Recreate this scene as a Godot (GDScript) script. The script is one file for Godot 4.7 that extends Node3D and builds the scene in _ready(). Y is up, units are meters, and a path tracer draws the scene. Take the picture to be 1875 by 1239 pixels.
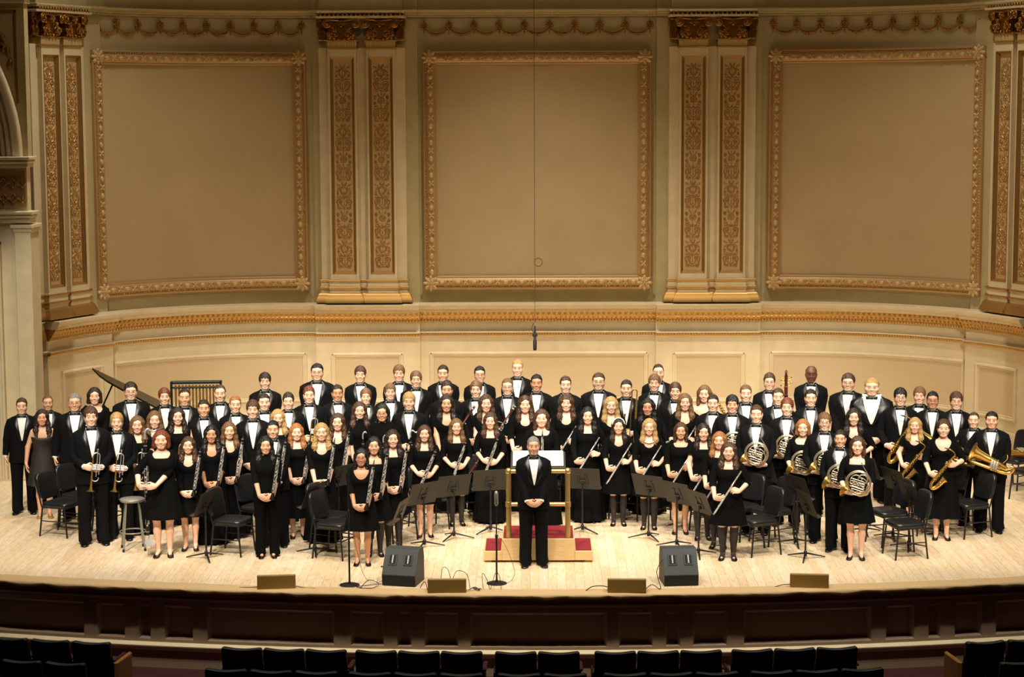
extends Node3D
# A concert band standing on the stage of a gilded concert hall, seen from the balcony.

class MB:
	# collects vertices, normals and colours of one mesh
	var v := PackedVector3Array()
	var n := PackedVector3Array()
	var c := PackedColorArray()
	var t := PackedVector2Array()
	var i := PackedInt32Array()
	var col := Color.WHITE
	func tri(a: Vector3, b: Vector3, d: Vector3) -> void:
		var nn := (b - a).cross(d - a).normalized()
		var k := v.size()
		for p: Vector3 in [a, b, d]:
			v.append(p); n.append(nn); c.append(col); t.append(Vector2.ZERO)
		i.append(k); i.append(k + 2); i.append(k + 1)
	func quad(a: Vector3, b: Vector3, d: Vector3, e: Vector3) -> void:
		# counter-clockwise seen from outside
		var nn := (d - a).cross(e - b).normalized()
		var k := v.size()
		v.append(a); v.append(b); v.append(d); v.append(e)
		for q in 4:
			n.append(nn); c.append(col)
		t.append(Vector2(0, 0)); t.append(Vector2(1, 0)); t.append(Vector2(1, 1)); t.append(Vector2(0, 1))
		i.append(k); i.append(k + 2); i.append(k + 1); i.append(k); i.append(k + 3); i.append(k + 2)
	func box(o: Vector3, s: Vector3, b := 0.0, xf := Transform3D.IDENTITY) -> void:
		# o is the centre, s the size, b the chamfer
		var h := s / 2.0
		b = minf(b, minf(h.x, minf(h.y, h.z)) * 0.9)
		var P := func(x: float, y: float, z: float) -> Vector3: return xf * (o + Vector3(x, y, z))
		var X := h.x - b
		var Y := h.y - b
		var Z := h.z - b
		quad(P.call(-X, -Y, h.z), P.call(X, -Y, h.z), P.call(X, Y, h.z), P.call(-X, Y, h.z))
		quad(P.call(X, -Y, -h.z), P.call(-X, -Y, -h.z), P.call(-X, Y, -h.z), P.call(X, Y, -h.z))
		quad(P.call(h.x, -Y, Z), P.call(h.x, -Y, -Z), P.call(h.x, Y, -Z), P.call(h.x, Y, Z))
		quad(P.call(-h.x, -Y, -Z), P.call(-h.x, -Y, Z), P.call(-h.x, Y, Z), P.call(-h.x, Y, -Z))
		quad(P.call(-X, h.y, Z), P.call(X, h.y, Z), P.call(X, h.y, -Z), P.call(-X, h.y, -Z))
		quad(P.call(-X, -h.y, -Z), P.call(X, -h.y, -Z), P.call(X, -h.y, Z), P.call(-X, -h.y, Z))
		if b <= 0.0:
			return
		for sx: int in [-1, 1]:
			for sy: int in [-1, 1]:
				_fq([P.call(sx * h.x, sy * Y, Z), P.call(sx * h.x, sy * Y, -Z), P.call(sx * X, sy * h.y, -Z), P.call(sx * X, sy * h.y, Z)], xf.basis * Vector3(sx, sy, 0))
			for sz: int in [-1, 1]:
				_fq([P.call(sx * h.x, -Y, sz * Z), P.call(sx * h.x, Y, sz * Z), P.call(sx * X, Y, sz * h.z), P.call(sx * X, -Y, sz * h.z)], xf.basis * Vector3(sx, 0, sz))
		for sy: int in [-1, 1]:
			for sz: int in [-1, 1]:
				_fq([P.call(-X, sy * h.y, sz * Z), P.call(X, sy * h.y, sz * Z), P.call(X, sy * Y, sz * h.z), P.call(-X, sy * Y, sz * h.z)], xf.basis * Vector3(0, sy, sz))
		for sx: int in [-1, 1]:
			for sy: int in [-1, 1]:
				for sz: int in [-1, 1]:
					var a: Vector3 = P.call(sx * h.x, sy * Y, sz * Z)
					var d: Vector3 = P.call(sx * X, sy * h.y, sz * Z)
					var e: Vector3 = P.call(sx * X, sy * Y, sz * h.z)
					if (d - a).cross(e - a).dot(xf.basis * Vector3(sx, sy, sz)) > 0: tri(a, d, e)
					else: tri(a, e, d)
	func _fq(p: Array, out: Vector3) -> void:
		if (p[2] - p[0]).cross(p[3] - p[1]).dot(out) > 0: quad(p[0], p[1], p[2], p[3])
		else: quad(p[3], p[2], p[1], p[0])
	func sweep(pr: PackedVector2Array, fr: Array, closed_path := false, crease := 0.6, nfix = null) -> void:
		# the profile's outside lies to the right of its run; frames take (x, y, 0)
		var m := pr.size()
		var nn := PackedVector2Array()
		for k in m - 1:
			var d := pr[k + 1] - pr[k]
			nn.append(Vector2(d.y, -d.x).normalized())
		var cnt := fr.size()
		for k in m - 1:
			var na := nn[k]
			var nb := nn[k]
			if k > 0 and nn[k - 1].dot(nn[k]) > crease: na = (nn[k - 1] + nn[k]).normalized()
			if k < m - 2 and nn[k + 1].dot(nn[k]) > crease: nb = (nn[k + 1] + nn[k]).normalized()
			var base := v.size()
			for j in cnt:
				var f: Transform3D = fr[j]
				var fb: Basis = f.basis if nfix == null else nfix
				v.append(f * Vector3(pr[k].x, pr[k].y, 0)); n.append((fb * Vector3(na.x, na.y, 0)).normalized())
				v.append(f * Vector3(pr[k + 1].x, pr[k + 1].y, 0)); n.append((fb * Vector3(nb.x, nb.y, 0)).normalized())
				c.append(col); c.append(col); t.append(Vector2(j, k)); t.append(Vector2(j, k + 1))
			for j in (cnt if closed_path else cnt - 1):
				var a := base + 2 * j
				var b := base + 2 * ((j + 1) % cnt)
				var g := (v[a + 1] - v[a]).cross(v[b + 1] - v[a]) + (v[b + 1] - v[a]).cross(v[b] - v[a])
				if g.dot(n[a] + n[b + 1]) > 0:
					i.append(a); i.append(b + 1); i.append(a + 1); i.append(a); i.append(b); i.append(b + 1)
				else:
					i.append(a); i.append(a + 1); i.append(b + 1); i.append(a); i.append(b + 1); i.append(b)
	func cap(pr: PackedVector2Array, f: Transform3D, out: Vector3) -> void:
		var ids := Geometry2D.triangulate_polygon(pr)
		for k in range(0, ids.size(), 3):
			var a := f * Vector3(pr[ids[k]].x, pr[ids[k]].y, 0)
			var b := f * Vector3(pr[ids[k + 1]].x, pr[ids[k + 1]].y, 0)
			var d := f * Vector3(pr[ids[k + 2]].x, pr[ids[k + 2]].y, 0)
			if (b - a).cross(d - a).dot(out) > 0: tri(a, b, d)
			else: tri(a, d, b)
	func lathe(pr: PackedVector2Array, seg: int, xf := Transform3D.IDENTITY, crease := 0.6) -> void:
		var fr := []
		for k in seg:
			fr.append(xf * Transform3D(Basis(Vector3.UP, TAU * k / seg), Vector3.ZERO))
		sweep(pr, fr, true, crease)
	func tube(path: PackedVector3Array, rad, seg := 8, caps := true, closed := false, flat := Vector3.ONE) -> void:
		# rad is a number or one radius for each point
		var m := path.size()
		var up := Vector3.UP
		var base := v.size()
		var prev := Vector3.ZERO
		for k in m:
			var d: Vector3
			if closed: d = path[(k + 1) % m] - path[(k + m - 1) % m]
			else: d = path[mini(k + 1, m - 1)] - path[maxi(k - 1, 0)]
			d = d.normalized()
			if k == 0:
				up = Vector3.UP if absf(d.y) < 0.9 else Vector3.RIGHT
			else:
				up = up.rotated(prev.cross(d).normalized(), prev.angle_to(d)) if prev.cross(d).length() > 1e-5 else up
			prev = d
			var s := d.cross(up).normalized()
			up = s.cross(d).normalized()
			var r: float = rad if (rad is float or rad is int) else rad[k]
			for q in seg:
				var a := TAU * q / seg
				var o := (s * cos(a) + up * sin(a))
				v.append(path[k] + o * r * flat); n.append(o); c.append(col); t.append(Vector2(float(q) / seg, k))
		for k in (m if closed else m - 1):
			for q in seg:
				var a := base + k * seg + q
				var b := base + k * seg + (q + 1) % seg
				var e := base + ((k + 1) % m) * seg + q
				var g := base + ((k + 1) % m) * seg + (q + 1) % seg
				i.append(a); i.append(g); i.append(e); i.append(a); i.append(b); i.append(g)
		if caps and not closed:
			for w in 2:
				var k := 0 if w == 0 else m - 1
				var nn := (path[0] - path[1]).normalized() if w == 0 else (path[m - 1] - path[m - 2]).normalized()
				var st := v.size()
				v.append(path[k]); n.append(nn); c.append(col); t.append(Vector2.ZERO)
				for q in seg:
					v.append(v[base + k * seg + q]); n.append(nn); c.append(col); t.append(Vector2.ZERO)
				for q in seg:
					if w == 1: i.append_array(PackedInt32Array([st, st + 1 + q, st + 1 + (q + 1) % seg]))
					else: i.append_array(PackedInt32Array([st, st + 1 + (q + 1) % seg, st + 1 + q]))
	func ball(o: Vector3, r: Vector3, seg := 8, rows := 5, bs := Basis.IDENTITY) -> void:
		var base := v.size()
		for y in rows + 1:
			var p := PI * y / rows
			for q in seg:
				var a := TAU * q / seg
				var d := Vector3(sin(p) * cos(a), cos(p), sin(p) * sin(a))
				v.append(o + bs * (d * r)); n.append((bs * (d / r)).normalized()); c.append(col); t.append(Vector2.ZERO)
		for y in rows:
			for q in seg:
				var a := base + y * seg + q
				var b := base + y * seg + (q + 1) % seg
				i.append_array(PackedInt32Array([a, b + seg, b, a, a + seg, b + seg]))
	func loft(rings: Array, flip := false, close := true) -> void:
		# rings of equal length, closed round; smooth normals
		var m: int = rings.size()
		var s: int = rings[0].size()
		var base := v.size()
		for k in m:
			for q in s:
				var du: Vector3 = (rings[k][(q + 1) % s] - rings[k][(q + s - 1) % s]) if close else (rings[k][mini(q + 1, s - 1)] - rings[k][maxi(q - 1, 0)])
				var dv: Vector3 = rings[mini(k + 1, m - 1)][q] - rings[maxi(k - 1, 0)][q]
				var nn := dv.cross(du).normalized()
				if flip: nn = -nn
				v.append(rings[k][q]); n.append(nn); c.append(col); t.append(Vector2(float(q) / s, float(k) / m))
		for k in m - 1:
			for q in (s if close else s - 1):
				var a := base + k * s + q
				var b := base + k * s + (q + 1) % s
				if not flip: i.append_array(PackedInt32Array([a, b, b + s, a, b + s, a + s]))
				else: i.append_array(PackedInt32Array([a, b + s, b, a, a + s, b + s]))
	func add(o: MB, xf := Transform3D.IDENTITY) -> void:
		var k := v.size()
		v.append_array(xf * o.v)
		var nb := xf.basis.inverse().transposed()
		for q in o.n: n.append((nb * q).normalized())
		c.append_array(o.c); t.append_array(o.t)
		for q in o.i: i.append(q + k)
	func mesh() -> ArrayMesh:
		var a := []
		a.resize(Mesh.ARRAY_MAX)
		a[Mesh.ARRAY_VERTEX] = v; a[Mesh.ARRAY_NORMAL] = n; a[Mesh.ARRAY_COLOR] = c; a[Mesh.ARRAY_TEX_UV] = t; a[Mesh.ARRAY_INDEX] = i
		var am := ArrayMesh.new()
		am.add_surface_from_arrays(Mesh.PRIMITIVE_TRIANGLES, a)
		return am

var M := {}
var names := {}
var rng := RandomNumberGenerator.new()

func numbered(s: String) -> String:
	var k: int = names.get(s, 0)
	names[s] = k + 1
	return s if k == 0 else "%s_%03d" % [s, k]

func tag(o: Node, label: String, category: String, group := "") -> Node:
	if label: o.set_meta("label", label)
	if category: o.set_meta("category", category)
	if group: o.set_meta("group", group)
	return o

func thing(called: String, label: String, category: String, at := Vector3.ZERO, turn := 0.0, group := "") -> Node3D:
	var o := Node3D.new()
	o.name = numbered(called)
	add_child(o)
	o.position = at
	o.rotation.y = turn
	tag(o, label, category, group)
	return o

func part(parent: Node, called: String, m, material: Material, xf := Transform3D.IDENTITY) -> MeshInstance3D:
	var o := MeshInstance3D.new()
	o.name = called if parent != self else numbered(called)
	o.mesh = m.mesh() if m is MB else m
	o.material_override = material
	o.transform = xf
	parent.add_child(o, true)
	return o

func struct_node(called: String, label := "") -> Node3D:
	var o := Node3D.new()
	o.name = called
	add_child(o)
	o.set_meta("kind", "structure")
	if label: o.set_meta("label", label)
	return o

func mat(key: String, col: Color, rough := 0.6, metal := 0.0) -> StandardMaterial3D:
	var m := StandardMaterial3D.new()
	m.resource_name = key
	m.albedo_color = col
	m.roughness = rough
	m.metallic = metal
	M[key] = m
	return m

func rgb8(r: int, g: int, b: int) -> Color:
	return Color8(r, g, b)

func noise_tex(freq: float, ramp: Array, size := 512, seed_ := 1, octaves := 4, normal := false, strength := 2.0, type := FastNoiseLite.TYPE_SIMPLEX_SMOOTH) -> NoiseTexture2D:
	var t := NoiseTexture2D.new()
	var f := FastNoiseLite.new()
	f.seed = seed_
	f.frequency = freq
	f.noise_type = type
	f.fractal_octaves = octaves
	t.width = size; t.height = size
	t.seamless = true
	t.noise = f
	if normal:
		t.as_normal_map = true
		t.bump_strength = strength
	elif ramp:
		var g := Gradient.new()
		g.offsets = PackedFloat32Array(ramp.map(func(x): return x[0]))
		g.colors = PackedColorArray(ramp.map(func(x): return x[1]))
		t.color_ramp = g
	return t

func tri_tex(m: StandardMaterial3D, tex: Texture2D, scale: Vector3, world := true) -> void:
	m.albedo_texture = tex
	m.uv1_triplanar = true
	m.uv1_world_triplanar = world
	m.uv1_scale = scale

func curve_pts(pts: Array, per := 6) -> PackedVector3Array:
	# a smooth run through the points
	var out := PackedVector3Array()
	var m := pts.size()
	for k in m - 1:
		var p0: Vector3 = pts[maxi(k - 1, 0)]
		var p1: Vector3 = pts[k]
		var p2: Vector3 = pts[k + 1]
		var p3: Vector3 = pts[mini(k + 2, m - 1)]
		for j in per:
			out.append(p1.cubic_interpolate(p2, p0, p3, float(j) / per))
	out.append(pts[m - 1])
	return out

func v2(a: Array) -> PackedVector2Array:
	var o := PackedVector2Array()
	for k in range(0, a.size(), 2): o.append(Vector2(a[k], a[k + 1]))
	return o

# ---------------------------------------------------------------- the hall
const WALL_FLAT := 4.5     # half width of the flat middle of the back wall
const WALL_R := 4.2        # radius of its curved ends
const WALL_Z := -10.85
const EDGE_R := 29.0       # the stage's bowed front edge
const EDGE_Z := 2.02
const FLOOR_LOW := -1.06   # floor of the auditorium
const CEIL := 13.6

func wall_frame(u: float, off := 0.0, y := 0.0) -> Transform3D:
	# x = out of the wall, y = up, z = along the wall; u is the run along the wall from its middle
	var s := signf(u) if u != 0.0 else 1.0
	var a := absf(u)
	var p: Vector3
	var nn := Vector3(0, 0, 1)
	if a <= WALL_FLAT:
		p = Vector3(s * a, y, WALL_Z)
	else:
		var f := (a - WALL_FLAT) / WALL_R
		p = Vector3(s * (WALL_FLAT + WALL_R * sin(f)), y, WALL_Z + WALL_R * (1 - cos(f)))
		nn = Vector3(-s * sin(f), 0, cos(f))
	return Transform3D(Basis(nn, Vector3.UP, nn.cross(Vector3.UP)), p + nn * off)

func wall_frames(u0: float, u1: float, off := 0.0) -> Array:
	var k := maxi(1, int(ceil(absf(u1 - u0) / 0.12))) if maxf(absf(u0), absf(u1)) > WALL_FLAT else 1
	var fr := []
	for j in k + 1: fr.append(wall_frame(lerpf(u0, u1, float(j) / k), off))
	return fr

func wall_run(mb: MB, pr: Array, u0: float, u1: float, off := 0.0, ends := true) -> void:
	var p := v2(pr)
	mb.sweep(p, wall_frames(u0, u1, off))
	if ends:
		var q := p.duplicate()
		q.append(Vector2(-0.3, p[p.size() - 1].y)); q.append(Vector2(-0.3, p[0].y))
		for w in 2:
			var f := wall_frame(u0 if w == 0 else u1, off)
			mb.cap(q, f, f.basis.z * signf(u0 - u1) * (-1.0 if w == 0 else 1.0))

func edge_frame(x: float, y := 0.0) -> Transform3D:
	# along the stage's front edge: x = out towards the seats
	var a := asin(x / EDGE_R)
	var nn := Vector3(sin(a), 0, cos(a))
	return Transform3D(Basis(nn, Vector3.UP, nn.cross(Vector3.UP)), Vector3(x, y, EDGE_Z - EDGE_R + EDGE_R * cos(a)))

func edge_z(x: float) -> float:
	return EDGE_Z - EDGE_R + sqrt(EDGE_R * EDGE_R - x * x)

func set_camera() -> void:
	var cam := Camera3D.new()
	cam.name = "camera"
	add_child(cam)
	cam.position = Vector3(0, 5.85, 25.35)
	cam.rotation = Vector3(deg_to_rad(-6.636), deg_to_rad(0.760), deg_to_rad(-0.25))
	cam.fov = 19.635
	cam.far = 120.0
	cam.current = true
	var we := WorldEnvironment.new()
	we.name = "surroundings"
	var e := Environment.new()
	e.background_mode = Environment.BG_COLOR
	e.background_color = Color(0.0, 0.0, 0.0)
	e.tonemap_mode = Environment.TONE_MAPPER_LINEAR
	e.tonemap_exposure = 1.0
	e.sdfgi_enabled = true
	e.ssao_enabled = true
	e.ssil_enabled = true
	we.environment = e
	add_child(we)

func stage_lamp(at: Vector3, to: Vector3, angle: float, energy: float, col: Color, which: String, blend := 1.0) -> void:
	# a round can light hung under the ceiling: housing, glowing lens and its beam
	var t := thing("stage_light", "black can spotlight high under the ceiling, %s" % which, "light", at, 0.0, "can spotlights above the stage")
	t.look_at_from_position(at, to, Vector3.UP if absf((to - at).normalized().y) < 0.98 else Vector3.FORWARD)
	var toz := Transform3D(Basis(Vector3.RIGHT, -PI / 2), Vector3.ZERO)
	var can := MB.new()
	can.lathe(v2([0.0, -0.34, 0.1, -0.34, 0.14, -0.28, 0.15, 0.06, 0.17, 0.07, 0.17, 0.1, 0.145, 0.1, 0.13, -0.02, 0.0, -0.02]), 20, toz)
	part(t, "housing", can, M.black_metal)
	var lens := MB.new()
	lens.lathe(v2([0.128, 0.0, 0.1, 0.02, 0.0, 0.03]), 20, toz)
	part(t, "lens", lens, M.lens)
	var l := SpotLight3D.new()
	l.name = "beam"
	t.add_child(l)
	l.position = Vector3(0, 0, -0.13)
	l.spot_angle = angle
	l.spot_angle_attenuation = blend
	l.spot_attenuation = 2.0
	l.spot_range = 45.0
	l.light_energy = energy
	l.light_color = col
	l.light_size = 0.22
	l.shadow_enabled = true

func set_lights() -> void:
	mat("black_metal", rgb8(22, 22, 23), 0.45)
	var ln := mat("lens", rgb8(250, 240, 220), 0.3)
	ln.emission_enabled = true
	ln.emission = Color(1.0, 0.85, 0.62)
	ln.emission_energy_multiplier = 4.0
	var nth := ["first", "second", "third", "fourth", "fifth"]
	var warm := Color(1.0, 0.965, 0.895)
	var amber := Color(1.0, 0.82, 0.58)
	# a row over the front of the seats tipped towards the stage, two rows straight above it, and dim amber lamps
	for x: float in [-6.0, -2.0, 2.0, 6.0]:
		stage_lamp(Vector3(x, 13.1, 5.6), Vector3(x * 0.75, 0, -1.4), 31.0, 98.0, warm, "%s of the row above the seats" % nth[int(x / 4.0 + 1.5)])
	for x: float in [-5.0, 0.0, 5.0]:
		stage_lamp(Vector3(x, 13.1, -1.5), Vector3(x, 0, -1.7), 38.0, 34.0, warm, "%s of the row above the conductor" % nth[int(x / 5.0 + 1.0)])
		stage_lamp(Vector3(x * 1.1, 13.1, -6.0), Vector3(x * 1.2, 0, -7.0), 35.0, 150.0 if x == 0.0 else 75.0, warm, "%s of the row by the back wall" % nth[int(x / 5.0 + 1.0)])
	# framed spotlights out in the hall, cut off at the edge of the stage
	for k in 5:
		stage_lamp(Vector3((k - 2) * 3.6, 12.3, 13.0), Vector3((k - 2) * 3.1, 1.0, -3.0 - 0.16 * (k - 2) * (k - 2)), 13.0 - 0.25 * absi(k - 2), 85.0 + 55.0 * absi(k - 2), warm, "%s of the far row in the hall" % nth[k], 0.35)
	for x: float in [-3.0, 3.0]:
		stage_lamp(Vector3(x, 13.1, 0.5), Vector3(x * 1.7, 4.0, -10.8), 60.0, 10.0, amber, "%s amber one in mid stage" % nth[int(x / 6.0 + 0.5)])

func hall_materials() -> void:
	var m := mat("cream", rgb8(222, 204, 166), 0.55)
	tri_tex(m, noise_tex(0.012, [[0.0, Color(0.93, 0.93, 0.92)], [1.0, Color(1, 1, 1)]], 512, 3), Vector3(0.4, 0.4, 0.4))
	m = mat("sage", rgb8(192, 176, 132), 0.6)
	tri_tex(m, noise_tex(0.012, [[0.0, Color(0.92, 0.92, 0.9)], [1.0, Color(1, 1, 1)]], 512, 4), Vector3(0.35, 0.35, 0.35))
	m = mat("canvas", rgb8(192, 167, 125), 0.85)
	tri_tex(m, noise_tex(0.006, [[0.0, Color(0.95, 0.95, 0.94)], [0.55, Color(0.98, 0.98, 0.975)], [1.0, Color(1, 1, 1)]], 512, 9, 5), Vector3(0.2, 0.2, 0.2))
	mat("gold", rgb8(190, 150, 86), 0.38, 0.65)
	mat("dark_gilt", rgb8(168, 120, 58), 0.3, 0.8)
	mat("frame_gilt", rgb8(182, 146, 96), 0.5, 0.25)
	mat("relief_gilt", rgb8(172, 132, 78), 0.4, 0.35)
	mat("old_gold", rgb8(170, 130, 74), 0.42, 0.6)
	mat("pale_gilt", rgb8(208, 178, 124), 0.55, 0.25)
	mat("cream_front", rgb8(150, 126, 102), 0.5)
	m = mat("carpet_red", rgb8(62, 6, 9), 0.95)
	tri_tex(m, noise_tex(0.25, [[0.0, Color(0.75, 0.75, 0.75)], [1.0, Color(1, 1, 1)]], 256, 7), Vector3(3, 3, 3))
	mat("ceiling_paint", rgb8(58, 38, 30), 0.8)
	mat("panel_tan", rgb8(200, 177, 138), 0.6)
	m = mat("edge_cloth", rgb8(196, 164, 118), 0.8)

var plank_mats := []

func build_floor() -> void:
	rng.seed = 21
	var fl := struct_node("floor", "pale maple plank stage floor")
	var sub := MB.new()
	var fr := []
	for k in 41: fr.append(edge_frame(lerpf(-10.5, 10.5, k / 40.0)))
	var pts := PackedVector2Array()
	for f: Transform3D in fr: pts.append(Vector2(f.origin.x, f.origin.z - 0.02))
	pts.append(Vector2(10.5, -11.4)); pts.append(Vector2(-10.5, -11.4))
	var ids := Geometry2D.triangulate_polygon(pts)
	for k in range(0, ids.size(), 3):
		var a := Vector3(pts[ids[k]].x, -0.012, pts[ids[k]].y)
		var b := Vector3(pts[ids[k + 1]].x, -0.012, pts[ids[k + 1]].y)
		var d := Vector3(pts[ids[k + 2]].x, -0.012, pts[ids[k + 2]].y)
		if (b - a).cross(d - a).y > 0: sub.tri(a, b, d)
		else: sub.tri(a, d, b)
	sub.quad(Vector3(-10.5, -0.3, -11.4), Vector3(10.5, -0.3, -11.4), Vector3(10.5, -0.3, 0.2), Vector3(-10.5, -0.3, 0.2))
	part(fl, "subfloor", sub, mat("subfloor", rgb8(120, 88, 52), 0.8))
	var tones := [rgb8(236, 213, 180), rgb8(233, 208, 173), rgb8(238, 217, 188), rgb8(228, 202, 165), rgb8(234, 211, 176)]
	var grain := noise_tex(0.02, [[0.0, Color(0.86, 0.83, 0.78)], [0.5, Color(0.97, 0.96, 0.95)], [1.0, Color(1, 1, 1)]], 512, 5, 5)
	for k in tones.size():
		var m := mat("plank_%d" % k, tones[k], 0.38)
		tri_tex(m, grain, Vector3(3.0, 1.0, 0.35))
		m.uv1_offset = Vector3(k * 0.37, 0, k * 0.21)
		plank_mats.append(m)
	var w := 0.113
	var list := []
	var cols := int(ceil(21.0 / w))
	for k in cols:
		var x := -10.5 + (k + 0.5) * w
		if absf(x) > 8.9: continue
		var z := edge_z(x) - 0.06
		var len := rng.randf_range(0.5, 1.9)
		while z > -10.6:
			var z2 := maxf(z - len, -10.9)
			list.append([x, z, z2, rng.randi_range(0, tones.size() - 1), rng.randf()])
			z = z2
			len = rng.randf_range(1.2, 2.4)
	# the boards in front of the players as pieces of their own, the rest joined
	var order := list.duplicate()
	order.sort_custom(func(a, b): return a[1] > b[1])
	var near := {}
	for a in order:
		if near.size() >= 300: break
		if absf(a[0]) < 7.2: near[a] = true
	var rest := []
	for k in tones.size(): rest.append(MB.new())
	var shared := {}
	for a in list:
		var l: float = a[1] - a[2]
		if near.has(a):
			var key := int(round(l * 20))
			if not shared.has(key):
				var b := MB.new()
				b.box(Vector3(0, -0.006, 0), Vector3(w - 0.0016, 0.012, key / 20.0 - 0.002), 0.0006)
				shared[key] = b.mesh()
			var o := part(fl, "plank", shared[key], plank_mats[a[3]], Transform3D(Basis.from_scale(Vector3(1, 1, l / (key / 20.0))), Vector3(a[0], 0, (a[1] + a[2]) / 2)))
		else:
			rest[a[3]].box(Vector3(a[0], -0.006, (a[1] + a[2]) / 2), Vector3(w - 0.0016, 0.012, l - 0.002))
	for k in tones.size():
		part(fl, "far_planks", rest[k], plank_mats[k]).set_meta("kind", "stuff")

func build_stage_front() -> void:
	var sf := struct_node("wall_front", "panelled cream front of the stage above the seats")
	# panels from the middle outwards: [from, to]
	var half := [[0.99, 1.41], [1.57, 1.75], [1.91, 2.33], [2.54, 4.15], [4.33, 4.70], [4.88, 5.04], [5.22, 5.58], [5.76, 7.4], [7.6, 7.97], [8.15, 8.31], [8.5, 8.9]]
	var pans := [[-0.84, 0.84]]
	for h in half:
		pans.append(h); pans.append([-h[1], -h[0]])
	pans.sort_custom(func(a, b): return a[0] < b[0])
	var set := -0.12
	var wall := MB.new()
	var run := func(mb: MB, pr: Array, x0: float, x1: float) -> void:
		var fr := []
		var k := maxi(1, int((x1 - x0) / 0.25))
		for j in k + 1: fr.append(edge_frame(lerpf(x0, x1, float(j) / k)))
		mb.sweep(v2(pr), fr)
	var tp := -0.27
	var bt := -0.70
	run.call(wall, [set - 0.3, tp, set, tp, set, -0.2, set + 0.025, -0.19, set + 0.03, -0.165, set, -0.15, set, -0.07, set + 0.1, -0.05, set + 0.1, -0.012, set - 0.1, -0.012], -10.4, 10.4)
	run.call(wall, [set + 0.03, FLOOR_LOW, set + 0.03, -0.835], -10.4, 10.4)
	run.call(wall, [set, -0.738, set, bt, set - 0.3, bt], -10.4, 10.4)
	var rail := MB.new()
	run.call(rail, [set + 0.03, -0.835, set + 0.045, -0.825, set + 0.075, -0.79, set + 0.075, -0.765, set + 0.06, -0.755, set + 0.04, -0.745, set, -0.738], -10.4, 10.4)
	part(sf, "base_rail", rail, M.cream)
	var prev := -10.4
	for p in pans + [[10.4, 10.4]]:
		run.call(wall, [set, bt, set, tp], prev, p[0])
		prev = p[1]
	part(sf, "framing", wall, M.cream_front)
	for p in pans:
		var mb := MB.new()
		var x0: float = p[0]
		var x1: float = p[1]
		# splayed moulding round a sunk field
		var ins := 0.045
		var dep := -0.075
		var k := maxi(1, int((x1 - x0) / 0.25))
		for j in k:
			var xa := lerpf(x0, x1, float(j) / k)
			var xb := lerpf(x0, x1, float(j + 1) / k)
			var ia := lerpf(x0 + ins, x1 - ins, float(j) / k)
			var ib := lerpf(x0 + ins, x1 - ins, float(j + 1) / k)
			var A := edge_frame(xa)
			var Bf := edge_frame(xb)
			var C := edge_frame(ia)
			var Df := edge_frame(ib)
			mb.quad(A * Vector3(set, bt, 0), Bf * Vector3(set, bt, 0), Df * Vector3(set + dep, bt + ins, 0), C * Vector3(set + dep, bt + ins, 0))
			mb.quad(C * Vector3(set + dep, tp - ins, 0), Df * Vector3(set + dep, tp - ins, 0), Bf * Vector3(set, tp, 0), A * Vector3(set, tp, 0))
			mb.quad(C * Vector3(set + dep, bt + ins, 0), Df * Vector3(set + dep, bt + ins, 0), Df * Vector3(set + dep, tp - ins, 0), C * Vector3(set + dep, tp - ins, 0))
		for w in 2:
			var e := edge_frame(x0 if w == 0 else x1)
			var g := edge_frame(x0 + ins if w == 0 else x1 - ins)
			var q := [e * Vector3(set, bt, 0), g * Vector3(set + dep, bt + ins, 0), g * Vector3(set + dep, tp - ins, 0), e * Vector3(set, tp, 0)]
			mb._fq(q, Vector3(1 if w == 0 else -1, 0, 0.3))
		part(sf, "panel", mb, M.cream_front)
	# the rumpled cloth laid over the lip of the stage
	rng.seed = 8
	var nz := FastNoiseLite.new()
	nz.frequency = 0.9
	nz.seed = 5
	var lip := struct_node("trim_1", "tan cloth strip folded over the front edge of the stage")
	var cl := MB.new()
	var rings := []
	for j in 241:
		var x := lerpf(-10.2, 10.2, j / 240.0)
		var e := edge_frame(x)
		var r := nz.get_noise_1d(x * 1.1) * 0.5 + 0.5 * nz.get_noise_1d(x * 4.0 + 40.0)
		var drop := 0.055 + 0.05 * maxf(r, -0.4)
		var lift := 0.006 * (1.0 + nz.get_noise_1d(x * 6.0 + 9.0))
		rings.append(PackedVector3Array([
			e * Vector3(-0.23 - 0.04 * nz.get_noise_1d(x * 2.0 - 30.0), 0.0015, 0), e * Vector3(-0.16, 0.004 + lift, 0), e * Vector3(-0.08, 0.004 + lift * 0.6, 0), e * Vector3(0.0, 0.006, 0),
			e * Vector3(0.025 + lift, -0.004, 0), e * Vector3(0.035 + lift * 2.0, -drop * 0.5, 0), e * Vector3(0.028 + lift * 3.0 * r, -drop, 0), e * Vector3(0.01, -drop * 0.9, 0)]))
	cl.loft(rings, false, false)
	part(lip, "cloth", cl, M.edge_cloth)
	var au := struct_node("floor_auditorium", "dark red carpet of the auditorium floor")
	var fm := MB.new()
	fm.box(Vector3(0, FLOOR_LOW - 0.1, 14.5), Vector3(26, 0.2, 31))
	part(au, "carpet", fm, M.carpet_red)

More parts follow.
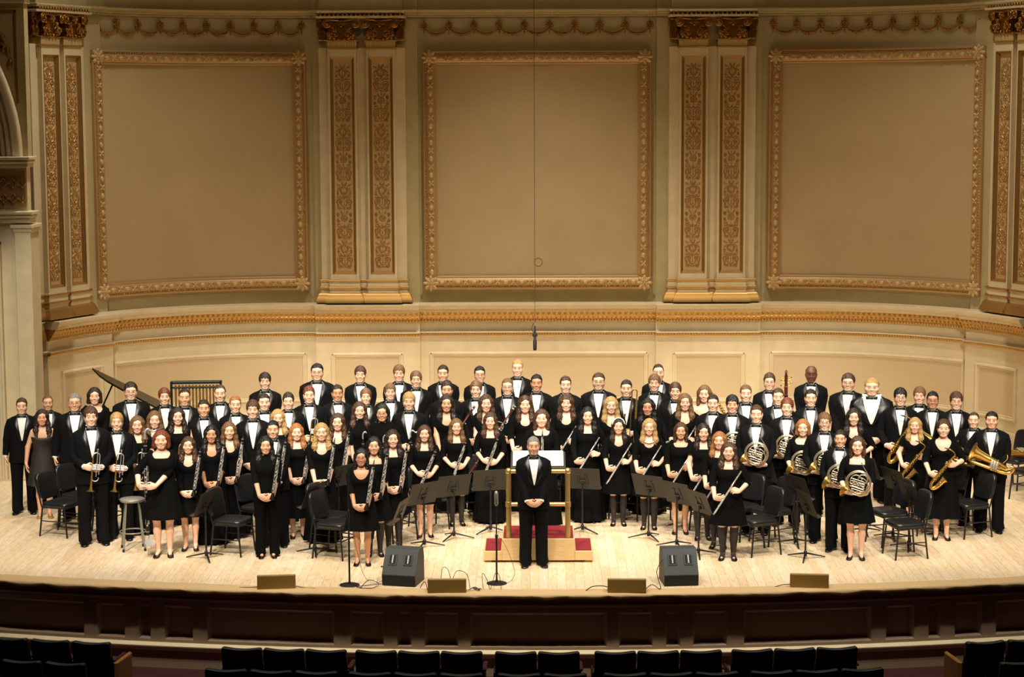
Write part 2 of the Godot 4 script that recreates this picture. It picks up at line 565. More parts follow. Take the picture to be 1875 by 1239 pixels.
func build_shell() -> void:
	var c := struct_node("ceiling", "high plaster ceiling")
	var mb := MB.new()
	mb.box(Vector3(0, CEIL + 0.2, 9.0), Vector3(27, 0.4, 42))
	part(c, "plaster", mb, M.ceiling_paint)
	for s: int in [-1, 1]:
		var w := struct_node("wall_left_hall" if s < 0 else "wall_right_hall")
		mb = MB.new()
		mb.box(Vector3(s * 12.9, CEIL / 2 - 0.6, 12.2), Vector3(0.4, CEIL + 1.4, 35.6))
		part(w, "plaster", mb, M.ceiling_paint)
	var bw := struct_node("wall_rear_hall")
	mb = MB.new()
	mb.box(Vector3(0, CEIL / 2 - 0.6, 29.8), Vector3(26, CEIL + 1.4, 0.4))
	part(bw, "plaster", mb, M.ceiling_paint)

# sections of the back wall: from, to, how far they stand forward
const BAYS := [[-2.19, 2.19, 0.0], [2.19, 4.12, 0.12], [-4.12, -2.19, 0.12], [4.12, 8.13, 0.0], [-8.13, -4.12, 0.0], [8.13, 9.86, 0.12], [-9.86, -8.13, 0.12]]

func bumps(mb: MB, u0: float, u1: float, off: float, y: float, step: float, size: Vector3, tilt := 0.0) -> void:
	var k := int(absf(u1 - u0) / step)
	for j in k:
		var f := wall_frame(lerpf(u0, u1, (j + 0.5) / k), off, y)
		f = f * Transform3D(Basis(Vector3(0, 0, 1), tilt), Vector3.ZERO)
		# a low pillow with a pointed foot
		var a := f * Vector3(0, size.y, -size.z)
		var b := f * Vector3(0, size.y, size.z)
		var d := f * Vector3(0, -size.y, size.z * 0.35)
		var e := f * Vector3(0, -size.y, -size.z * 0.35)
		var top := f * Vector3(size.x, size.y * 0.55, 0)
		var low := f * Vector3(size.x * 0.85, -size.y * 0.45, 0)
		mb._fq([a, b, top, top], f.basis.x + f.basis.y)
		mb._fq([a, top, low, e], f.basis.x - f.basis.z)
		mb._fq([b, d, low, top], f.basis.x + f.basis.z)
		mb._fq([d, e, low, low], f.basis.x - f.basis.y)

func build_back_wall() -> void:
	var wl := struct_node("wall_back", "curved cream back wall of the stage with panels and gilded mouldings")
	var dado := MB.new()
	var upper := MB.new()
	var ledge := MB.new()
	var gold := MB.new()
	var orn := MB.new()
	for b in BAYS:
		var u0: float = b[0]
		var u1: float = b[1]
		var o: float = b[2]
		wall_run(dado, [0.05, 0.0, 0.05, 0.22, 0.035, 0.25, 0.0, 0.26, 0.0, 1.665, 0.02, 1.672, 0.02, 1.69], u0, u1, o)
		wall_run(ledge, [0.02, 1.69, 0.035, 1.70], u0, u1, o)
		wall_run(gold, [0.035, 1.70, 0.05, 1.705, 0.055, 1.745, 0.04, 1.75], u0, u1, o)
		wall_run(ledge, [0.055, 1.75, 0.07, 1.756, 0.07, 1.775, 0.0, 1.785, -0.02, 1.79, -0.02, 1.95, 0.0, 1.96], u0, u1, o)
		wall_run(gold, [0.02, 1.96, 0.04, 1.965, 0.045, 2.0, 0.06, 2.005, 0.1, 2.05, 0.11, 2.09, 0.13, 2.1, 0.16, 2.14, 0.17, 2.165], u0, u1, o)
		wall_run(ledge, [0.19, 2.165, 0.2, 2.17, 0.2, 2.215, 0.215, 2.22, 0.235, 2.25, 0.245, 2.285, 0.245, 2.3, -0.1, 2.318, -0.3, 2.318], u0, u1, o, true)
		bumps(orn, u0, u1, 0.052 + o, 1.725, 0.052, Vector3(0.016, 0.017, 0.017))
		bumps(orn, u0, u1, 0.042 + o, 1.982, 0.056, Vector3(0.02, 0.016, 0.017))
		bumps(orn, u0, u1, 0.083 + o, 2.045, 0.085, Vector3(0.022, 0.034, 0.032), -0.7)
		bumps(orn, u0, u1, 0.145 + o, 2.125, 0.1, Vector3(0.024, 0.03, 0.04), -0.7)
		wall_run(upper, [-0.06, 2.31, -0.06, 7.56], u0, u1, o * 0.5, true)
		# entablature: architrave with a beaded fillet, plain frieze, cove up to the ceiling
		wall_run(upper, [-0.02, 7.56, 0.0, 7.565, 0.0, 7.6, 0.03, 7.61, 0.03, 7.65, 0.07, 7.665, 0.075, 7.69, -0.02, 7.7, -0.02, 8.6, 0.2, 8.75, 0.25, 8.95, -0.2, 9.0], u0, u1, o)
		bumps(orn, u0, u1, 0.0 + o, 7.585, 0.05, Vector3(0.012, 0.012, 0.016))
	wall_run(upper, [-0.2, 9.0, -0.2, CEIL], -9.86, 9.86, 0.0)
	# the piers' free ends run out to the side walls
	for s: int in [-1, 1]:
		var cn := wall_frame(s * 9.86, 0.12).origin
		var ends := []
		for x: float in [0.0, 1.2]:
			ends.append(Transform3D(Basis(Vector3(0, 0, 1), Vector3.UP, Vector3(-1, 0, 0)), Vector3(cn.x + s * x, 0, cn.z)))
		dado.sweep(v2([0.05, 0.0, 0.05, 0.22, 0.035, 0.25, 0.0, 0.26, 0.0, 1.69]), ends)
		gold.sweep(v2([0.0, 1.69, 0.05, 1.705, 0.055, 1.745, 0.07, 1.756]), ends)
		ledge.sweep(v2([0.07, 1.756, 0.07, 1.775, 0.0, 1.785, -0.02, 1.79, -0.02, 1.96]), ends)
		gold.sweep(v2([-0.02, 1.96, 0.04, 1.965, 0.06, 2.005, 0.11, 2.09, 0.16, 2.14, 0.17, 2.165]), ends)
		ledge.sweep(v2([0.17, 2.165, 0.2, 2.17, 0.2, 2.215, 0.235, 2.25, 0.245, 2.285, 0.245, 2.3, -0.3, 2.318]), ends)
		upper.sweep(v2([-0.06, 2.31, -0.06, CEIL]), ends)
	part(wl, "dado", dado, M.cream)
	part(wl, "upper_wall", upper, M.sage)
	part(wl, "ledge", ledge, M.cream)
	part(wl, "gilt_band", gold, M.gold)
	part(wl, "gilt_ornament", orn, M.gold).set_meta("kind", "stuff")
	# dado panels: a raised frame round a sunk field
	for p in [[-2.02, 2.06, 0.0], [2.5, 3.85, 0.12], [-3.85, -2.5, 0.12], [4.31, 8.06, 0.0], [-8.06, -4.31, 0.0], [8.38, 9.46, 0.12], [-9.46, -8.38, 0.12]]:
		frame_panel(wl, p[0], p[1], 0.45, 1.395, p[2], 0.085)
	# behind and beyond
	var bk := MB.new()
	bk.box(Vector3(0, 6.5, -11.3), Vector3(24, 14.4, 0.2))
	for s: int in [-1, 1]: bk.box(Vector3(s * 10.0, 6.5, -8.4), Vector3(0.2, 14.4, 5.8))
	part(wl, "core", bk, M.ceiling_paint)

func frame_panel(parent: Node, u0: float, u1: float, y0: float, y1: float, off: float, w: float) -> void:
	var mb := MB.new()
	# profile across the moulding, from outer edge to inner
	var pr := [[0.0, 0.0], [0.028, 0.006], [0.036, 0.02], [0.036, 0.04], [0.016, 0.055], [0.022, 0.075], [0.006, w], [-0.002, w]]
	var top := []
	var bot := []
	for q in pr:
		top.append(q[0]); top.append(y1 - q[1])
		bot.push_front(y0 + q[1]); bot.push_front(q[0])
	top = []
	for k in range(pr.size() - 1, -1, -1):
		top.append(pr[k][0]); top.append(y1 - pr[k][1])
	bot = []
	for k in pr.size():
		bot.append(pr[k][0]); bot.append(y0 + pr[k][1])
	mb.sweep(v2(top), wall_frames(u0, u1, off))
	mb.sweep(v2(bot), wall_frames(u0, u1, off))
	for w2 in 2:
		var f := wall_frame(u0 if w2 == 0 else u1, off)
		var sg := 1.0 if w2 == 0 else -1.0
		var run := f.basis.z * (1.0 if (wall_frame(u1).origin - wall_frame(u0).origin).dot(f.basis.z) > 0 else -1.0) * sg
		var p2 := PackedVector2Array()
		for q in pr: p2.append(Vector2(q[0], q[1]))
		var fr := []
		for y: float in [y0, y1]:
			fr.append(Transform3D(Basis(f.basis.x, run, Vector3.UP), Vector3(f.origin.x, y, f.origin.z)))
		mb.sweep(p2, fr)
	part(parent, "panel_moulding", mb, M.cream)
	var fd := MB.new()
	fd.sweep(v2([0.0, y0 + w * 0.9, 0.0, y1 - w * 0.9]), wall_frames(u0 + w * 0.9, u1 - w * 0.9, off + 0.003))
	part(parent, "panel_field", fd, M.panel_tan)

# ---------------------------------------------------------------- pilasters, frames, garlands
func wrap_block(mb: MB, pr: PackedVector2Array, hw: float, front: float, back := 0.0) -> void:
	# a moulding round three sides of a block: x out of the wall, z along it
	var sides := [
		[Vector3(back, 0, -hw), Vector3(0, 0, -1), Vector3(front, 0, -hw), Vector3(1, 0, -1), Vector3(0, 0, -1)],
		[Vector3(front, 0, -hw), Vector3(1, 0, -1), Vector3(front, 0, hw), Vector3(1, 0, 1), Vector3(1, 0, 0)],
		[Vector3(front, 0, hw), Vector3(1, 0, 1), Vector3(back, 0, hw), Vector3(0, 0, 1), Vector3(0, 0, 1)]]
	for s in sides:
		var fa := Transform3D(Basis(s[1], Vector3.UP, Vector3(0, 0, 1)), s[0])
		var fb := Transform3D(Basis(s[3], Vector3.UP, Vector3(0, 0, 1)), s[2])
		mb.sweep(pr, [fa, fb], false, 0.6, Basis(s[4], Vector3.UP, Vector3(0, 0, 1)))

func arabesque() -> ArrayMesh:
	# candelabra relief 0.31 x 3.8: strokes beaten up from a sunk sheet; x out, y up, z along
	var W := 40
	var H := 470
	var cw := 0.31 / W
	var ch := 3.8 / H
	var h := PackedFloat32Array()
	h.resize((W + 1) * (H + 1))
	h.fill(-0.012)
	var dab := func(x: float, y: float, r: float, z: float) -> void:
		for sx: float in [-1.0, 1.0]:
			var cx := (x * sx + 0.155) / cw
			var cy := y / ch
			var kx := r / cw
			var ky := r / ch
			for a in range(maxi(0, int(cx - kx)), mini(W, int(cx + kx) + 1) + 1):
				for b in range(maxi(0, int(cy - ky)), mini(H, int(cy + ky) + 1) + 1):
					var d := ((a - cx) / kx) ** 2 + ((b - cy) / ky) ** 2
					if d < 1.0:
						var q := a * (H + 1) + b
						h[q] = maxf(h[q], -0.004 + z * sqrt(1.0 - d))
	var spiral := func(x: float, y: float, r: float, turns: float, a0: float, dir: float, thick: float) -> void:
		for k in 60:
			var q := k / 59.0
			var a := a0 + dir * q * turns * TAU
			var rr := r * (1.0 - 0.85 * q)
			dab.call(x + cos(a) * rr, y + sin(a) * rr, thick * (1.0 - 0.45 * q), 0.02)
		dab.call(x, y, thick * 1.4, 0.026)
	var leaf := func(x0: float, y0: float, x1: float, y1: float, w: float) -> void:
		for k in 16:
			var q := k / 15.0
			dab.call(lerpf(x0, x1, q) + 0.012 * sin(q * PI), lerpf(y0, y1, q), w * (0.35 + sin(q * PI)), 0.017)
	var y := 0.05
	var kind := 0
	# a stem runs up the middle; scrolls, leaves and rosettes grow from it
	for k in 240: dab.call(0.004 * sin(k * 0.4), 0.03 + k * 0.0155, 0.008, 0.012)
	while y < 3.62:
		if kind % 2 == 0:
			spiral.call(0.078, y + 0.155, 0.064, 1.5, -1.2, 1.0, 0.014)
			spiral.call(0.08, y + 0.045, 0.044, 1.2, 1.0, -1.0, 0.012)
			leaf.call(0.02, y + 0.01, 0.125, y + 0.1, 0.013)
			leaf.call(0.01, y + 0.05, 0.05, y + 0.12, 0.012)
			for k in 4: dab.call(0.0, y + 0.03 + k * 0.04, 0.02 - k * 0.002, 0.022)
			leaf.call(0.01, y + 0.21, 0.075, y + 0.27, 0.016)
			leaf.call(0.06, y + 0.23, 0.135, y + 0.25, 0.012)
			dab.call(0.0, y + 0.25, 0.024, 0.026)
			y += 0.28
		elif kind % 4 == 1:
			for k in 14:
				var q := k / 13.0
				dab.call(0.02 + 0.04 * sin(q * PI), y + 0.01 + q * 0.13, 0.022, 0.02)
			leaf.call(0.03, y + 0.15, 0.13, y + 0.07, 0.015)
			leaf.call(0.06, y + 0.16, 0.135, y + 0.2, 0.014)
			leaf.call(0.0, y + 0.15, 0.04, y + 0.24, 0.014)
			spiral.call(0.105, y + 0.02, 0.03, 1.1, 1.6, -1.0, 0.01)
			y += 0.25
		else:
			for k in 8: dab.call(0.05 * cos(k * TAU / 8.0), y + 0.11 + 0.05 * sin(k * TAU / 8.0), 0.025, 0.018)
			dab.call(0.0, y + 0.11, 0.022, 0.028)
			spiral.call(0.105, y + 0.18, 0.036, 1.2, -1.6, 1.0, 0.011)
			spiral.call(0.105, y + 0.06, 0.034, 1.2, 1.6, -1.0, 0.011)
			leaf.call(0.05, y + 0.02, 0.13, y - 0.01, 0.013)
			leaf.call(0.02, y + 0.17, 0.06, y + 0.25, 0.014)
			y += 0.26
		kind += 1
	var mb := MB.new()
	for a in W + 1:
		for b in H + 1:
			var q := a * (H + 1) + b
			var da := (h[mini(a + 1, W) * (H + 1) + b] - h[maxi(a - 1, 0) * (H + 1) + b]) / (2 * cw)
			var db := (h[a * (H + 1) + mini(b + 1, H)] - h[a * (H + 1) + maxi(b - 1, 0)]) / (2 * ch)
			mb.v.append(Vector3(h[q], b * ch, a * cw - 0.155)); mb.n.append(Vector3(1, -db, -da).normalized())
			mb.c.append(Color.WHITE); mb.t.append(Vector2.ZERO)
	for a in W:
		for b in H:
			var q := a * (H + 1) + b
			if maxf(maxf(h[q], h[q + 1]), maxf(h[q + H + 1], h[q + H + 2])) < -0.005: continue
			mb.i.append_array(PackedInt32Array([q, q + H + 2, q + 1, q, q + H + 1, q + H + 2]))
	return mb.mesh()

func scroll_pts(o: Vector3, r: float, turns: float, a0: float, dir: float, out := 0.0) -> PackedVector3Array:
	var p := PackedVector3Array()
	var k := int(turns * 14)
	for j in k + 1:
		var q := float(j) / k
		var a := a0 + dir * q * turns * TAU
		var rr := r * (1.0 - 0.8 * q)
		p.append(o + Vector3(out * q, sin(a) * rr, cos(a) * rr))
	return p

func taper(k: int, r0: float, r1: float) -> PackedFloat32Array:
	var o := PackedFloat32Array()
	for j in k: o.append(lerpf(r0, r1, float(j) / (k - 1)))
	return o

func capital_mesh(hw: float) -> ArrayMesh:
	# leaves and volutes on a bell; base of the leaves at y 0, height 0.395
	var mb := MB.new()
	mb.box(Vector3(0.0, 0.18, 0), Vector3(0.1, 0.36, hw * 1.8), 0.01)
	for s: int in [-1, 1]:
		var p := scroll_pts(Vector3(0.09, 0.3, s * hw * 0.98), 0.078, 2.1, PI / 2 if s > 0 else PI / 2, -s, 0.035)
		mb.tube(p, taper(p.size(), 0.022, 0.012), 6)
		mb.ball(Vector3(0.13, 0.3, s * hw * 0.98), Vector3(0.02, 0.022, 0.022), 8, 5)
		# band of the volute to the middle
		mb.tube(PackedVector3Array([Vector3(0.1, 0.372, s * hw), Vector3(0.1, 0.36, s * hw * 0.5), Vector3(0.09, 0.345, 0)]), 0.014, 6)
		# acanthus curls
		for lv in 2:
			var z0 := s * hw * (0.42 if lv == 0 else 0.86)
			var p2 := scroll_pts(Vector3(0.075, 0.105 + 0.0 * lv, z0), 0.072 if lv == 0 else 0.05, 1.6, -PI / 2, s * (1 if lv == 0 else -1), 0.03)
			mb.tube(p2, taper(p2.size(), 0.02, 0.009), 6)
			mb.ball(Vector3(0.1, 0.105, z0), Vector3(0.018, 0.018, 0.018), 6, 4)
		for k in 4:
			var a := 0.35 + k * 0.42
			var b := Basis(Vector3(1, 0, 0), s * a)
			mb.ball(Vector3(0.085, 0.13, s * hw * 0.3) + b * Vector3(0, 0.085, 0), Vector3(0.022, 0.04, 0.014), 6, 5, b)
		for k in 3:
			mb.ball(Vector3(0.07, 0.02 + k * 0.012, s * hw * (0.2 + k * 0.3)), Vector3(0.025, 0.028, 0.03), 6, 4)
		mb.ball(Vector3(0.08, 0.225, s * hw * 0.62), Vector3(0.025, 0.014, 0.04), 6, 4)
	# palmette between the volutes
	for k in 7:
		var a := (k - 3) * 0.42
		var b := Basis(Vector3(1, 0, 0), a)
		mb.ball(Vector3(0.1, 0.265, 0) + b * Vector3(0, 0.06, 0), Vector3(0.018, 0.042, 0.011), 6, 5, b)
	mb.ball(Vector3(0.105, 0.255, 0), Vector3(0.03, 0.022, 0.03), 8, 5)
	for k in 9:
		mb.ball(Vector3(0.09, 0.385, (k - 4) * hw * 0.24), Vector3(0.03, 0.012, 0.014), 6, 4)
	return mb.mesh()

func build_pilasters() -> void:
	var ara := arabesque()
	var hw := 0.262
	var cap := capital_mesh(hw)
	var n := 2
	for u: float in [-9.27, -3.21, 3.21, 9.27]:
		var t := struct_node("trim_%d" % n, "pair of fluted cream pilasters with gilded arabesque panels and gold capitals")
		n += 1
		var inner := absf(u) < 5.0
		var c := 0.352 if inner else 0.3
		var w := hw if inner else 0.24
		t.transform = wall_frame(u, 0.0)
		# backing block
		var bk := MB.new()
		bk.box(Vector3(0.0, 4.86, 0), Vector3(0.2, 4.3, (c + w) * 2 + 0.36), 0.008)
		part(t, "backing", bk, M.cream)
		# base: cream blocks between gilt rings, wrapped round the backing and each shaft
		var rings := [v2([0.0, 2.72, 0.014, 2.722, 0.02, 2.735, 0.02, 2.75, 0.012, 2.76, 0.0, 2.764]), v2([0.0, 2.585, 0.016, 2.587, 0.024, 2.602, 0.024, 2.62, 0.014, 2.63, 0.0, 2.634]), v2([0.085, 2.335, 0.085, 2.385, 0.075, 2.4, 0.07, 2.43, 0.055, 2.445, 0.05, 2.48, 0.035, 2.5, 0.012, 2.52, 0.0, 2.53])]
		var body_pr := v2([0.012, 2.335, 0.012, 2.7, 0.0, 2.79])
		var bm := MB.new()
		wrap_block(bm, body_pr, c + w + 0.18, 0.1)
		part(t, "plinth", bm, M.cream)
		var br := MB.new()
		for q: PackedVector2Array in rings: wrap_block(br, q, c + w + 0.19, 0.11)
		part(t, "plinth_moulding", br, M.gold if inner else M.old_gold)
		for s: int in [-1, 1]:
			var z: float = s * c
			var at := Transform3D(Basis.IDENTITY, Vector3(0, 0, z))
			var sh := MB.new()
			var f := 0.2
			var pw := 0.215 if inner else 0.198
			sh.box(Vector3(f - 0.1, 4.86, -(w + pw) / 2), Vector3(0.2, 4.3, w - pw), 0.004)
			sh.box(Vector3(f - 0.1, 4.86, (w + pw) / 2), Vector3(0.2, 4.3, w - pw), 0.004)
			sh.box(Vector3(f - 0.1, 6.92, 0), Vector3(0.2, 0.18, pw * 2))
			sh.box(Vector3(f - 0.1, 2.79, 0), Vector3(0.2, 0.16, pw * 2))
			sh.box(Vector3(f - 0.13, 4.85, 0), Vector3(0.14, 4.0, pw * 2))
			var shaft := part(t, "shaft", sh, M.cream, at)
			# splayed gilt border of the sunk panel
			var g := MB.new()
			var y0 := 2.87
			var y1 := 6.83
			var x0 := f + 0.004
			var x1 := f - 0.055
			var q := 0.045
			g._fq([Vector3(x0, y0, -pw), Vector3(x0, y1, -pw), Vector3(x1, y1 - q, -pw + q), Vector3(x1, y0 + q, -pw + q)], Vector3(1, 0, 1))
			g._fq([Vector3(x0, y0, pw), Vector3(x0, y1, pw), Vector3(x1, y1 - q, pw - q), Vector3(x1, y0 + q, pw - q)], Vector3(1, 0, -1))
			g._fq([Vector3(x0, y0, -pw), Vector3(x0, y0, pw), Vector3(x1, y0 + q, pw - q), Vector3(x1, y0 + q, -pw + q)], Vector3(1, 1, 0))
			g._fq([Vector3(x0, y1, -pw), Vector3(x0, y1, pw), Vector3(x1, y1 - q, pw - q), Vector3(x1, y1 - q, -pw + q)], Vector3(1, -1, 0))
			for zz: float in [-pw, pw]:
				g.box(Vector3(x0, (y0 + y1) / 2, zz), Vector3(0.012, y1 - y0, 0.012))
			part(shaft, "gilt_border", g, M.old_gold)
			part(shaft, "arabesque", ara, M.relief_gilt, Transform3D(Basis.from_scale(Vector3(1, 1, pw / 0.215)), Vector3(x1 - 0.004, 2.93, 0)))
			var pl := MB.new()
			pl.box(Vector3(x1 - 0.006, (y0 + y1) / 2, 0), Vector3(0.006, y1 - y0 - 0.06, pw * 2 - 0.07))
			part(shaft, "ground", pl, M.pale_gilt)
			var ba := MB.new()
			wrap_block(ba, body_pr, w + 0.004, 0.2)
			var base := part(t, "base", ba, M.cream, at)
			var bg := MB.new()
			for q2: PackedVector2Array in rings: wrap_block(bg, q2, w + 0.012, 0.21)
			part(base, "gilt_ring", bg, M.gold if inner else M.old_gold)
			# necking with flutes between two gilt fillets
			var nk := MB.new()
			nk.box(Vector3(0.1, 7.06, 0), Vector3(0.205, 0.14, w * 2 + 0.01))
			for k in 12:
				nk.tube(PackedVector3Array([Vector3(0.2, 7.01, (k - 5.5) * w * 2 / 12), Vector3(0.2, 7.115, (k - 5.5) * w * 2 / 12)]), 0.014, 5)
			part(t, "necking", nk, M.pale_gilt, at)
			var fi := MB.new()
			for yy: float in [6.99, 7.13]:
				wrap_block(fi, v2([0.0, yy - 0.014, 0.018, yy - 0.01, 0.022, yy, 0.018, yy + 0.01, 0.0, yy + 0.014]), w + 0.008, 0.205)
			part(t, "fillet", fi, M.gold, at)
			part(t, "capital", cap, M.dark_gilt, Transform3D(Basis.from_scale(Vector3(1, 1, w / 0.262)), Vector3(0.17, 7.14, z)))
		# slim leaf returns on the backing block, abacus with a row of eggs above
		for s: int in [-1, 1]:
			part(t, "capital_return", cap, M.dark_gilt, Transform3D(Basis.from_scale(Vector3(1, 1, 0.3)), Vector3(0.08, 7.14, s * (c + w + 0.1))))
		var ab := MB.new()
		ab.box(Vector3(0.14, 7.56, 0), Vector3(0.3, 0.04, (c + w) * 2 + 0.4), 0.006)
		wrap_block(ab, v2([0.0, 7.625, 0.03, 7.63, 0.05, 7.66, 0.05, 7.675, 0.0, 7.685]), c + w + 0.14, 0.24)
		part(t, "abacus", ab, M.cream)
		var eg := MB.new()
		for k in 19:
			eg.ball(Vector3(0.285, 7.597, (k - 9) * ((c + w) * 2 + 0.3) / 19.0), Vector3(0.022, 0.032, 0.02), 6, 5)
		part(t, "egg_moulding", eg, M.old_gold).set_meta("kind", "stuff")
		var rise := MB.new()
		rise.box(Vector3(0.08, 8.15, 0), Vector3(0.3, 0.95, (c + w) * 2 + 0.3))
		part(t, "frieze_block", rise, M.sage)

func build_frames() -> void:
	# three great framed panels in the upper wall
	var n := 6
	for p in [[-2.1, 2.1, "flat gilt-framed canvas panel in the middle of the back wall"], [4.25, 8.36, "curved gilt-framed canvas panel at the right of the back wall"], [-8.36, -4.25, "curved gilt-framed canvas panel at the left of the back wall"]]:
		var t := struct_node("trim_%d" % n, p[2])
		n += 1
		var u0: float = p[0]
		var u1: float = p[1]
		var y0 := 2.56
		var y1 := 6.95
		var fl := MB.new()
		fl.sweep(v2([0.0, y0 + 0.1, 0.0, y1 - 0.1]), wall_frames(u0 + 0.1, u1 - 0.1, -0.03))
		part(t, "canvas", fl, M.canvas)
		var gilt := MB.new()
		var rope := MB.new()
		var w := 0.25
		var pr := [[-0.06, 0.0], [0.05, 0.0], [0.06, 0.012], [0.06, 0.035], [0.04, 0.04], [0.04, 0.068], [0.05, 0.075], [0.062, 0.1], [0.06, 0.14], [0.045, 0.19], [0.02, 0.215], [0.024, 0.23], [0.01, 0.25], [-0.03, 0.25]]
		var top := []
		var bot := []
		for k in pr.size():
			var a: Array = pr[pr.size() - 1 - k]
			top.append(a[0]); top.append(y1 - a[1])
			bot.append(pr[k][0]); bot.append(y0 + pr[k][1])
		gilt.sweep(v2(top), wall_frames(u0, u1, 0.0))
		gilt.sweep(v2(bot), wall_frames(u0, u1, 0.0))
		var place := func(uu: float, yy: float) -> Transform3D: return wall_frame(uu, 0.0, yy)
		var dirs := []
		for w2 in 2:
			var f := wall_frame(u0 if w2 == 0 else u1)
			var run := f.basis.z * (1.0 if (wall_frame(u1).origin - wall_frame(u0).origin).dot(f.basis.z) > 0 else -1.0) * (1.0 if w2 == 0 else -1.0)
			var p2 := PackedVector2Array()
			for q in pr: p2.append(Vector2(q[0], q[1]))
			gilt.sweep(p2, [Transform3D(Basis(f.basis.x, run, Vector3.UP), Vector3(f.origin.x, y0, f.origin.z)), Transform3D(Basis(f.basis.x, run, Vector3.UP), Vector3(f.origin.x, y1, f.origin.z))])
		part(t, "moulding", gilt, M.frame_gilt)
		# rope bead, ovals and leaf clusters round the frame
		var leafy := MB.new()
		var lu := u1 - u0
		var lh := y1 - y0
		for side in 4:
			var l := lu if side < 2 else lh
			var k := int(l / 0.05)
			for j in k:
				var q := (j + 0.5) / k
				var f: Transform3D
				if side == 0: f = place.call(lerpf(u0, u1, q), y1 - 0.054)
				elif side == 1: f = place.call(lerpf(u0, u1, q), y0 + 0.054)
				elif side == 2: f = place.call(u0 + 0.054, lerpf(y0, y1, q))
				else: f = place.call(u1 - 0.054, lerpf(y0, y1, q))
				rope.ball(f * Vector3(0.042, 0, 0), Vector3(0.014, 0.014, 0.03) if side < 2 else Vector3(0.014, 0.03, 0.014), 5, 4, f.basis * Basis(Vector3(1, 0, 0), 0.6))
			k = int((l - 0.5) / 0.145)
			for j in k:
				var q := 0.25 / l + (1.0 - 0.5 / l) * (j + 0.5) / k
				var f: Transform3D
				if side == 0: f = place.call(lerpf(u0, u1, q), y1 - 0.14)
				elif side == 1: f = place.call(lerpf(u0, u1, q), y0 + 0.14)
				elif side == 2: f = place.call(u0 + 0.14, lerpf(y0, y1, q))
				else: f = place.call(u1 - 0.14, lerpf(y0, y1, q))
				if side > 1: f = f * Transform3D(Basis(Vector3(1, 0, 0), PI / 2), Vector3.ZERO)
				if j % 2 == 0:
					leafy.ball(f * Vector3(0.06, 0, 0), f.basis.get_scale() * Vector3(0.03, 0.04, 0.055), 8, 5, f.basis)
				else:
					for m in 4:
						var b := f.basis * Basis(Vector3(1, 0, 0), PI / 4 + m * PI / 2)
						leafy.ball(f * Vector3(0.055, 0, 0) + b * Vector3(0, 0.035, 0), Vector3(0.028, 0.038, 0.018), 6, 4, b)
					leafy.ball(f * Vector3(0.06, 0, 0), Vector3(0.02, 0.014, 0.014), 6, 4, f.basis)
		part(t, "rope_bead", rope, M.gold).set_meta("kind", "stuff")
		part(t, "leaf_ornament", leafy, M.pale_gilt).set_meta("kind", "stuff")
		var cb := MB.new()
		cb.ball(Vector3(0.05, 0, 0), Vector3(0.035, 0.11, 0.11), 12, 6)
		for k in 8:
			var b := Basis(Vector3(1, 0, 0), k * TAU / 8)
			cb.ball(Vector3(0.06, 0, 0) + b * Vector3(0, 0.1, 0), Vector3(0.03, 0.05, 0.032), 6, 5, b)
			cb.ball(Vector3(0.082, 0, 0) + b * Vector3(0, 0.045, 0), Vector3(0.016, 0.03, 0.016), 6, 4, b)
		cb.ball(Vector3(0.09, 0, 0), Vector3(0.02, 0.022, 0.022), 8, 5)
		var cm := cb.mesh()
		for uu: float in [u0 + 0.12, u1 - 0.12]:
			for yy: float in [y0 + 0.12, y1 - 0.12]:
				part(t, "corner_rosette", cm, M.pale_gilt, wall_frame(uu, 0.0, yy))
	# a small ring mark on the middle canvas
	var ring := MB.new()
	var cp := PackedVector3Array()
	for k in 24: cp.append(Vector3(0.015 + 0.075 * cos(TAU * k / 24), 3.06 + 0.075 * sin(TAU * k / 24), WALL_Z - 0.028))
	ring.tube(cp, 0.005, 5, false, true)
	part(get_node("trim_6"), "ring_mark", ring, mat("ring_grey", rgb8(120, 104, 74), 0.7))
	# garlands below the architrave: rosettes with hanging swags
	var gl := struct_node("trim_9", "gilded garland of rosettes and swags under the cornice")
	var ro := MB.new()
	for k in 8:
		var b := Basis(Vector3(1, 0, 0), k * TAU / 8)
		ro.ball(b * Vector3(0, 0.045, 0) + Vector3(0.02, 0, 0), Vector3(0.018, 0.032, 0.02), 6, 4, b)
	ro.ball(Vector3(0.03, 0, 0), Vector3(0.02, 0.02, 0.02), 6, 4)
	for k in 3: ro.ball(Vector3(0.02, -0.08 - 0.03 * k, 0), Vector3(0.018, 0.018, 0.02 - 0.004 * k), 6, 4)
	ro.ball(Vector3(0.015, 0.08, 0), Vector3(0.016, 0.025, 0.014), 6, 4)
	var rom := ro.mesh()
	for span in [[-2.3, 2.3, 10], [4.1, 8.4, 10], [-8.4, -4.1, 10]]:
		var k: int = span[2]
		for j in k:
			var ua := lerpf(span[0], span[1], (j + 0.5) / k)
			part(gl, "rosette", rom, M.dark_gilt, wall_frame(ua, -0.04, 7.405))
			if j < k - 1:
				var ub := lerpf(span[0], span[1], (j + 1.5) / k)
				var sw := MB.new()
				for m in 15:
					var q := m / 14.0
					var f := wall_frame(lerpf(ua, ub, q), -0.04, 7.36 - 0.11 * (1.0 - (2 * q - 1) ** 2))
					var fat := 0.014 + 0.012 * sin(q * PI)
					sw.ball(f * Vector3(0.02, 0, 0), Vector3(fat, fat, 0.024), 6, 4, f.basis * Basis(Vector3(1, 0, 0), (2 * q - 1) * 0.8))
				sw.ball(wall_frame((ua + ub) / 2, -0.02, 7.225) * Vector3(0.01, 0, 0), Vector3(0.012, 0.02, 0.012), 6, 4)
				part(gl, "swag", sw, M.dark_gilt)

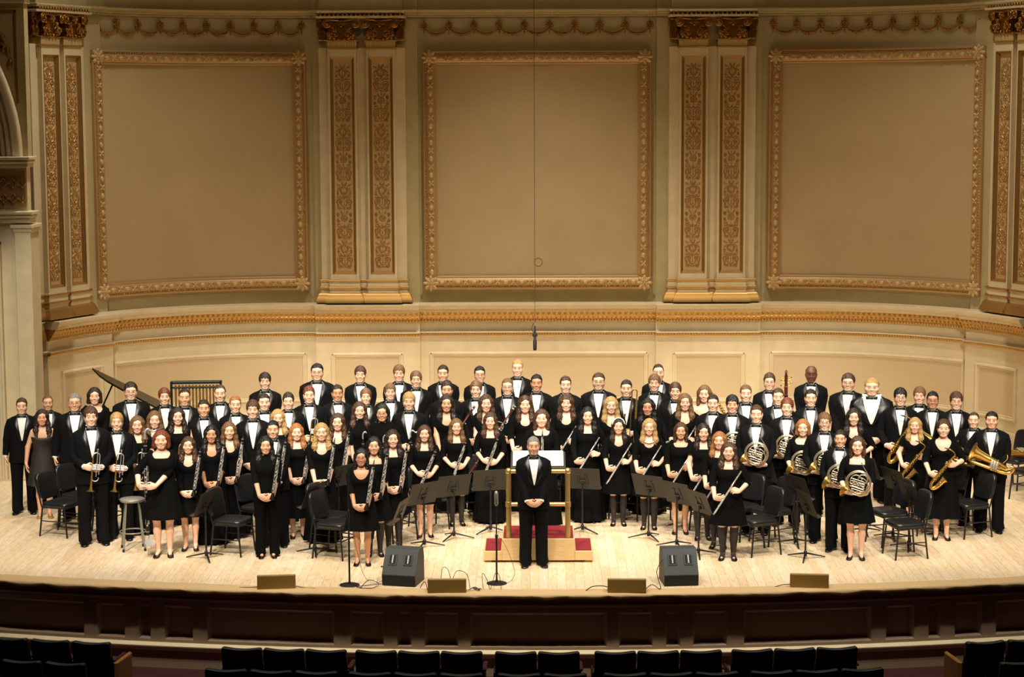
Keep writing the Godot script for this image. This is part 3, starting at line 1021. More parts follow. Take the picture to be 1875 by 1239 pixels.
func build_side_blocks() -> void:
	# the walls beside the stage: a door under a cornice, a gilt panel and a great arch
	for s: int in [-1, 1]:
		var t := struct_node("wall_left" if s < 0 else "wall_right", "cream side wall of the stage with a door, cornice and arch")
		t.position = Vector3(s * 8.02, 0, -5.5)
		t.scale = Vector3(s, 1, 1) if s > 0 else Vector3(1, 1, 1)
		var d := -1.0   # the wall runs towards -x in its own axes
		if s > 0:
			t.scale = Vector3.ONE
			t.rotation.y = 0.0
			d = 1.0
		var wl := MB.new()
		# pieces round the arch: below the spring, and above it as a ring of quads
		var bx := func(mb: MB, x0: float, x1: float, y0: float, y1: float, z0: float, z1: float, bev := 0.0) -> void:
			mb.box(Vector3(d * (x0 + x1) / 2, (y0 + y1) / 2, (z0 + z1) / 2), Vector3(absf(x1 - x0), y1 - y0, z1 - z0), bev)
		bx.call(wl, 0.06, 4.9, 0.0, 5.12, -0.3, -0.08)
		part(t, "lower_wall", wl, M.cream)
		var pi := MB.new()
		bx.call(pi, 0.0, 0.26, 0.0, 4.0, -0.5, 0.04, 0.01)
		bx.call(pi, -0.03, 0.29, 0.0, 0.3, -0.5, 0.07, 0.01)
		bx.call(pi, -0.02, 0.28, 3.98, 4.04, -0.5, 0.06, 0.01)
		bx.call(pi, -0.05, 0.31, 4.04, 4.1, -0.5, 0.09, 0.01)
		part(t, "corner_pilaster", pi, M.cream)
		var co := MB.new()
		bx.call(co, -0.01, 4.9, 4.12, 4.2, -0.3, 0.06, 0.01)
		bx.call(co, -0.04, 4.9, 4.2, 4.26, -0.3, 0.12, 0.02)
		bx.call(co, -0.07, 4.9, 4.26, 4.31, -0.3, 0.16, 0.01)
		bx.call(co, -0.0, 4.9, 5.0, 5.06, -0.3, 0.08, 0.01)
		bx.call(co, -0.03, 4.9, 5.06, 5.12, -0.3, 0.14, 0.02)
		bx.call(co, -0.06, 4.9, 5.12, 5.17, -0.3, 0.18, 0.01)
		part(t, "cornice", co, M.cream)
		var gp := MB.new()
		bx.call(gp, 0.08, 4.0, 4.36, 4.95, -0.08, -0.06)
		part(t, "gilt_panel", gp, M.frame_gilt)
		var go := MB.new()
		for k in 24:
			var x := 0.13 + k * 0.075
			for row in 2:
				var yy := 4.44 + row * 0.24 + (0.06 if k % 2 else 0.0)
				for m in 3:
					var b := Basis(Vector3(0, 0, 1), (m - 1) * 0.7)
					go.ball(Vector3(d * x, yy, -0.055) + b * Vector3(0, 0.06, 0), Vector3(0.016, 0.07, 0.03), 6, 4, b)
				go.ball(Vector3(d * x, yy, -0.045), Vector3(0.022, 0.022, 0.025), 6, 4)
		part(t, "gilt_leaves", go, M.relief_gilt).set_meta("kind", "stuff")
		# arch: stepped ring and spandrel
		var r := 3.55
		var cx := 0.1 + r
		var ar := MB.new()
		var fr := []
		for k in 25:
			var a := PI * k / 48.0
			fr.append(Transform3D(Basis(Vector3(-d * cos(a), sin(a), 0), Vector3(0, 0, 1), Vector3(-d * cos(a), sin(a), 0).cross(Vector3(0, 0, 1))), Vector3(d * cx, 5.17, 0)))
		ar.sweep(v2([r, -0.2, r, 0.02, r - 0.04, 0.05, r - 0.14, 0.05, r - 0.15, 0.0, r - 0.24, 0.0, r - 0.25, -0.05, r - 0.34, -0.05, r - 0.36, -0.1, r - 0.48, -0.1, r - 0.5, -0.2, r - 0.5, -0.4]), fr)
		part(t, "arch", ar, M.cream)
		var sp := MB.new()
		for k in 24:
			var a := PI * k / 48.0
			var b := PI * (k + 1) / 48.0
			var p0 := Vector3(d * (cx - r * cos(a)), 5.17 + r * sin(a), -0.06)
			var p1 := Vector3(d * (cx - r * cos(b)), 5.17 + r * sin(b), -0.06)
			sp._fq([p0, p1, Vector3(d * 0.02, p1.y, -0.06), Vector3(d * 0.02, p0.y, -0.06)], Vector3(0, 0, 1))
		sp._fq([Vector3(d * 0.02, 5.1, -0.06), Vector3(d * 0.02, CEIL, -0.06), Vector3(d * 0.02, CEIL, -0.3), Vector3(d * 0.02, 5.1, -0.3)], Vector3(-d, 0, 0))
		sp._fq([Vector3(d * 0.02, 5.17 + r, -0.06), Vector3(d * 4.9, 5.17 + r, -0.06), Vector3(d * 4.9, CEIL, -0.06), Vector3(d * 0.02, CEIL, -0.06)], Vector3(0, 0, 1))
		sp._fq([Vector3(d * 0.3, 5.1, -0.36), Vector3(d * 4.9, 5.1, -0.36), Vector3(d * 4.9, 9.2, -0.36), Vector3(d * 0.3, 9.2, -0.36)], Vector3(0, 0, 1))
		part(t, "upper_wall", sp, M.sage)
		var so := MB.new()
		rng.seed = 5
		for k in 60:
			var x := rng.randf_range(0.24, 1.0)
			var y := rng.randf_range(6.1, 7.35)
			if Vector2(x - cx, y - 5.17).length() < r + 0.12: continue
			so.ball(Vector3(d * x, y, -0.05), Vector3(0.05, 0.09, 0.035), 6, 5, Basis(Vector3(0, 0, 1), rng.randf_range(-1.2, 1.2)))
		part(t, "spandrel_leaves", so, M.old_gold).set_meta("kind", "stuff")
		var sb := MB.new()
		bx.call(sb, 0.14, 0.17, 6.0, 7.45, -0.06, -0.03)
		bx.call(sb, 0.14, 2.0, 7.42, 7.46, -0.06, -0.03)
		part(t, "spandrel_border", sb, M.old_gold)
		var en := MB.new()
		bx.call(en, -0.02, 4.9, 7.56, 7.62, -0.3, 0.02)
		bx.call(en, -0.05, 4.9, 7.62, 7.72, -0.3, 0.06, 0.01)
		bx.call(en, -0.1, 4.9, 8.6, 8.95, -0.3, 0.3, 0.05)
		part(t, "entablature", en, M.cream)
		# the stage door and its moulded frame
		var dr := struct_node("door_1" if s < 0 else "door_2", "pale stage door in a moulded frame")
		dr.position = t.position
		var df := MB.new()
		for k in 3:
			var x := 0.5 + k * 0.05
			bx.call(df, x, x + 0.04, 0.0, 3.82 - k * 0.05, -0.08, 0.02 - 0.025 * k)
			bx.call(df, x, 3.0, 3.78 - k * 0.05, 3.82 - k * 0.05, -0.08, 0.02 - 0.025 * k)
		part(dr, "door_frame", df, M.cream)
		var dl := MB.new()
		bx.call(dl, 0.66, 2.8, 0.01, 3.66, -0.078, -0.05)
		part(dr, "door_leaf", dl, M.cream)

# ---------------------------------------------------------------- figures
class Net:
	# a distance field on a grid, meshed as surface nets
	var o: Vector3
	var h: float
	var nx: int
	var ny: int
	var nz: int
	var f := PackedFloat32Array()
	func _init(lo: Vector3, hi: Vector3, cell: float) -> void:
		o = lo
		h = cell
		nx = int(ceil((hi.x - lo.x) / h)) + 1
		ny = int(ceil((hi.y - lo.y) / h)) + 1
		nz = int(ceil((hi.z - lo.z) / h)) + 1
		f.resize(nx * ny * nz)
		f.fill(0.2)
	func _lo(p: Vector3) -> Vector3i:
		return Vector3i(((p - o) / h).floor()).clamp(Vector3i.ZERO, Vector3i(nx - 1, ny - 1, nz - 1))
	func _hi(p: Vector3) -> Vector3i:
		return Vector3i(((p - o) / h).ceil()).clamp(Vector3i.ZERO, Vector3i(nx - 1, ny - 1, nz - 1))
	func cap(a: Vector3, b: Vector3, ra: float, rb: float, k := 0.03, sc := Vector3.ONE) -> void:
		# tapered capsule; sc squeezes it about its own axis
		var r := maxf(ra, rb)
		var m := Vector3.ONE * (r * maxf(1.0, maxf(sc.x, sc.z)) + k + 2.0 * h)
		var l := _lo(a.min(b) - m)
		var g := _hi(a.max(b) + m)
		var ab := (b - a) / sc
		var inv := 1.0 / maxf(ab.length_squared(), 1e-9)
		var dr := rb - ra
		var smin := minf(sc.x, minf(sc.y, sc.z))
		var isc := Vector3.ONE / sc
		for x in range(l.x, g.x + 1):
			for y in range(l.y, g.y + 1):
				var q := (x * ny + y) * nz + l.z
				var p := (o + Vector3(x, y, l.z) * h - a) * isc
				var dz := h * isc.z
				for z in range(l.z, g.z + 1):
					var t := clampf(p.dot(ab) * inv, 0.0, 1.0)
					var d := ((p - ab * t).length() - ra - dr * t) * smin
					var e := f[q]
					var w := k - absf(d - e)
					f[q] = minf(d, e) if w <= 0.0 else minf(d, e) - w * w * 0.25 / k
					q += 1
					p.z += dz
	func ell(c: Vector3, r: Vector3, k := 0.02, bs := Basis.IDENTITY, cut := false) -> void:
		var m := Vector3.ONE * (maxf(r.x, maxf(r.y, r.z)) + k + 2.0 * h) if bs != Basis.IDENTITY else r + Vector3.ONE * (k + 2.0 * h)
		var l := _lo(c - m)
		var g := _hi(c + m)
		var ir := Vector3.ONE / r
		var ib := bs.transposed()
		var turned := bs != Basis.IDENTITY
		for x in range(l.x, g.x + 1):
			for y in range(l.y, g.y + 1):
				var q := (x * ny + y) * nz + l.z
				for z in range(l.z, g.z + 1):
					var p := o + Vector3(x, y, z) * h - c
					if turned: p = ib * p
					p *= ir
					var k0 := p.length()
					var d := k0 * (k0 - 1.0) / maxf((p * ir).length(), 1e-4)
					var e := f[q]
					if cut:
						d = -d
						var w := k - absf(d - e)
						f[q] = maxf(d, e) if w <= 0.0 else maxf(d, e) + w * w * 0.25 / k
					else:
						var w := k - absf(d - e)
						f[q] = minf(d, e) if w <= 0.0 else minf(d, e) - w * w * 0.25 / k
					q += 1
	func ripple(fn: Callable) -> void:
		# adds fn(p) near the surface
		for x in nx:
			for y in ny:
				var q := (x * ny + y) * nz
				for z in nz:
					if absf(f[q]) < 0.03: f[q] += fn.call(o + Vector3(x, y, z) * h)
					q += 1
	func into(mb: MB, tint = null) -> void:
		var ids := PackedInt32Array()
		ids.resize(nx * ny * nz)
		ids.fill(-1)
		var sx := ny * nz
		var sy := nz
		var far := h * 3.2
		for x in nx - 1:
			for y in ny - 1:
				var q := (x * ny + y) * nz - 1
				for z in nz - 1:
					q += 1
					var a := f[q]
					if a > far or a < -far: continue
					var b := f[q + 1]
					var c := f[q + sy]
					var d := f[q + sy + 1]
					var e := f[q + sx]
					var g := f[q + sx + 1]
					var u := f[q + sx + sy]
					var w := f[q + sx + sy + 1]
					var lo := minf(minf(minf(a, b), minf(c, d)), minf(minf(e, g), minf(u, w)))
					if lo >= 0.0: continue
					if maxf(maxf(maxf(a, b), maxf(c, d)), maxf(maxf(e, g), maxf(u, w))) < 0.0: continue
					var s := Vector3.ZERO
					var k := 0
					if (a < 0) != (b < 0): s += Vector3(0, 0, a / (a - b)); k += 1
					if (c < 0) != (d < 0): s += Vector3(0, 1, c / (c - d)); k += 1
					if (e < 0) != (g < 0): s += Vector3(1, 0, e / (e - g)); k += 1
					if (u < 0) != (w < 0): s += Vector3(1, 1, u / (u - w)); k += 1
					if (a < 0) != (c < 0): s += Vector3(0, a / (a - c), 0); k += 1
					if (b < 0) != (d < 0): s += Vector3(0, b / (b - d), 1); k += 1
					if (e < 0) != (u < 0): s += Vector3(1, e / (e - u), 0); k += 1
					if (g < 0) != (w < 0): s += Vector3(1, g / (g - w), 1); k += 1
					if (a < 0) != (e < 0): s += Vector3(a / (a - e), 0, 0); k += 1
					if (b < 0) != (g < 0): s += Vector3(b / (b - g), 0, 1); k += 1
					if (c < 0) != (u < 0): s += Vector3(c / (c - u), 1, 0); k += 1
					if (d < 0) != (w < 0): s += Vector3(d / (d - w), 1, 1); k += 1
					ids[q] = mb.v.size()
					var p := o + (Vector3(x, y, z) + s / k) * h
					mb.v.append(p)
					var nn := Vector3(e + g + u + w - a - b - c - d, c + d + u + w - a - b - e - g, b + d + g + w - a - c - e - u).normalized()
					mb.n.append(nn)
					mb.c.append(mb.col if tint == null else tint.call(p, nn))
					mb.t.append(Vector2.ZERO)
		for x in range(1, nx - 1):
			for y in range(1, ny - 1):
				var q := (x * ny + y) * nz
				for z in range(1, nz - 1):
					q += 1
					if ids[q] < 0: continue
					var a := f[q] < 0.0
					if a != (f[q + sx] < 0.0): _face(mb, ids[q], ids[q - sy], ids[q - sy - 1], ids[q - 1], a)
					if a != (f[q + sy] < 0.0): _face(mb, ids[q], ids[q - 1], ids[q - sx - 1], ids[q - sx], a)
					if a != (f[q + 1] < 0.0): _face(mb, ids[q], ids[q - sx], ids[q - sx - sy], ids[q - sy], a)
	func _face(mb: MB, a: int, b: int, c: int, d: int, inside: bool) -> void:
		if a < 0 or b < 0 or c < 0 or d < 0: return
		if inside: mb.i.append_array(PackedInt32Array([a, c, b, a, d, c]))
		else: mb.i.append_array(PackedInt32Array([a, b, c, a, c, d]))

var heads := {}

func head_mb(kind: String) -> MB:
	# centre of the head at eye level, face towards +z; kinds: m, mr (round), f, fr
	if heads.has(kind): return heads[kind]
	var fem := kind[0] == "f"
	var wide := 1.09 if kind.length() > 1 else 1.0
	var s := Net.new(Vector3(-0.1, -0.2, -0.13), Vector3(0.1, 0.135, 0.13), 0.0046)
	s.ell(Vector3(0, 0.03, -0.012), Vector3(0.075 * (0.97 if fem else 1.0), 0.089, 0.095))
	s.ell(Vector3(0, -0.03, 0.018), Vector3(0.062 * wide, 0.08, 0.07), 0.03)
	s.ell(Vector3(0, -0.097, 0.056), Vector3(0.02 if fem else 0.027, 0.018, 0.02), 0.03)
	for e: float in [-1.0, 1.0]:
		s.cap(Vector3(e * 0.05 * wide, -0.045, -0.005), Vector3(e * 0.02, -0.095, 0.05), 0.019 if fem else 0.024, 0.016, 0.03)
		s.ell(Vector3(e * 0.04 * wide, -0.026, 0.06), Vector3(0.024, 0.022, 0.02), 0.03)
		s.ell(Vector3(e * 0.077, -0.008, -0.012), Vector3(0.009, 0.03, 0.018), 0.006)
	s.ell(Vector3(0, 0.035, 0.055), Vector3(0.055, 0.035, 0.035), 0.03)
	for e: float in [-1.0, 1.0]:
		s.ell(Vector3(e * 0.031, -0.001, 0.1), Vector3(0.019, 0.011, 0.013), 0.014, Basis.IDENTITY, true)
		s.ell(Vector3(e * 0.031, -0.001, 0.0775), Vector3(0.0145, 0.0115, 0.0115), 0.004)
	s.cap(Vector3(0, 0.012, 0.086), Vector3(0, -0.028, 0.101), 0.006, 0.0085 if fem else 0.0105, 0.014)
	for e: float in [-1.0, 1.0]: s.ell(Vector3(e * 0.0095, -0.031, 0.092), Vector3(0.0065, 0.006, 0.008), 0.008)
	for e: float in [-1.0, 1.0]:
		s.cap(Vector3(0, -0.061, 0.0835), Vector3(e * 0.026, -0.0555, 0.073), 0.005, 0.003, 0.01)
		s.cap(Vector3(0, -0.0745, 0.081), Vector3(e * 0.022, -0.063, 0.073), 0.006, 0.003, 0.01)
	s.cap(Vector3(0, -0.08, -0.02), Vector3(0, -0.25, -0.035), 0.047 if fem else 0.055, 0.05 if fem else 0.062, 0.03)
	var tint := func(p: Vector3, nn: Vector3) -> Color:
		var ax := absf(p.x)
		if p.z > 0.05:
			var ex := absf(ax - 0.031)
			if ex < 0.0155 and absf(p.y + 0.001) < 0.0075 - ex * 0.22:
				return Color(0.06, 0.04, 0.03) if ex < 0.006 else Color(1.0, 1.0, 1.0)
			if ex < 0.017 and absf(p.y - 0.0085) < 0.0025: return Color(0.45, 0.33, 0.28)
			if ax > 0.013 and ax < 0.049 and absf(p.y - 0.0235 - 0.003 * sin((ax - 0.012) * 80.0)) < (0.0026 if fem else 0.0036):
				return Color(0.4, 0.3, 0.24)
			var my := p.y + 0.0675 - ax * ax * 14.0
			if absf(my) < 0.0115 - ax * 0.24 and ax < 0.03:
				if absf(my) < 0.0048 - ax * 0.08 and ax < 0.023: return Color(1.0, 1.0, 1.0)
				return Color(0.78, 0.4, 0.38) if fem else Color(0.86, 0.6, 0.55)
			if absf(ax - 0.042) < 0.018 and absf(p.y + 0.03) < 0.016: return Color(1.0, 0.9, 0.86)
		return Color(1, 0.97, 0.95)
	var mb := MB.new()
	s.into(mb, tint)
	heads[kind] = mb
	return mb

func hand_field(w: Transform3D, curl: float, spread := 0.0) -> Net:
	# w: wrist frame; x along the fingers, y out of the back of the hand, z to the thumb's side
	var mid := w * Vector3(0.08, -0.02, 0)
	var s := Net.new(mid - Vector3.ONE * 0.125, mid + Vector3.ONE * 0.125, 0.0055)
	s.ell(w * Vector3(0.045, 0, 0), Vector3(0.052, 0.017, 0.041), 0.012, w.basis)
	s.ell(w * Vector3(0.008, 0, 0), Vector3(0.026, 0.022, 0.026), 0.02, w.basis)
	var lens := [0.076, 0.084, 0.078, 0.061]
	for k in 4:
		var z := 0.031 - k * 0.0205
		var p := Vector3(0.078 - absf(z - 0.01) * 0.25, 0.0, z)
		var a := 0.0
		var l: float = lens[k]
		for j in 3:
			a -= curl * [0.55, 1.0, 0.7][j] * (1.0 + 0.08 * k)
			var seg: float = l * [0.45, 0.32, 0.25][j]
			var q := p + Vector3(cos(a), sin(a), -spread * (k - 1.5) * 0.1) * seg
			s.cap(w * p, w * q, 0.0095 - j * 0.0008, 0.0088 - j * 0.0008, 0.003 if j > 0 else 0.009)
			p = q
	s.cap(w * Vector3(0.02, -0.004, 0.028), w * Vector3(0.052, -0.018, 0.054), 0.0125, 0.0105, 0.012)
	s.cap(w * Vector3(0.052, -0.018, 0.054), w * Vector3(0.08, -0.028 - 0.012 * curl, 0.05), 0.0102, 0.009, 0.004)
	return s

# arm poses in the measure of a man 1.76 m tall: wrist, finger direction, palm direction for the right (x < 0) and the left hand, curl
const POSES := {
	"clasp": [Vector3(-0.095, 0.905, 0.185), Vector3(0.8, -0.5, 0.25), Vector3(0.2, 0.2, -1), Vector3(0.085, 0.9, 0.2), Vector3(-0.8, -0.5, 0.3), Vector3(-0.1, 0.1, -1), 0.45],
	"side": [Vector3(-0.265, 0.83, 0.02), Vector3(0.05, -1, 0.12), Vector3(1, 0, 0), Vector3(0.265, 0.83, 0.02), Vector3(-0.05, -1, 0.12), Vector3(-1, 0, 0), 0.3],
	"hold": [Vector3(-0.105, 1.03, 0.195), Vector3(0.85, -0.15, 0.4), Vector3(0.2, 0, -1), Vector3(0.1, 1.015, 0.2), Vector3(-0.85, -0.2, 0.45), Vector3(-0.2, 0, -1), 0.75],
	"flute": [Vector3(-0.17, 0.95, 0.195), Vector3(0.75, 0.1, 0.5), Vector3(0.3, 0.3, -0.8), Vector3(0.15, 1.07, 0.195), Vector3(-0.75, 0.15, 0.55), Vector3(-0.2, -0.5, -0.8), 0.85],
	"horn": [Vector3(-0.14, 0.985, 0.185), Vector3(0.9, -0.2, 0.25), Vector3(0.1, 0.75, -0.5), Vector3(0.125, 0.975, 0.2), Vector3(-0.9, -0.25, 0.3), Vector3(-0.1, 0.75, -0.5), 0.55],
	"sax": [Vector3(-0.175, 0.99, 0.18), Vector3(0.75, -0.2, 0.55), Vector3(0.3, 0.1, -0.9), Vector3(0.165, 1.13, 0.18), Vector3(-0.75, 0.05, 0.6), Vector3(-0.3, 0.0, -0.9), 0.8],
	"aside": [Vector3(-0.27, 1.02, 0.16), Vector3(0.3, 0.0, 0.9), Vector3(0.9, 0, -0.3), Vector3(-0.06, 1.03, 0.24), Vector3(-0.85, -0.1, 0.35), Vector3(-0.2, 0, -1), 0.85],
	"euph": [Vector3(-0.2, 1.12, 0.2), Vector3(0.75, -0.1, 0.55), Vector3(0.3, 0.2, -0.9), Vector3(0.11, 0.985, 0.22), Vector3(-0.85, -0.1, 0.4), Vector3(-0.2, 0.7, -0.6), 0.7],
}

func arm_of(pose: String, fem: bool, side: int) -> Array:
	# [shoulder, elbow, wrist, hand frame, curl]
	var p: Array = POSES[pose]
	var k := 0 if side < 0 else 3
	var sc := 0.938 if fem else 1.0
	var sh := Vector3(side * (0.152 if fem else 0.182), 1.34 if fem else 1.425, -0.015)
	var w: Vector3 = p[k] * Vector3(0.95 if fem else 1.0, sc, 0.92 if fem else 1.0)
	var la := 0.27 if fem else 0.295
	var lb := 0.238 if fem else 0.258
	var d := w - sh
	if d.length() > (la + lb) * 0.995:
		w = sh + d.normalized() * (la + lb) * 0.995
		d = w - sh
	var a := (la * la - lb * lb + d.length_squared()) / (2.0 * d.length())
	var hgt := sqrt(maxf(la * la - a * a, 0.0))
	var pole := Vector3(side * 0.62, -0.4, -0.8)
	if pose == "side": pole = Vector3(side * 0.5, 0, -1)
	var dn := d.normalized()
	var out := (pole - dn * pole.dot(dn)).normalized()
	var el := sh + dn * a + out * hgt
	var fx: Vector3 = p[k + 1].normalized()
	var back: Vector3 = -(p[k + 2] as Vector3)
	back = (back - fx * back.dot(fx)).normalized()
	var fz := fx.cross(back)
	# the thumb of the right hand lies on the other side than that of the left: mirror where needed so that it points up or forward
	if fz.y + fz.z * 0.5 < 0.0: fz = -fz
	return [sh, el, w, Transform3D(Basis(fx, back, fz), w), p[6]]

var bodies := {}

func body_mesh(fem: bool, pose: String, head: String) -> ArrayMesh:
	var key := "%s %s %s" % [fem, pose, head]
	if bodies.has(key): return bodies[key]
	var skel := "%s %s" % [fem, pose]
	if not bodies.has(skel):
		var mb := MB.new()
		mb.col = Color(1, 0.97, 0.95)
		var s := Net.new(Vector3(-0.42, 0.02, -0.2), Vector3(0.42, 1.58, 0.32), 0.0155 if fem else 0.02)
		if fem:
			s.cap(Vector3(-0.05, 0.9, -0.01), Vector3(0.05, 0.9, -0.01), 0.1, 0.1, 0.03, Vector3(1, 1, 0.85))
			s.cap(Vector3(0, 0.95, 0), Vector3(0, 1.15, 0), 0.1, 0.1, 0.05, Vector3(1.1, 1, 0.75))
			s.cap(Vector3(-0.04, 1.2, -0.01), Vector3(0.04, 1.2, -0.01), 0.095, 0.095, 0.05, Vector3(1, 1, 0.9))
			s.cap(Vector3(-0.1, 1.31, -0.02), Vector3(0.1, 1.31, -0.02), 0.044, 0.044, 0.045)
			s.cap(Vector3(-0.03, 1.28, 0.0), Vector3(0.03, 1.28, 0.0), 0.085, 0.085, 0.06, Vector3(1, 1, 0.85))
			s.cap(Vector3(0, 1.32, -0.025), Vector3(0, 1.47, -0.012), 0.056, 0.046, 0.05)
			for e: float in [-1.0, 1.0]:
				s.cap(Vector3(e * 0.085, 0.86, 0), Vector3(e * 0.075, 0.48, 0.005), 0.08, 0.05, 0.03)
				s.cap(Vector3(e * 0.075, 0.48, 0.005), Vector3(e * 0.07, 0.32, -0.018), 0.044, 0.047, 0.02)
				s.cap(Vector3(e * 0.07, 0.32, -0.018), Vector3(e * 0.066, 0.07, -0.02), 0.046, 0.029, 0.02)
				s.cap(Vector3(e * 0.066, 0.05, -0.02), Vector3(e * 0.075, 0.035, 0.1), 0.03, 0.022, 0.02)
		else:
			s.cap(Vector3(0, 0.95, 0), Vector3(0, 1.2, 0), 0.11, 0.12, 0.05, Vector3(1.1, 1, 0.75))
			s.cap(Vector3(-0.1, 1.35, -0.02), Vector3(0.1, 1.35, -0.02), 0.09, 0.09, 0.06, Vector3(1, 1, 0.9))
			s.cap(Vector3(0, 1.38, -0.025), Vector3(0, 1.56, -0.015), 0.062, 0.055, 0.05)
			for e: float in [-1.0, 1.0]:
				s.cap(Vector3(e * 0.09, 0.93, 0), Vector3(e * 0.095, 0.5, 0.0), 0.075, 0.05, 0.03)
				s.cap(Vector3(e * 0.095, 0.5, 0.0), Vector3(e * 0.095, 0.08, -0.02), 0.05, 0.035, 0.03)
		for side: int in [-1, 1]:
			var a := arm_of(pose, fem, side)
			var sh: Vector3 = a[0]
			s.cap(sh * Vector3(0.88, 1.0, 1.0) - Vector3(0, 0.03, 0), a[1], 0.043, 0.035, 0.025)
			s.cap(a[1], a[2], 0.038, 0.026, 0.02)
		s.into(mb)
		for side: int in [-1, 1]:
			var a := arm_of(pose, fem, side)
			hand_field(a[3], a[4]).into(mb)
		bodies[skel] = mb
	var whole := MB.new()
	whole.add(bodies[skel])
	whole.add(head_mb(head), Transform3D(Basis.IDENTITY.scaled(Vector3.ONE * (0.965 if fem else 1.0)), head_at(fem)))
	bodies[key] = whole.mesh()
	return bodies[key]

func head_at(fem: bool) -> Vector3:
	return Vector3(0, 1.53, 0.012) if fem else Vector3(0, 1.64, 0.012)

# torso sections: height, half width, half depth, middle in z
const COAT := [[0.79, 0.215, 0.15, 0.0], [0.86, 0.212, 0.15, 0.0], [0.95, 0.203, 0.145, 0.0], [1.08, 0.192, 0.135, 0.005], [1.2, 0.205, 0.14, 0.008], [1.3, 0.216, 0.142, 0.004], [1.37, 0.222, 0.13, -0.004], [1.415, 0.222, 0.112, -0.012], [1.445, 0.205, 0.095, -0.018], [1.47, 0.16, 0.083, -0.022], [1.492, 0.1, 0.075, -0.02], [1.512, 0.072, 0.068, -0.018], [1.525, 0.066, 0.064, -0.016]]
const GOWN := [[0.86, 0.17, 0.125, 0.0], [0.95, 0.165, 0.12, 0.0], [1.05, 0.135, 0.105, 0.0], [1.12, 0.138, 0.108, 0.004], [1.2, 0.16, 0.128, 0.01], [1.26, 0.166, 0.12, 0.0], [1.31, 0.172, 0.106, -0.01], [1.35, 0.166, 0.092, -0.018], [1.38, 0.146, 0.08, -0.02], [1.41, 0.112, 0.07, -0.02]]

func section(tab: Array, y: float) -> Array:
	for k in tab.size() - 1:
		if y <= tab[k + 1][0] or k == tab.size() - 2:
			var q := clampf((y - tab[k][0]) / (tab[k + 1][0] - tab[k][0]), 0.0, 1.0)
			return [lerpf(tab[k][1], tab[k + 1][1], q), lerpf(tab[k][2], tab[k + 1][2], q), lerpf(tab[k][3], tab[k + 1][3], q)]
	return tab[0].slice(1)

func ring(a: float, b: float, cz: float, y: float, seg := 28, ex := 2.5) -> PackedVector3Array:
	var p := PackedVector3Array()
	for k in seg:
		var t := TAU * k / seg
		var c := cos(t)
		var s := sin(t)
		p.append(Vector3(a * signf(c) * pow(absf(c), 2.0 / ex), y, cz + b * signf(s) * pow(absf(s), 2.0 / ex)))
	return p

func front_z(tab: Array, x: float, y: float, ex := 2.5) -> float:
	var s := section(tab, y)
	return s[2] + s[1] * pow(maxf(1.0 - pow(absf(x) / s[0], ex), 0.0), 1.0 / ex)

func sleeve(mb: MB, a: Array, upto: float, r0: float, r1: float, r2: float, flare := 1.0) -> void:
	# along the arm from inside the shoulder; upto 0..1 shoulder to elbow, 1..2 elbow to wrist
	var pts := PackedVector3Array()
	var rr := PackedFloat32Array()
	var sh: Vector3 = a[0]
	var el: Vector3 = a[1]
	var wr: Vector3 = a[2]
	pts.append(sh * Vector3(0.5, 1.0, 1.0) + Vector3(0, -0.012, 0)); rr.append(r0 * 0.62)
	pts.append(sh * Vector3(0.72, 1.0, 1.0) + Vector3(0, -0.012, 0)); rr.append(r0 * 0.86)
	pts.append(sh * Vector3(0.9, 1.0, 1.0) + Vector3(0, -0.026, 0)); rr.append(r0)
	var k := 9
	for j in range(1, k + 1):
		var q := upto * j / k
		var bend := 0.16
		var p: Vector3
		var r: float
		if q < 1.0: p = (sh - Vector3(0, 0.045, 0)).lerp(el, q); r = lerpf(r0, r1, q)
		else: p = el.lerp(wr, q - 1.0); r = lerpf(r1, r2, q - 1.0)
		if absf(q - 1.0) < bend:
			p = p.lerp((sh.lerp(el, 1.0 - bend) + el.lerp(wr, bend)) / 2.0, 0.6 * (1.0 - absf(q - 1.0) / bend))
		pts.append(p); rr.append(r * (1.0 + 0.035 * sin(q * 19.0)) * lerpf(1.0, flare, float(j) / k))
	mb.tube(pts, rr, 12, true)

var wardrobe := {}

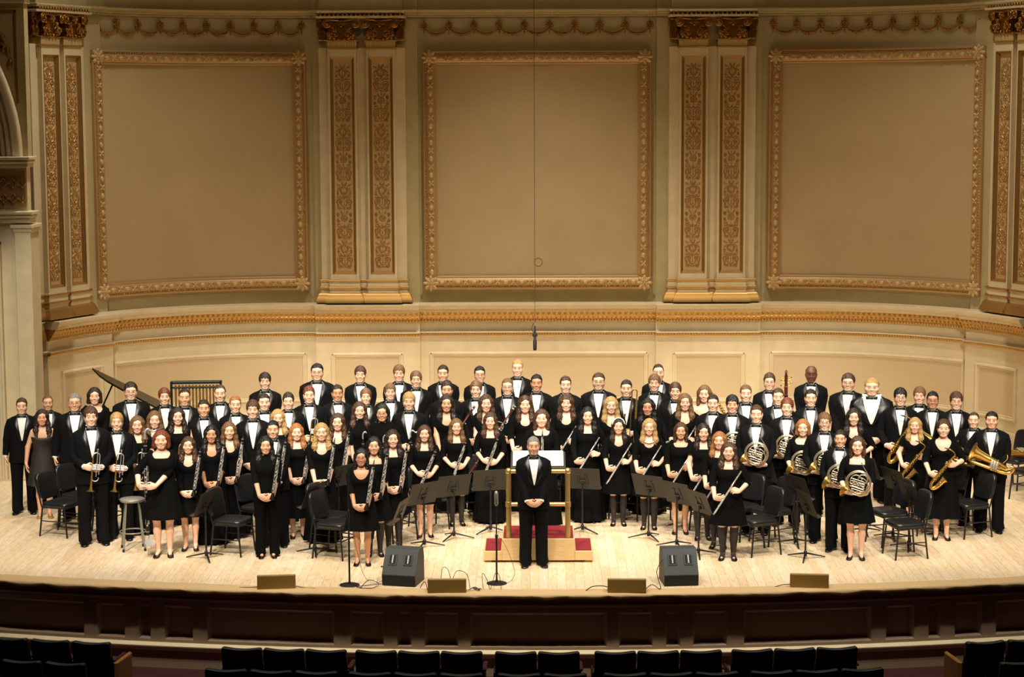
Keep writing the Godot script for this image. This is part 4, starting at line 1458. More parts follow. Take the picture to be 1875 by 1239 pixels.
func tux(pose: String) -> Dictionary:
	if wardrobe.has(pose): return wardrobe[pose]
	var d := {}
	var j := MB.new()
	var rings := []
	for s in COAT:
		var r := ring(s[1], s[2], s[3], s[0])
		if s[0] < 1.0:
			# the fronts curve away below the button
			for q in r.size():
				if r[q].z > 0.08 and absf(r[q].x) < 0.05: r[q].z -= 0.004
		rings.append(r)
	j.loft(rings)
	for side: int in [-1, 1]: sleeve(j, arm_of(pose, false, side), 1.93, 0.07, 0.058, 0.043)
	d.jacket = j.mesh()
	# shirt front in the V of the jacket
	var sf := MB.new()
	var cols := 8
	var rg := []
	for k in 15:
		var q := k / 14.0
		var y := lerpf(1.13, 1.5, q)
		var hw := lerpf(0.004, 0.068, pow(q, 0.85))
		var row := PackedVector3Array()
		for c in cols + 1:
			var x := lerpf(-hw, hw, float(c) / cols)
			row.append(Vector3(x, y, front_z(COAT, x, y) + 0.005))
		rg.append(row)
	sf.loft(rg, true, false)
	for k in 3: sf.ball(Vector3(0, 1.2 + k * 0.075, front_z(COAT, 0, 1.2 + k * 0.075) + 0.006), Vector3(0.005, 0.005, 0.003), 6, 4)
	d.shirt = sf.mesh()
	# lapels
	d.lapels = []
	for e: float in [-1.0, 1.0]:
		var lp := MB.new()
		var a := []
		for k in 15:
			var q := k / 14.0
			var y := lerpf(1.115, 1.515, q)
			var xi := lerpf(0.002, 0.066, pow(q, 0.85))
			var wd := 0.02 + 0.062 * sin(minf(q / 0.72, 1.0) * PI / 2)
			if q > 0.72: wd = lerpf(0.082, 0.02, (q - 0.72) / 0.28)
			var row := PackedVector3Array()
			for c in 5:
				var x := minf(xi + wd * c / 4.0, section(COAT, y)[0] * 0.97)
				row.append(Vector3(e * x, y, front_z(COAT, x, y) + [0.003, 0.011, 0.012, 0.01, 0.0][c]))
			a.append(row)
		lp.loft(a, e > 0, false)
		d.lapels.append(lp.mesh())
	# collar, bow tie
	var cl := MB.new()
	var cr := []
	for q in [[1.488, 0.073, 0.07], [1.51, 0.067, 0.067], [1.536, 0.064, 0.065], [1.54, 0.06, 0.061]]:
		cr.append(ring(q[1], q[2], -0.01, q[0], 20, 2.0))
	cl.loft(cr)
	d.collar = cl.mesh()
	var bt := MB.new()
	for e: float in [-1.0, 1.0]:
		var rr := []
		for q in [[0.0, 0.008, 0.008], [0.012, 0.012, 0.011], [0.035, 0.021, 0.013], [0.058, 0.025, 0.009], [0.062, 0.022, 0.002]]:
			var p := PackedVector3Array()
			for k in 10:
				var t := TAU * k / 10
				p.append(Vector3(e * q[0], 1.492 + q[1] * sin(t), 0.072 + q[2] * cos(t) - 0.12 * q[0]))
			rr.append(p)
		bt.loft(rr, e < 0)
	bt.box(Vector3(0, 1.492, 0.08), Vector3(0.018, 0.024, 0.014), 0.004)
	d.bow_tie = bt.mesh()
	d.cuffs = []
	for side: int in [-1, 1]:
		var a := arm_of(pose, false, side)
		var dr: Vector3 = (a[2] - a[1]).normalized()
		var cu := MB.new()
		cu.tube(PackedVector3Array([a[2] - dr * 0.03, a[2] + dr * 0.006]), 0.035, 12)
		d.cuffs.append(cu.mesh())
	d.merge(legs())
	wardrobe[pose] = d
	return d

func legs() -> Dictionary:
	if wardrobe.has("legs"): return wardrobe.legs
	var d := {}
	var tr := MB.new()
	for e: float in [-1.0, 1.0]:
		var rr := []
		for q in [[0.035, 0.082, 0.105, 0.0], [0.05, 0.084, 0.108, 0.002], [0.12, 0.08, 0.1, -0.01], [0.3, 0.08, 0.092, -0.014], [0.5, 0.084, 0.096, -0.002], [0.7, 0.096, 0.112, 0.0], [0.84, 0.108, 0.125, 0.0], [0.94, 0.1, 0.125, 0.0], [0.98, 0.09, 0.12, 0.0]]:
			var p := ring(q[1], q[2], q[3], q[0], 18, 2.3)
			for k in p.size(): p[k].x += e * lerpf(0.112, 0.095, q[0] / 0.98) + 0.004 * sin(q[0] * 31.0)
			rr.append(p)
		tr.loft(rr)
	d.trousers = tr.mesh()
	d.shoe = shoe_mesh(0.05, 0.29, 0.075).mesh()
	wardrobe.legs = d
	return d

func shoe_mesh(hw: float, l: float, hgt: float) -> MB:
	# toe towards +z, heel at -0.3 l
	var mb := MB.new()
	var rr := []
	for q in [[-0.3, 0.55, 0.5], [-0.285, 0.8, 0.95], [-0.2, 0.86, 1.0], [-0.05, 0.82, 1.0], [0.1, 0.9, 0.85], [0.3, 1.0, 0.6], [0.48, 1.0, 0.5], [0.6, 0.85, 0.42], [0.68, 0.55, 0.32], [0.7, 0.2, 0.2]]:
		var p := PackedVector3Array()
		for k in 12:
			var t := TAU * k / 12
			var c := cos(t)
			var s := sin(t)
			p.append(Vector3(hw * q[1] * signf(c) * pow(absf(c), 0.7), hgt * q[2] * (0.5 + 0.5 * signf(s) * pow(absf(s), 0.6)), l * q[0]))
		rr.append(p)
	mb.loft(rr, true)
	return mb

func dress(pose: String, cut: String, neck: String, arms: String) -> ArrayMesh:
	# cut: knee, long, tunic; neck: scoop, vee, square, high, strapless; arms: none, cap, elbow, long
	var key := "%s %s %s %s" % [pose, cut, neck, arms]
	if wardrobe.has(key): return wardrobe[key]
	var mb := MB.new()
	var rings := []
	var seg := 48
	var flutes := 9.0
	var hem: float = {"knee": 0.5, "midi": 0.3, "long": 0.03, "tunic": 0.78}[cut]
	var rows := 9
	for k in rows:
		var q := float(k) / rows
		var y := lerpf(hem, 0.88, q)
		var drop := (0.88 - y)
		var wd: float = 0.17 + drop * {"knee": 0.16, "midi": 0.1, "long": 0.075, "tunic": 0.05}[cut]
		var r := ring(wd, wd * 0.76, 0.0, y, seg, 2.1)
		for j in seg:
			var t := TAU * j / seg
			var fold := 1.0 + drop * 0.16 * sin(t * flutes + 0.6 * sin(t * 2.0))
			r[j] = Vector3(r[j].x * fold, y, r[j].z * fold)
		rings.append(r)
	for y: float in [0.95, 1.05, 1.12]:
		var s := section(GOWN, y)
		rings.append(ring(s[0], s[1], s[2], y, seg, 2.2))
	for k in 7:
		var q := (k + 1) / 7.0
		var row := PackedVector3Array()
		for j in seg:
			var t := TAU * j / seg
			var fr := sin(t)
			var ax := absf(cos(t))
			var top := 1.398
			if neck == "strapless": top = 1.235 + 0.012 * ax
			elif fr > 0.0:
				if neck == "scoop": top = lerpf(1.398, 1.3, smoothstep(0.6, 0.96, fr))
				elif neck == "square": top = lerpf(1.398, 1.288, smoothstep(0.7, 0.8, fr))
				elif neck == "vee": top = lerpf(1.398, 1.235, clampf((fr - 0.64) / 0.36, 0.0, 1.0) ** 1.2)
				else: top = lerpf(1.39, 1.4, fr)
			else: top = lerpf(1.398, 1.35, -fr)
			var y := lerpf(1.12, top, q)
			var s := section(GOWN, y)
			var c := cos(t)
			var sn := sin(t)
			row.append(Vector3(s[0] * signf(c) * pow(absf(c), 0.9), y, s[2] + s[1] * signf(sn) * pow(absf(sn), 0.9)))
		rings.append(row)
	# turn the edge inwards
	var last: PackedVector3Array = rings[rings.size() - 1]
	var lip := PackedVector3Array()
	for p in last: lip.append(Vector3(p.x * 0.93, p.y - 0.006, p.z * 0.9))
	rings.append(lip)
	mb.loft(rings)
	if arms != "none":
		for side: int in [-1, 1]:
			var a := arm_of(pose, true, side)
			if arms == "cap": sleeve(mb, a, 0.42, 0.058, 0.048, 0.04, 1.04)
			elif arms == "elbow": sleeve(mb, a, 1.25, 0.058, 0.047, 0.043, 1.06)
			else: sleeve(mb, a, 1.92, 0.057, 0.046, 0.035, 1.0)
	wardrobe[key] = mb.mesh()
	return wardrobe[key]

var wigs := {}

func hair_mesh(style: String) -> ArrayMesh:
	if wigs.has(style): return wigs[style]
	var long := style in ["long", "wavy", "curly_long", "bangs"]
	var low := -0.34 if long else (-0.2 if style in ["bob", "shoulder"] else -0.13)
	var s := Net.new(Vector3(-0.16, low, -0.17), Vector3(0.16, 0.16, 0.15), 0.0075)
	var cap_r := Vector3(0.0805, 0.0965, 0.1015)
	if style in ["mop", "curly"]: cap_r = Vector3(0.0885, 0.103, 0.107)
	elif style in ["crop", "bald"]: cap_r = Vector3(0.0768, 0.0915, 0.0968)
	elif style == "thick": cap_r = Vector3(0.084, 0.107, 0.105)
	elif long or style in ["bob", "shoulder", "updo"]: cap_r = Vector3(0.087, 0.1, 0.107)
	s.ell(Vector3(0, 0.034, -0.014), cap_r)
	var fem := long or style in ["bob", "shoulder", "updo"]
	if not fem:
		s.cap(Vector3(0, 0.0, -0.06), Vector3(0, -0.07, -0.06), 0.055, 0.045, 0.03)
	if style == "bob" or style == "shoulder":
		var dn := -0.09 if style == "bob" else -0.15
		for e: float in [-1.0, 1.0]:
			s.cap(Vector3(e * 0.07, 0.02, -0.015), Vector3(e * 0.082, dn, -0.01), 0.03, 0.03, 0.04, Vector3(1, 1, 1.5))
		s.cap(Vector3(0, 0.0, -0.07), Vector3(0, dn, -0.08), 0.05, 0.045, 0.05, Vector3(1.5, 1, 1))
	elif long:
		for e: float in [-1.0, 1.0]:
			s.cap(Vector3(e * 0.068, 0.03, 0.0), Vector3(e * 0.083, -0.1, 0.0), 0.028, 0.03, 0.04, Vector3(1, 1, 1.5))
			s.cap(Vector3(e * 0.083, -0.1, 0.0), Vector3(e * 0.092, -0.2, 0.035), 0.032, 0.034, 0.03, Vector3(1.1, 1, 1.2))
			s.cap(Vector3(e * 0.092, -0.2, 0.035), Vector3(e * 0.088, -0.3, 0.075), 0.034, 0.02, 0.03, Vector3(1.2, 1, 0.9))
		s.cap(Vector3(0, 0.0, -0.075), Vector3(0, -0.27, -0.1), 0.05, 0.04, 0.05, Vector3(1.8, 1, 0.9))
	elif style == "updo":
		s.ell(Vector3(0, 0.03, -0.12), Vector3(0.045, 0.045, 0.04), 0.02)
	# uncover the face
	match style:
		"mop": s.ell(Vector3(0.008, -0.052, 0.115), Vector3(0.07, 0.1, 0.085), 0.006, Basis.IDENTITY, true)
		"bangs": s.ell(Vector3(0, -0.06, 0.115), Vector3(0.06, 0.092, 0.085), 0.01, Basis.IDENTITY, true)
		"curly": s.ell(Vector3(0, -0.035, 0.118), Vector3(0.072, 0.1, 0.082), 0.008, Basis.IDENTITY, true)
		"bald": s.ell(Vector3(0, 0.06, 0.06), Vector3(0.075, 0.14, 0.12), 0.01, Basis.IDENTITY, true)
		"crop": s.ell(Vector3(0, -0.012, 0.122), Vector3(0.08, 0.105, 0.09), 0.004, Basis.IDENTITY, true)
		_:
			if fem:
				s.ell(Vector3(0, -0.04, 0.12), Vector3(0.067, 0.122, 0.095), 0.01, Basis.IDENTITY, true)
				s.ell(Vector3(0.012, 0.03, 0.125), Vector3(0.04, 0.07, 0.06), 0.02, Basis.IDENTITY, true)
			else:
				s.ell(Vector3(0.006, -0.018, 0.124), Vector3(0.078, 0.104, 0.088), 0.005, Basis.IDENTITY, true)
	if not fem:
		var low_cut := -0.105 if style in ["mop", "curly", "thick"] else -0.075
		for e: float in [-1.0, 1.0]:
			s.ell(Vector3(e * 0.1, -0.068 if style in ["mop", "curly"] else -0.05, 0.02), Vector3(0.05, 0.06, 0.075), 0.005, Basis.IDENTITY, true)
		s.ell(Vector3(0, low_cut - 0.06, 0.0), Vector3(0.16, 0.06, 0.11), 0.008, Basis.IDENTITY, true)
	else:
		# room for the neck and the shoulders
		s.ell(Vector3(0, -0.2, 0.03), Vector3(0.052, 0.16, 0.085), 0.012, Basis.IDENTITY, true)
	var nz := FastNoiseLite.new()
	nz.seed = style.hash() % 1000
	nz.frequency = 1.0
	var curl := style in ["curly", "curly_long"]
	var wave := style in ["wavy", "shoulder"]
	s.ripple(func(p: Vector3) -> float:
		if curl: return 0.011 * nz.get_noise_3d(p.x * 42, p.y * 42, p.z * 42)
		var a := atan2(p.x, p.z + 0.01)
		if wave: return 0.0055 * nz.get_noise_3d(p.x * 30, p.y * 22, p.z * 30) + 0.0035 * sin(a * 22.0 + 5.0 * sin(p.y * 40.0))
		return 0.0035 * sin(a * 30.0 + 5.0 * nz.get_noise_3d(p.x * 14, p.y * 10, p.z * 14)) + 0.0065 * nz.get_noise_3d(p.x * 34, p.y * 20, p.z * 34))
	var mb := MB.new()
	s.into(mb)
	wigs[style] = mb.mesh()
	return wigs[style]

func glasses_mesh() -> ArrayMesh:
	if wigs.has("glasses"): return wigs.glasses
	var mb := MB.new()
	for e: float in [-1.0, 1.0]:
		var p := PackedVector3Array()
		for k in 14:
			var t := TAU * k / 14
			p.append(Vector3(e * 0.032 + 0.023 * cos(t), -0.004 + 0.016 * sin(t), 0.102 - 0.006 * absf(cos(t))))
		mb.tube(p, 0.0016, 5, false, true)
		mb.tube(PackedVector3Array([Vector3(e * 0.055, 0.0, 0.096), Vector3(e * 0.08, 0.004, 0.05), Vector3(e * 0.082, 0.0, -0.01)]), 0.002, 5)
	mb.tube(PackedVector3Array([Vector3(-0.01, 0.0, 0.102), Vector3(0.01, 0.0, 0.102)]), 0.002, 5)
	wigs.glasses = mb.mesh()
	return wigs.glasses

# ---------------------------------------------------------------- instruments
var kits := {}

func circle_pts(o: Vector3, r: float, x: Vector3, y: Vector3, a0 := 0.0, a1 := TAU, k := 20) -> PackedVector3Array:
	var p := PackedVector3Array()
	for j in k + 1:
		var a := lerpf(a0, a1, float(j) / k)
		p.append(o + x * r * cos(a) + y * r * sin(a))
	return p

func bell_mb(pts: PackedVector3Array, r0: float, r1: float, flare: float, seg := 18) -> MB:
	# conical tube that opens into a flared bell at its end
	var mb := MB.new()
	var rr := PackedFloat32Array()
	var m := pts.size()
	for k in m:
		var q := float(k) / (m - 1)
		rr.append(lerpf(r0, r1, q) + flare * pow(q, 9.0))
	mb.tube(pts, rr, seg, false)
	# rolled rim and inside of the bell
	var d := (pts[m - 1] - pts[m - 2]).normalized()
	var inner := PackedVector3Array([pts[m - 1] + d * 0.002, pts[m - 2].lerp(pts[m - 1], 0.6), pts[m - 2], pts[m - 3]])
	mb.tube(inner, PackedFloat32Array([rr[m - 1], rr[m - 1] * 0.8, rr[m - 2] * 0.95, rr[m - 3] * 0.9]), seg, true)
	return mb

func line_pts(a: Vector3, b: Vector3, k := 10) -> PackedVector3Array:
	var p := PackedVector3Array()
	for j in k + 1: p.append(a.lerp(b, float(j) / k))
	return p

func woodwind(l: float, r0: float, r1: float, bell: float, keyed: int, seed_: int) -> Array:
	# upright stick with its foot at y 0: body, silver keywork, rings
	rng.seed = seed_
	var body := MB.new()
	body.lathe(v2([0.0, 0.0, bell, 0.0, bell * 0.98, 0.01, bell * 0.7, 0.05, r1, 0.1, lerpf(r1, r0, 0.5), l * 0.5, r0, l * 0.84, r0 * 1.12, l * 0.86, r0 * 1.1, l * 0.91, r0 * 0.8, l * 0.92, 0.004, l, 0.0, l]), 12)
	var keys := MB.new()
	for y: float in [0.1, l * 0.5, l * 0.84, l * 0.91]:
		keys.lathe(v2([r1, y - 0.004, r1 + 0.003, y - 0.003, r1 + 0.003, y + 0.003, r1, y + 0.004]), 12)
	for s: float in [-0.9, 0.2, 1.0]:
		var b := Basis(Vector3.UP, s)
		keys.tube(line_pts(b * Vector3(0, l * 0.16, r1 + 0.006), b * Vector3(0, l * 0.8, r1 + 0.006), 2), 0.0035, 5)
	for k in keyed:
		var y := lerpf(l * 0.14, l * 0.82, (k + 0.5) / keyed)
		var b := Basis(Vector3.UP, rng.randf_range(-1.0, 1.0))
		var bb := b * Basis(Vector3.RIGHT, PI / 2)
		keys.ball(b * Vector3(0, y, r1 + 0.004), Vector3(0.012, 0.004, 0.012), 8, 4, bb)
		if k % 3 == 0: keys.tube(line_pts(b * Vector3(0, y, r1 + 0.008), b * Vector3(0.006, y + 0.035, r1 + 0.01), 2), 0.0035, 5)
	return [body, keys]

func kit(kind: String) -> Array:
	# list of [part name, mesh, material]
	if kits.has(kind): return kits[kind]
	var out := []
	match kind:
		"clarinet":
			var w := woodwind(0.66, 0.012, 0.015, 0.036, 22, 3)
			out = [["body", w[0], "ebony"], ["keywork", w[1], "silver"]]
		"oboe":
			var w := woodwind(0.63, 0.009, 0.0125, 0.022, 26, 4)
			out = [["body", w[0], "ebony"], ["keywork", w[1], "silver"]]
		"flute":
			var t := MB.new()
			t.lathe(v2([0.0, 0.0, 0.0095, 0.0, 0.0095, 0.44, 0.012, 0.442, 0.012, 0.46, 0.0095, 0.462, 0.0095, 0.66, 0.011, 0.662, 0.011, 0.675, 0.0, 0.675]), 12)
			var k := MB.new()
			for j in 16:
				var y := 0.03 + j * 0.024
				k.ball(Vector3(0.0, y, 0.011), Vector3(0.0085, 0.0085, 0.004), 8, 4)
			k.tube(line_pts(Vector3(0.011, 0.03, 0.006), Vector3(0.011, 0.42, 0.006), 2), 0.003, 5)
			k.ball(Vector3(0, 0.57, 0.009), Vector3(0.011, 0.02, 0.005), 8, 4)
			out = [["tube", t, "silver"], ["keywork", k, "silver_bright"]]
		"piccolo":
			pass
		"trumpet":
			# upright, bell down: leadpipe, valves, slides
			var b := bell_mb(curve_pts([Vector3(0, 0.3, 0), Vector3(0, 0.1, 0), Vector3(0, -0.06, 0), Vector3(0, -0.14, 0), Vector3(0, -0.18, 0)], 5), 0.0075, 0.02, 0.042)
			var t := MB.new()
			t.tube(circle_pts(Vector3(0.045, 0.3, 0), 0.045, Vector3.LEFT, Vector3.UP, 0, PI, 10), 0.0075, 8)
			t.tube(line_pts(Vector3(0.09, 0.3, 0), Vector3(0.09, 0.05, 0), 2), 0.0075, 8)
			t.tube(circle_pts(Vector3(0.045, 0.0, 0.0), 0.045, Vector3.RIGHT, Vector3.DOWN, -0.2, PI * 0.8, 10), 0.007, 8)
			t.tube(line_pts(Vector3(0.055, 0.02, 0.02), Vector3(0.055, 0.34, 0.02), 2), 0.006, 8)
			t.lathe(v2([0.0, 0.33, 0.006, 0.33, 0.006, 0.37, 0.013, 0.395, 0.013, 0.4, 0.0, 0.4]), 10, Transform3D(Basis.IDENTITY, Vector3(0.055, 0, 0.02)))
			out = [["bell", b, "brass"], ["tubing", t, "silver"]]
			for k in 3:
				var v := MB.new()
				v.lathe(v2([0.0, -0.05, 0.012, -0.05, 0.013, 0.0, 0.0125, 0.06, 0.006, 0.062, 0.004, 0.085, 0.009, 0.087, 0.009, 0.092, 0.0, 0.093]), 10, Transform3D(Basis(Vector3(0, 0, 1), -PI / 2), Vector3(0.045, 0.12 + k * 0.027, 0.0)))
				out.append(["valve", v, "silver"])
		"horn":
			# wound circle facing +z, bell opening to -x and down
			var b := bell_mb(curve_pts([Vector3(0.13, -0.08, -0.035), Vector3(0.07, -0.135, -0.045), Vector3(-0.02, -0.15, -0.06), Vector3(-0.1, -0.14, -0.085), Vector3(-0.15, -0.125, -0.115)], 5), 0.012, 0.04, 0.075, 22)
			var t := MB.new()
			t.tube(circle_pts(Vector3.ZERO, 0.16, Vector3.RIGHT, Vector3.UP, -2.4, 3.6, 40), 0.0085, 8)
			t.tube(circle_pts(Vector3(0, 0.005, 0.018), 0.143, Vector3.RIGHT, Vector3.UP, -1.5, 4.3, 36), 0.0075, 8)
			t.tube(circle_pts(Vector3(0.01, -0.01, -0.018), 0.15, Vector3.RIGHT, Vector3.UP, -3.0, 2.4, 36), 0.008, 8)
			t.tube(circle_pts(Vector3(0.02, -0.03, 0.02), 0.105, Vector3.RIGHT, Vector3.UP, -2.6, 1.8, 26), 0.0075, 8)
			t.tube(circle_pts(Vector3(-0.03, 0.03, 0.028), 0.075, Vector3.RIGHT, Vector3.UP, 0.2, 5.4, 24), 0.0065, 8)
			t.tube(circle_pts(Vector3(0.05, 0.06, 0.03), 0.06, Vector3.RIGHT, Vector3.UP, -1.2, 3.6, 20), 0.0065, 8)
			for k in 4:
				var y := 0.06 - k * 0.034
				t.tube(curve_pts([Vector3(-0.1, y, 0.035), Vector3(0.06, y - 0.03, 0.035), Vector3(0.085, y - 0.045, 0.035), Vector3(0.06, y - 0.055, 0.035), Vector3(-0.08, y - 0.03, 0.035)], 5), 0.006, 6)
			t.tube(line_pts(Vector3(0.13, 0.1, 0.0), Vector3(0.02, 0.25, 0.03), 4), PackedFloat32Array([0.006, 0.0055, 0.005, 0.0045, 0.004]), 6)
			t.lathe(v2([0.0, 0.0, 0.004, 0.0, 0.009, 0.03, 0.0, 0.031]), 8, Transform3D(Basis(Vector3(0, 0, 1), 0.63), Vector3(0.02, 0.25, 0.03)))
			out = [["bell", b, "brass"], ["tubing", t, "nickel"]]
			for k in 3:
				var v := MB.new()
				v.lathe(v2([0.0, -0.025, 0.02, -0.025, 0.022, -0.02, 0.022, 0.02, 0.02, 0.028, 0.008, 0.03, 0.0, 0.034]), 12, Transform3D(Basis(Vector3.RIGHT, PI / 2), Vector3(-0.055 + k * 0.045, 0.02 - k * 0.016, 0.03)))
				out.append(["valve", v, "nickel"])
		"sax":
			# body upright in the plane of the picture: crook at the top, bell curving up at the bottom to the right
			var bd := MB.new()
			var p := curve_pts([Vector3(0, 0.3, 0), Vector3(0, 0.1, 0), Vector3(0, -0.1, 0), Vector3(0.005, -0.24, 0), Vector3(0.035, -0.295, 0), Vector3(0.075, -0.3, 0), Vector3(0.105, -0.25, 0)], 5)
			var rr := PackedFloat32Array()
			for k in p.size(): rr.append(lerpf(0.012, 0.034, float(k) / (p.size() - 1)))
			bd.tube(p, rr, 14)
			var b := bell_mb(curve_pts([Vector3(0.105, -0.25, 0), Vector3(0.115, -0.18, 0), Vector3(0.12, -0.11, 0), Vector3(0.128, -0.06, 0)], 5), 0.034, 0.046, 0.02)
			var nk := MB.new()
			nk.tube(curve_pts([Vector3(0, 0.29, 0), Vector3(0.0, 0.34, 0), Vector3(-0.03, 0.37, 0), Vector3(-0.1, 0.37, 0), Vector3(-0.13, 0.36, 0)], 5), 0.0095, 10)
			var mp := MB.new()
			mp.tube(line_pts(Vector3(-0.12, 0.364, 0), Vector3(-0.2, 0.335, 0), 3), PackedFloat32Array([0.013, 0.013, 0.01, 0.004]), 10)
			var ky := MB.new()
			rng.seed = 12
			for k in 11:
				var y := 0.24 - k * 0.042
				ky.ball(Vector3(0.006 * (k % 2), y, 0.016 + k * 0.0012), Vector3(0.011 + k * 0.0008, 0.011 + k * 0.0008, 0.005), 8, 4)
				ky.ball(Vector3(0.028 + 0.001 * k, y + 0.02, 0.006), Vector3(0.008, 0.008, 0.006), 6, 4)
			for s: float in [-0.018, 0.02]: ky.tube(line_pts(Vector3(s, 0.24, 0.014), Vector3(s * 1.4, -0.2, 0.026), 2), 0.003, 5)
			for k in 3: ky.ball(Vector3(0.112, -0.2 + k * 0.045, 0.036), Vector3(0.02, 0.02, 0.006), 10, 4)
			out = [["body", bd, "brass"], ["bell", b, "brass"], ["neck", nk, "brass"], ["mouthpiece", mp, "ebony"], ["keywork", ky, "brass_bright"]]
		"euphonium":
			# lies across the player: bell to -x, tubing to +x
			var b := bell_mb(curve_pts([Vector3(0.26, -0.1, 0.0), Vector3(0.1, -0.05, 0.0), Vector3(-0.06, -0.01, 0.0), Vector3(-0.18, 0.02, 0.01), Vector3(-0.25, 0.035, 0.02)], 5), 0.03, 0.075, 0.065, 24)
			var t := MB.new()
			t.tube(curve_pts([Vector3(-0.2, -0.11, 0.03), Vector3(0.0, -0.13, 0.03), Vector3(0.2, -0.15, 0.02), Vector3(0.3, -0.13, 0.0), Vector3(0.33, -0.06, 0.0), Vector3(0.28, -0.05, 0)], 6), 0.026, 12)
			t.tube(curve_pts([Vector3(-0.2, -0.11, 0.03), Vector3(-0.26, -0.1, 0.02), Vector3(-0.27, -0.04, 0.0), Vector3(-0.2, -0.03, -0.02), Vector3(0.1, -0.09, -0.03)], 6), 0.02, 12)
			for k in 4:
				t.tube(curve_pts([Vector3(0.02 + k * 0.03, -0.02, 0.06), Vector3(0.03 + k * 0.03, -0.13, 0.065), Vector3(0.055 + k * 0.03, -0.14, 0.065), Vector3(0.06 + k * 0.03, -0.03, 0.06)], 5), 0.007, 8)
			t.tube(curve_pts([Vector3(0.0, 0.0, 0.06), Vector3(0.12, -0.03, 0.07), Vector3(0.22, -0.06, 0.06), Vector3(0.24, -0.1, 0.05), Vector3(0.12, -0.09, 0.07)], 5), 0.009, 8)
			t.tube(curve_pts([Vector3(0.18, -0.02, 0.04), Vector3(0.22, 0.05, 0.02), Vector3(0.21, 0.1, 0.0)], 5), 0.006, 8)
			out = [["bell", b, "brass"], ["tubing", t, "brass"]]
			for k in 3:
				var v := MB.new()
				v.lathe(v2([0.0, -0.06, 0.015, -0.06, 0.016, 0.05, 0.012, 0.055, 0.005, 0.056, 0.005, 0.075, 0.011, 0.077, 0.011, 0.083, 0.0, 0.084]), 10, Transform3D(Basis.IDENTITY, Vector3(0.03 + k * 0.038, -0.07, 0.065)))
				out.append(["valve", v, "silver"])
		"bassoon":
			# upright, foot at y 0: two joints side by side, long bass joint above, crook
			var bd := MB.new()
			bd.lathe(v2([0.0, 0.0, 0.03, 0.0, 0.032, 0.02, 0.028, 0.42, 0.0, 0.42]), 14)
			bd.lathe(v2([0.0, 0.42, 0.018, 0.42, 0.019, 0.9, 0.016, 0.92, 0.0155, 1.25, 0.018, 1.26, 0.02, 1.3, 0.017, 1.31, 0.0, 1.31]), 14, Transform3D(Basis.IDENTITY, Vector3(-0.012, 0, 0)))
			bd.lathe(v2([0.0, 0.42, 0.013, 0.42, 0.012, 0.88, 0.0, 0.88]), 12, Transform3D(Basis.IDENTITY, Vector3(0.018, 0, 0.008)))
			var rings := MB.new()
			for y: float in [0.02, 0.42, 0.9, 1.26]:
				rings.lathe(v2([0.02, y - 0.008, 0.0335 if y < 0.5 else 0.0215, y - 0.006, 0.0335 if y < 0.5 else 0.0215, y + 0.006, 0.02, y + 0.008]), 14, Transform3D(Basis.IDENTITY, Vector3(0.0 if y < 0.5 else -0.012, 0, 0)))
			rings.lathe(v2([0.017, 1.292, 0.022, 1.295, 0.022, 1.312, 0.0, 1.313]), 14, Transform3D(Basis.IDENTITY, Vector3(-0.012, 0, 0)))
			rng.seed = 9
			for k in 22:
				rings.ball(Vector3(rng.randf_range(-0.02, 0.02), 0.08 + k * 0.045, 0.026), Vector3(0.01, 0.01, 0.004), 8, 4)
			rings.tube(line_pts(Vector3(-0.01, 0.1, 0.03), Vector3(-0.01, 1.15, 0.022), 2), 0.003, 5)
			var cr := MB.new()
			cr.tube(curve_pts([Vector3(0.018, 0.88, 0.008), Vector3(0.02, 0.95, 0.01), Vector3(-0.03, 1.0, 0.02), Vector3(-0.12, 0.985, 0.03), Vector3(-0.19, 1.03, 0.03)], 6), 0.0045, 8)
			out = [["body", bd, "maple_red"], ["keywork", rings, "silver"], ["crook", cr, "silver_bright"]]
		"bass_clarinet":
			# tall black pipe on a peg, silver bell turned up at the foot, silver crook
			var w := woodwind(1.15, 0.014, 0.018, 0.02, 34, 7)
			var bl := bell_mb(curve_pts([Vector3(0, 0.06, 0), Vector3(0.0, 0.0, 0.0), Vector3(0.01, -0.045, 0.03), Vector3(0.012, -0.04, 0.08), Vector3(0.012, 0.0, 0.11)], 5), 0.018, 0.038, 0.02)
			var cr := MB.new()
			cr.tube(curve_pts([Vector3(0, 1.12, 0), Vector3(0, 1.19, 0.0), Vector3(0.03, 1.23, 0.0), Vector3(0.08, 1.2, 0), Vector3(0.13, 1.215, 0)], 6), 0.0105, 10)
			var mp := MB.new()
			mp.tube(line_pts(Vector3(0.12, 1.212, 0), Vector3(0.21, 1.235, 0), 3), PackedFloat32Array([0.014, 0.014, 0.011, 0.004]), 10)
			var pg := MB.new()
			pg.tube(line_pts(Vector3(0, 0.0, -0.01), Vector3(0, -0.16, -0.01), 2), 0.005, 6)
			out = [["body", w[0], "ebony"], ["keywork", w[1], "silver"], ["bell", bl, "silver_bright"], ["crook", cr, "silver_bright"], ["mouthpiece", mp, "ebony"], ["peg", pg, "silver"]]
		"trombone":
			# upright: slide down, bell beside it
			var sl := MB.new()
			for s: float in [-0.045, 0.045]: sl.tube(line_pts(Vector3(s, 0.55, 0), Vector3(s, -0.3, 0), 3), 0.0075, 8)
			sl.tube(circle_pts(Vector3(0, -0.3, 0), 0.045, Vector3.RIGHT, Vector3.DOWN, 0, PI, 10), 0.0075, 8)
			sl.tube(line_pts(Vector3(-0.045, 0.3, 0), Vector3(0.045, 0.3, 0), 2), 0.006, 6)
			sl.tube(line_pts(Vector3(-0.045, 0.38, 0), Vector3(0.045, 0.38, 0), 2), 0.006, 6)
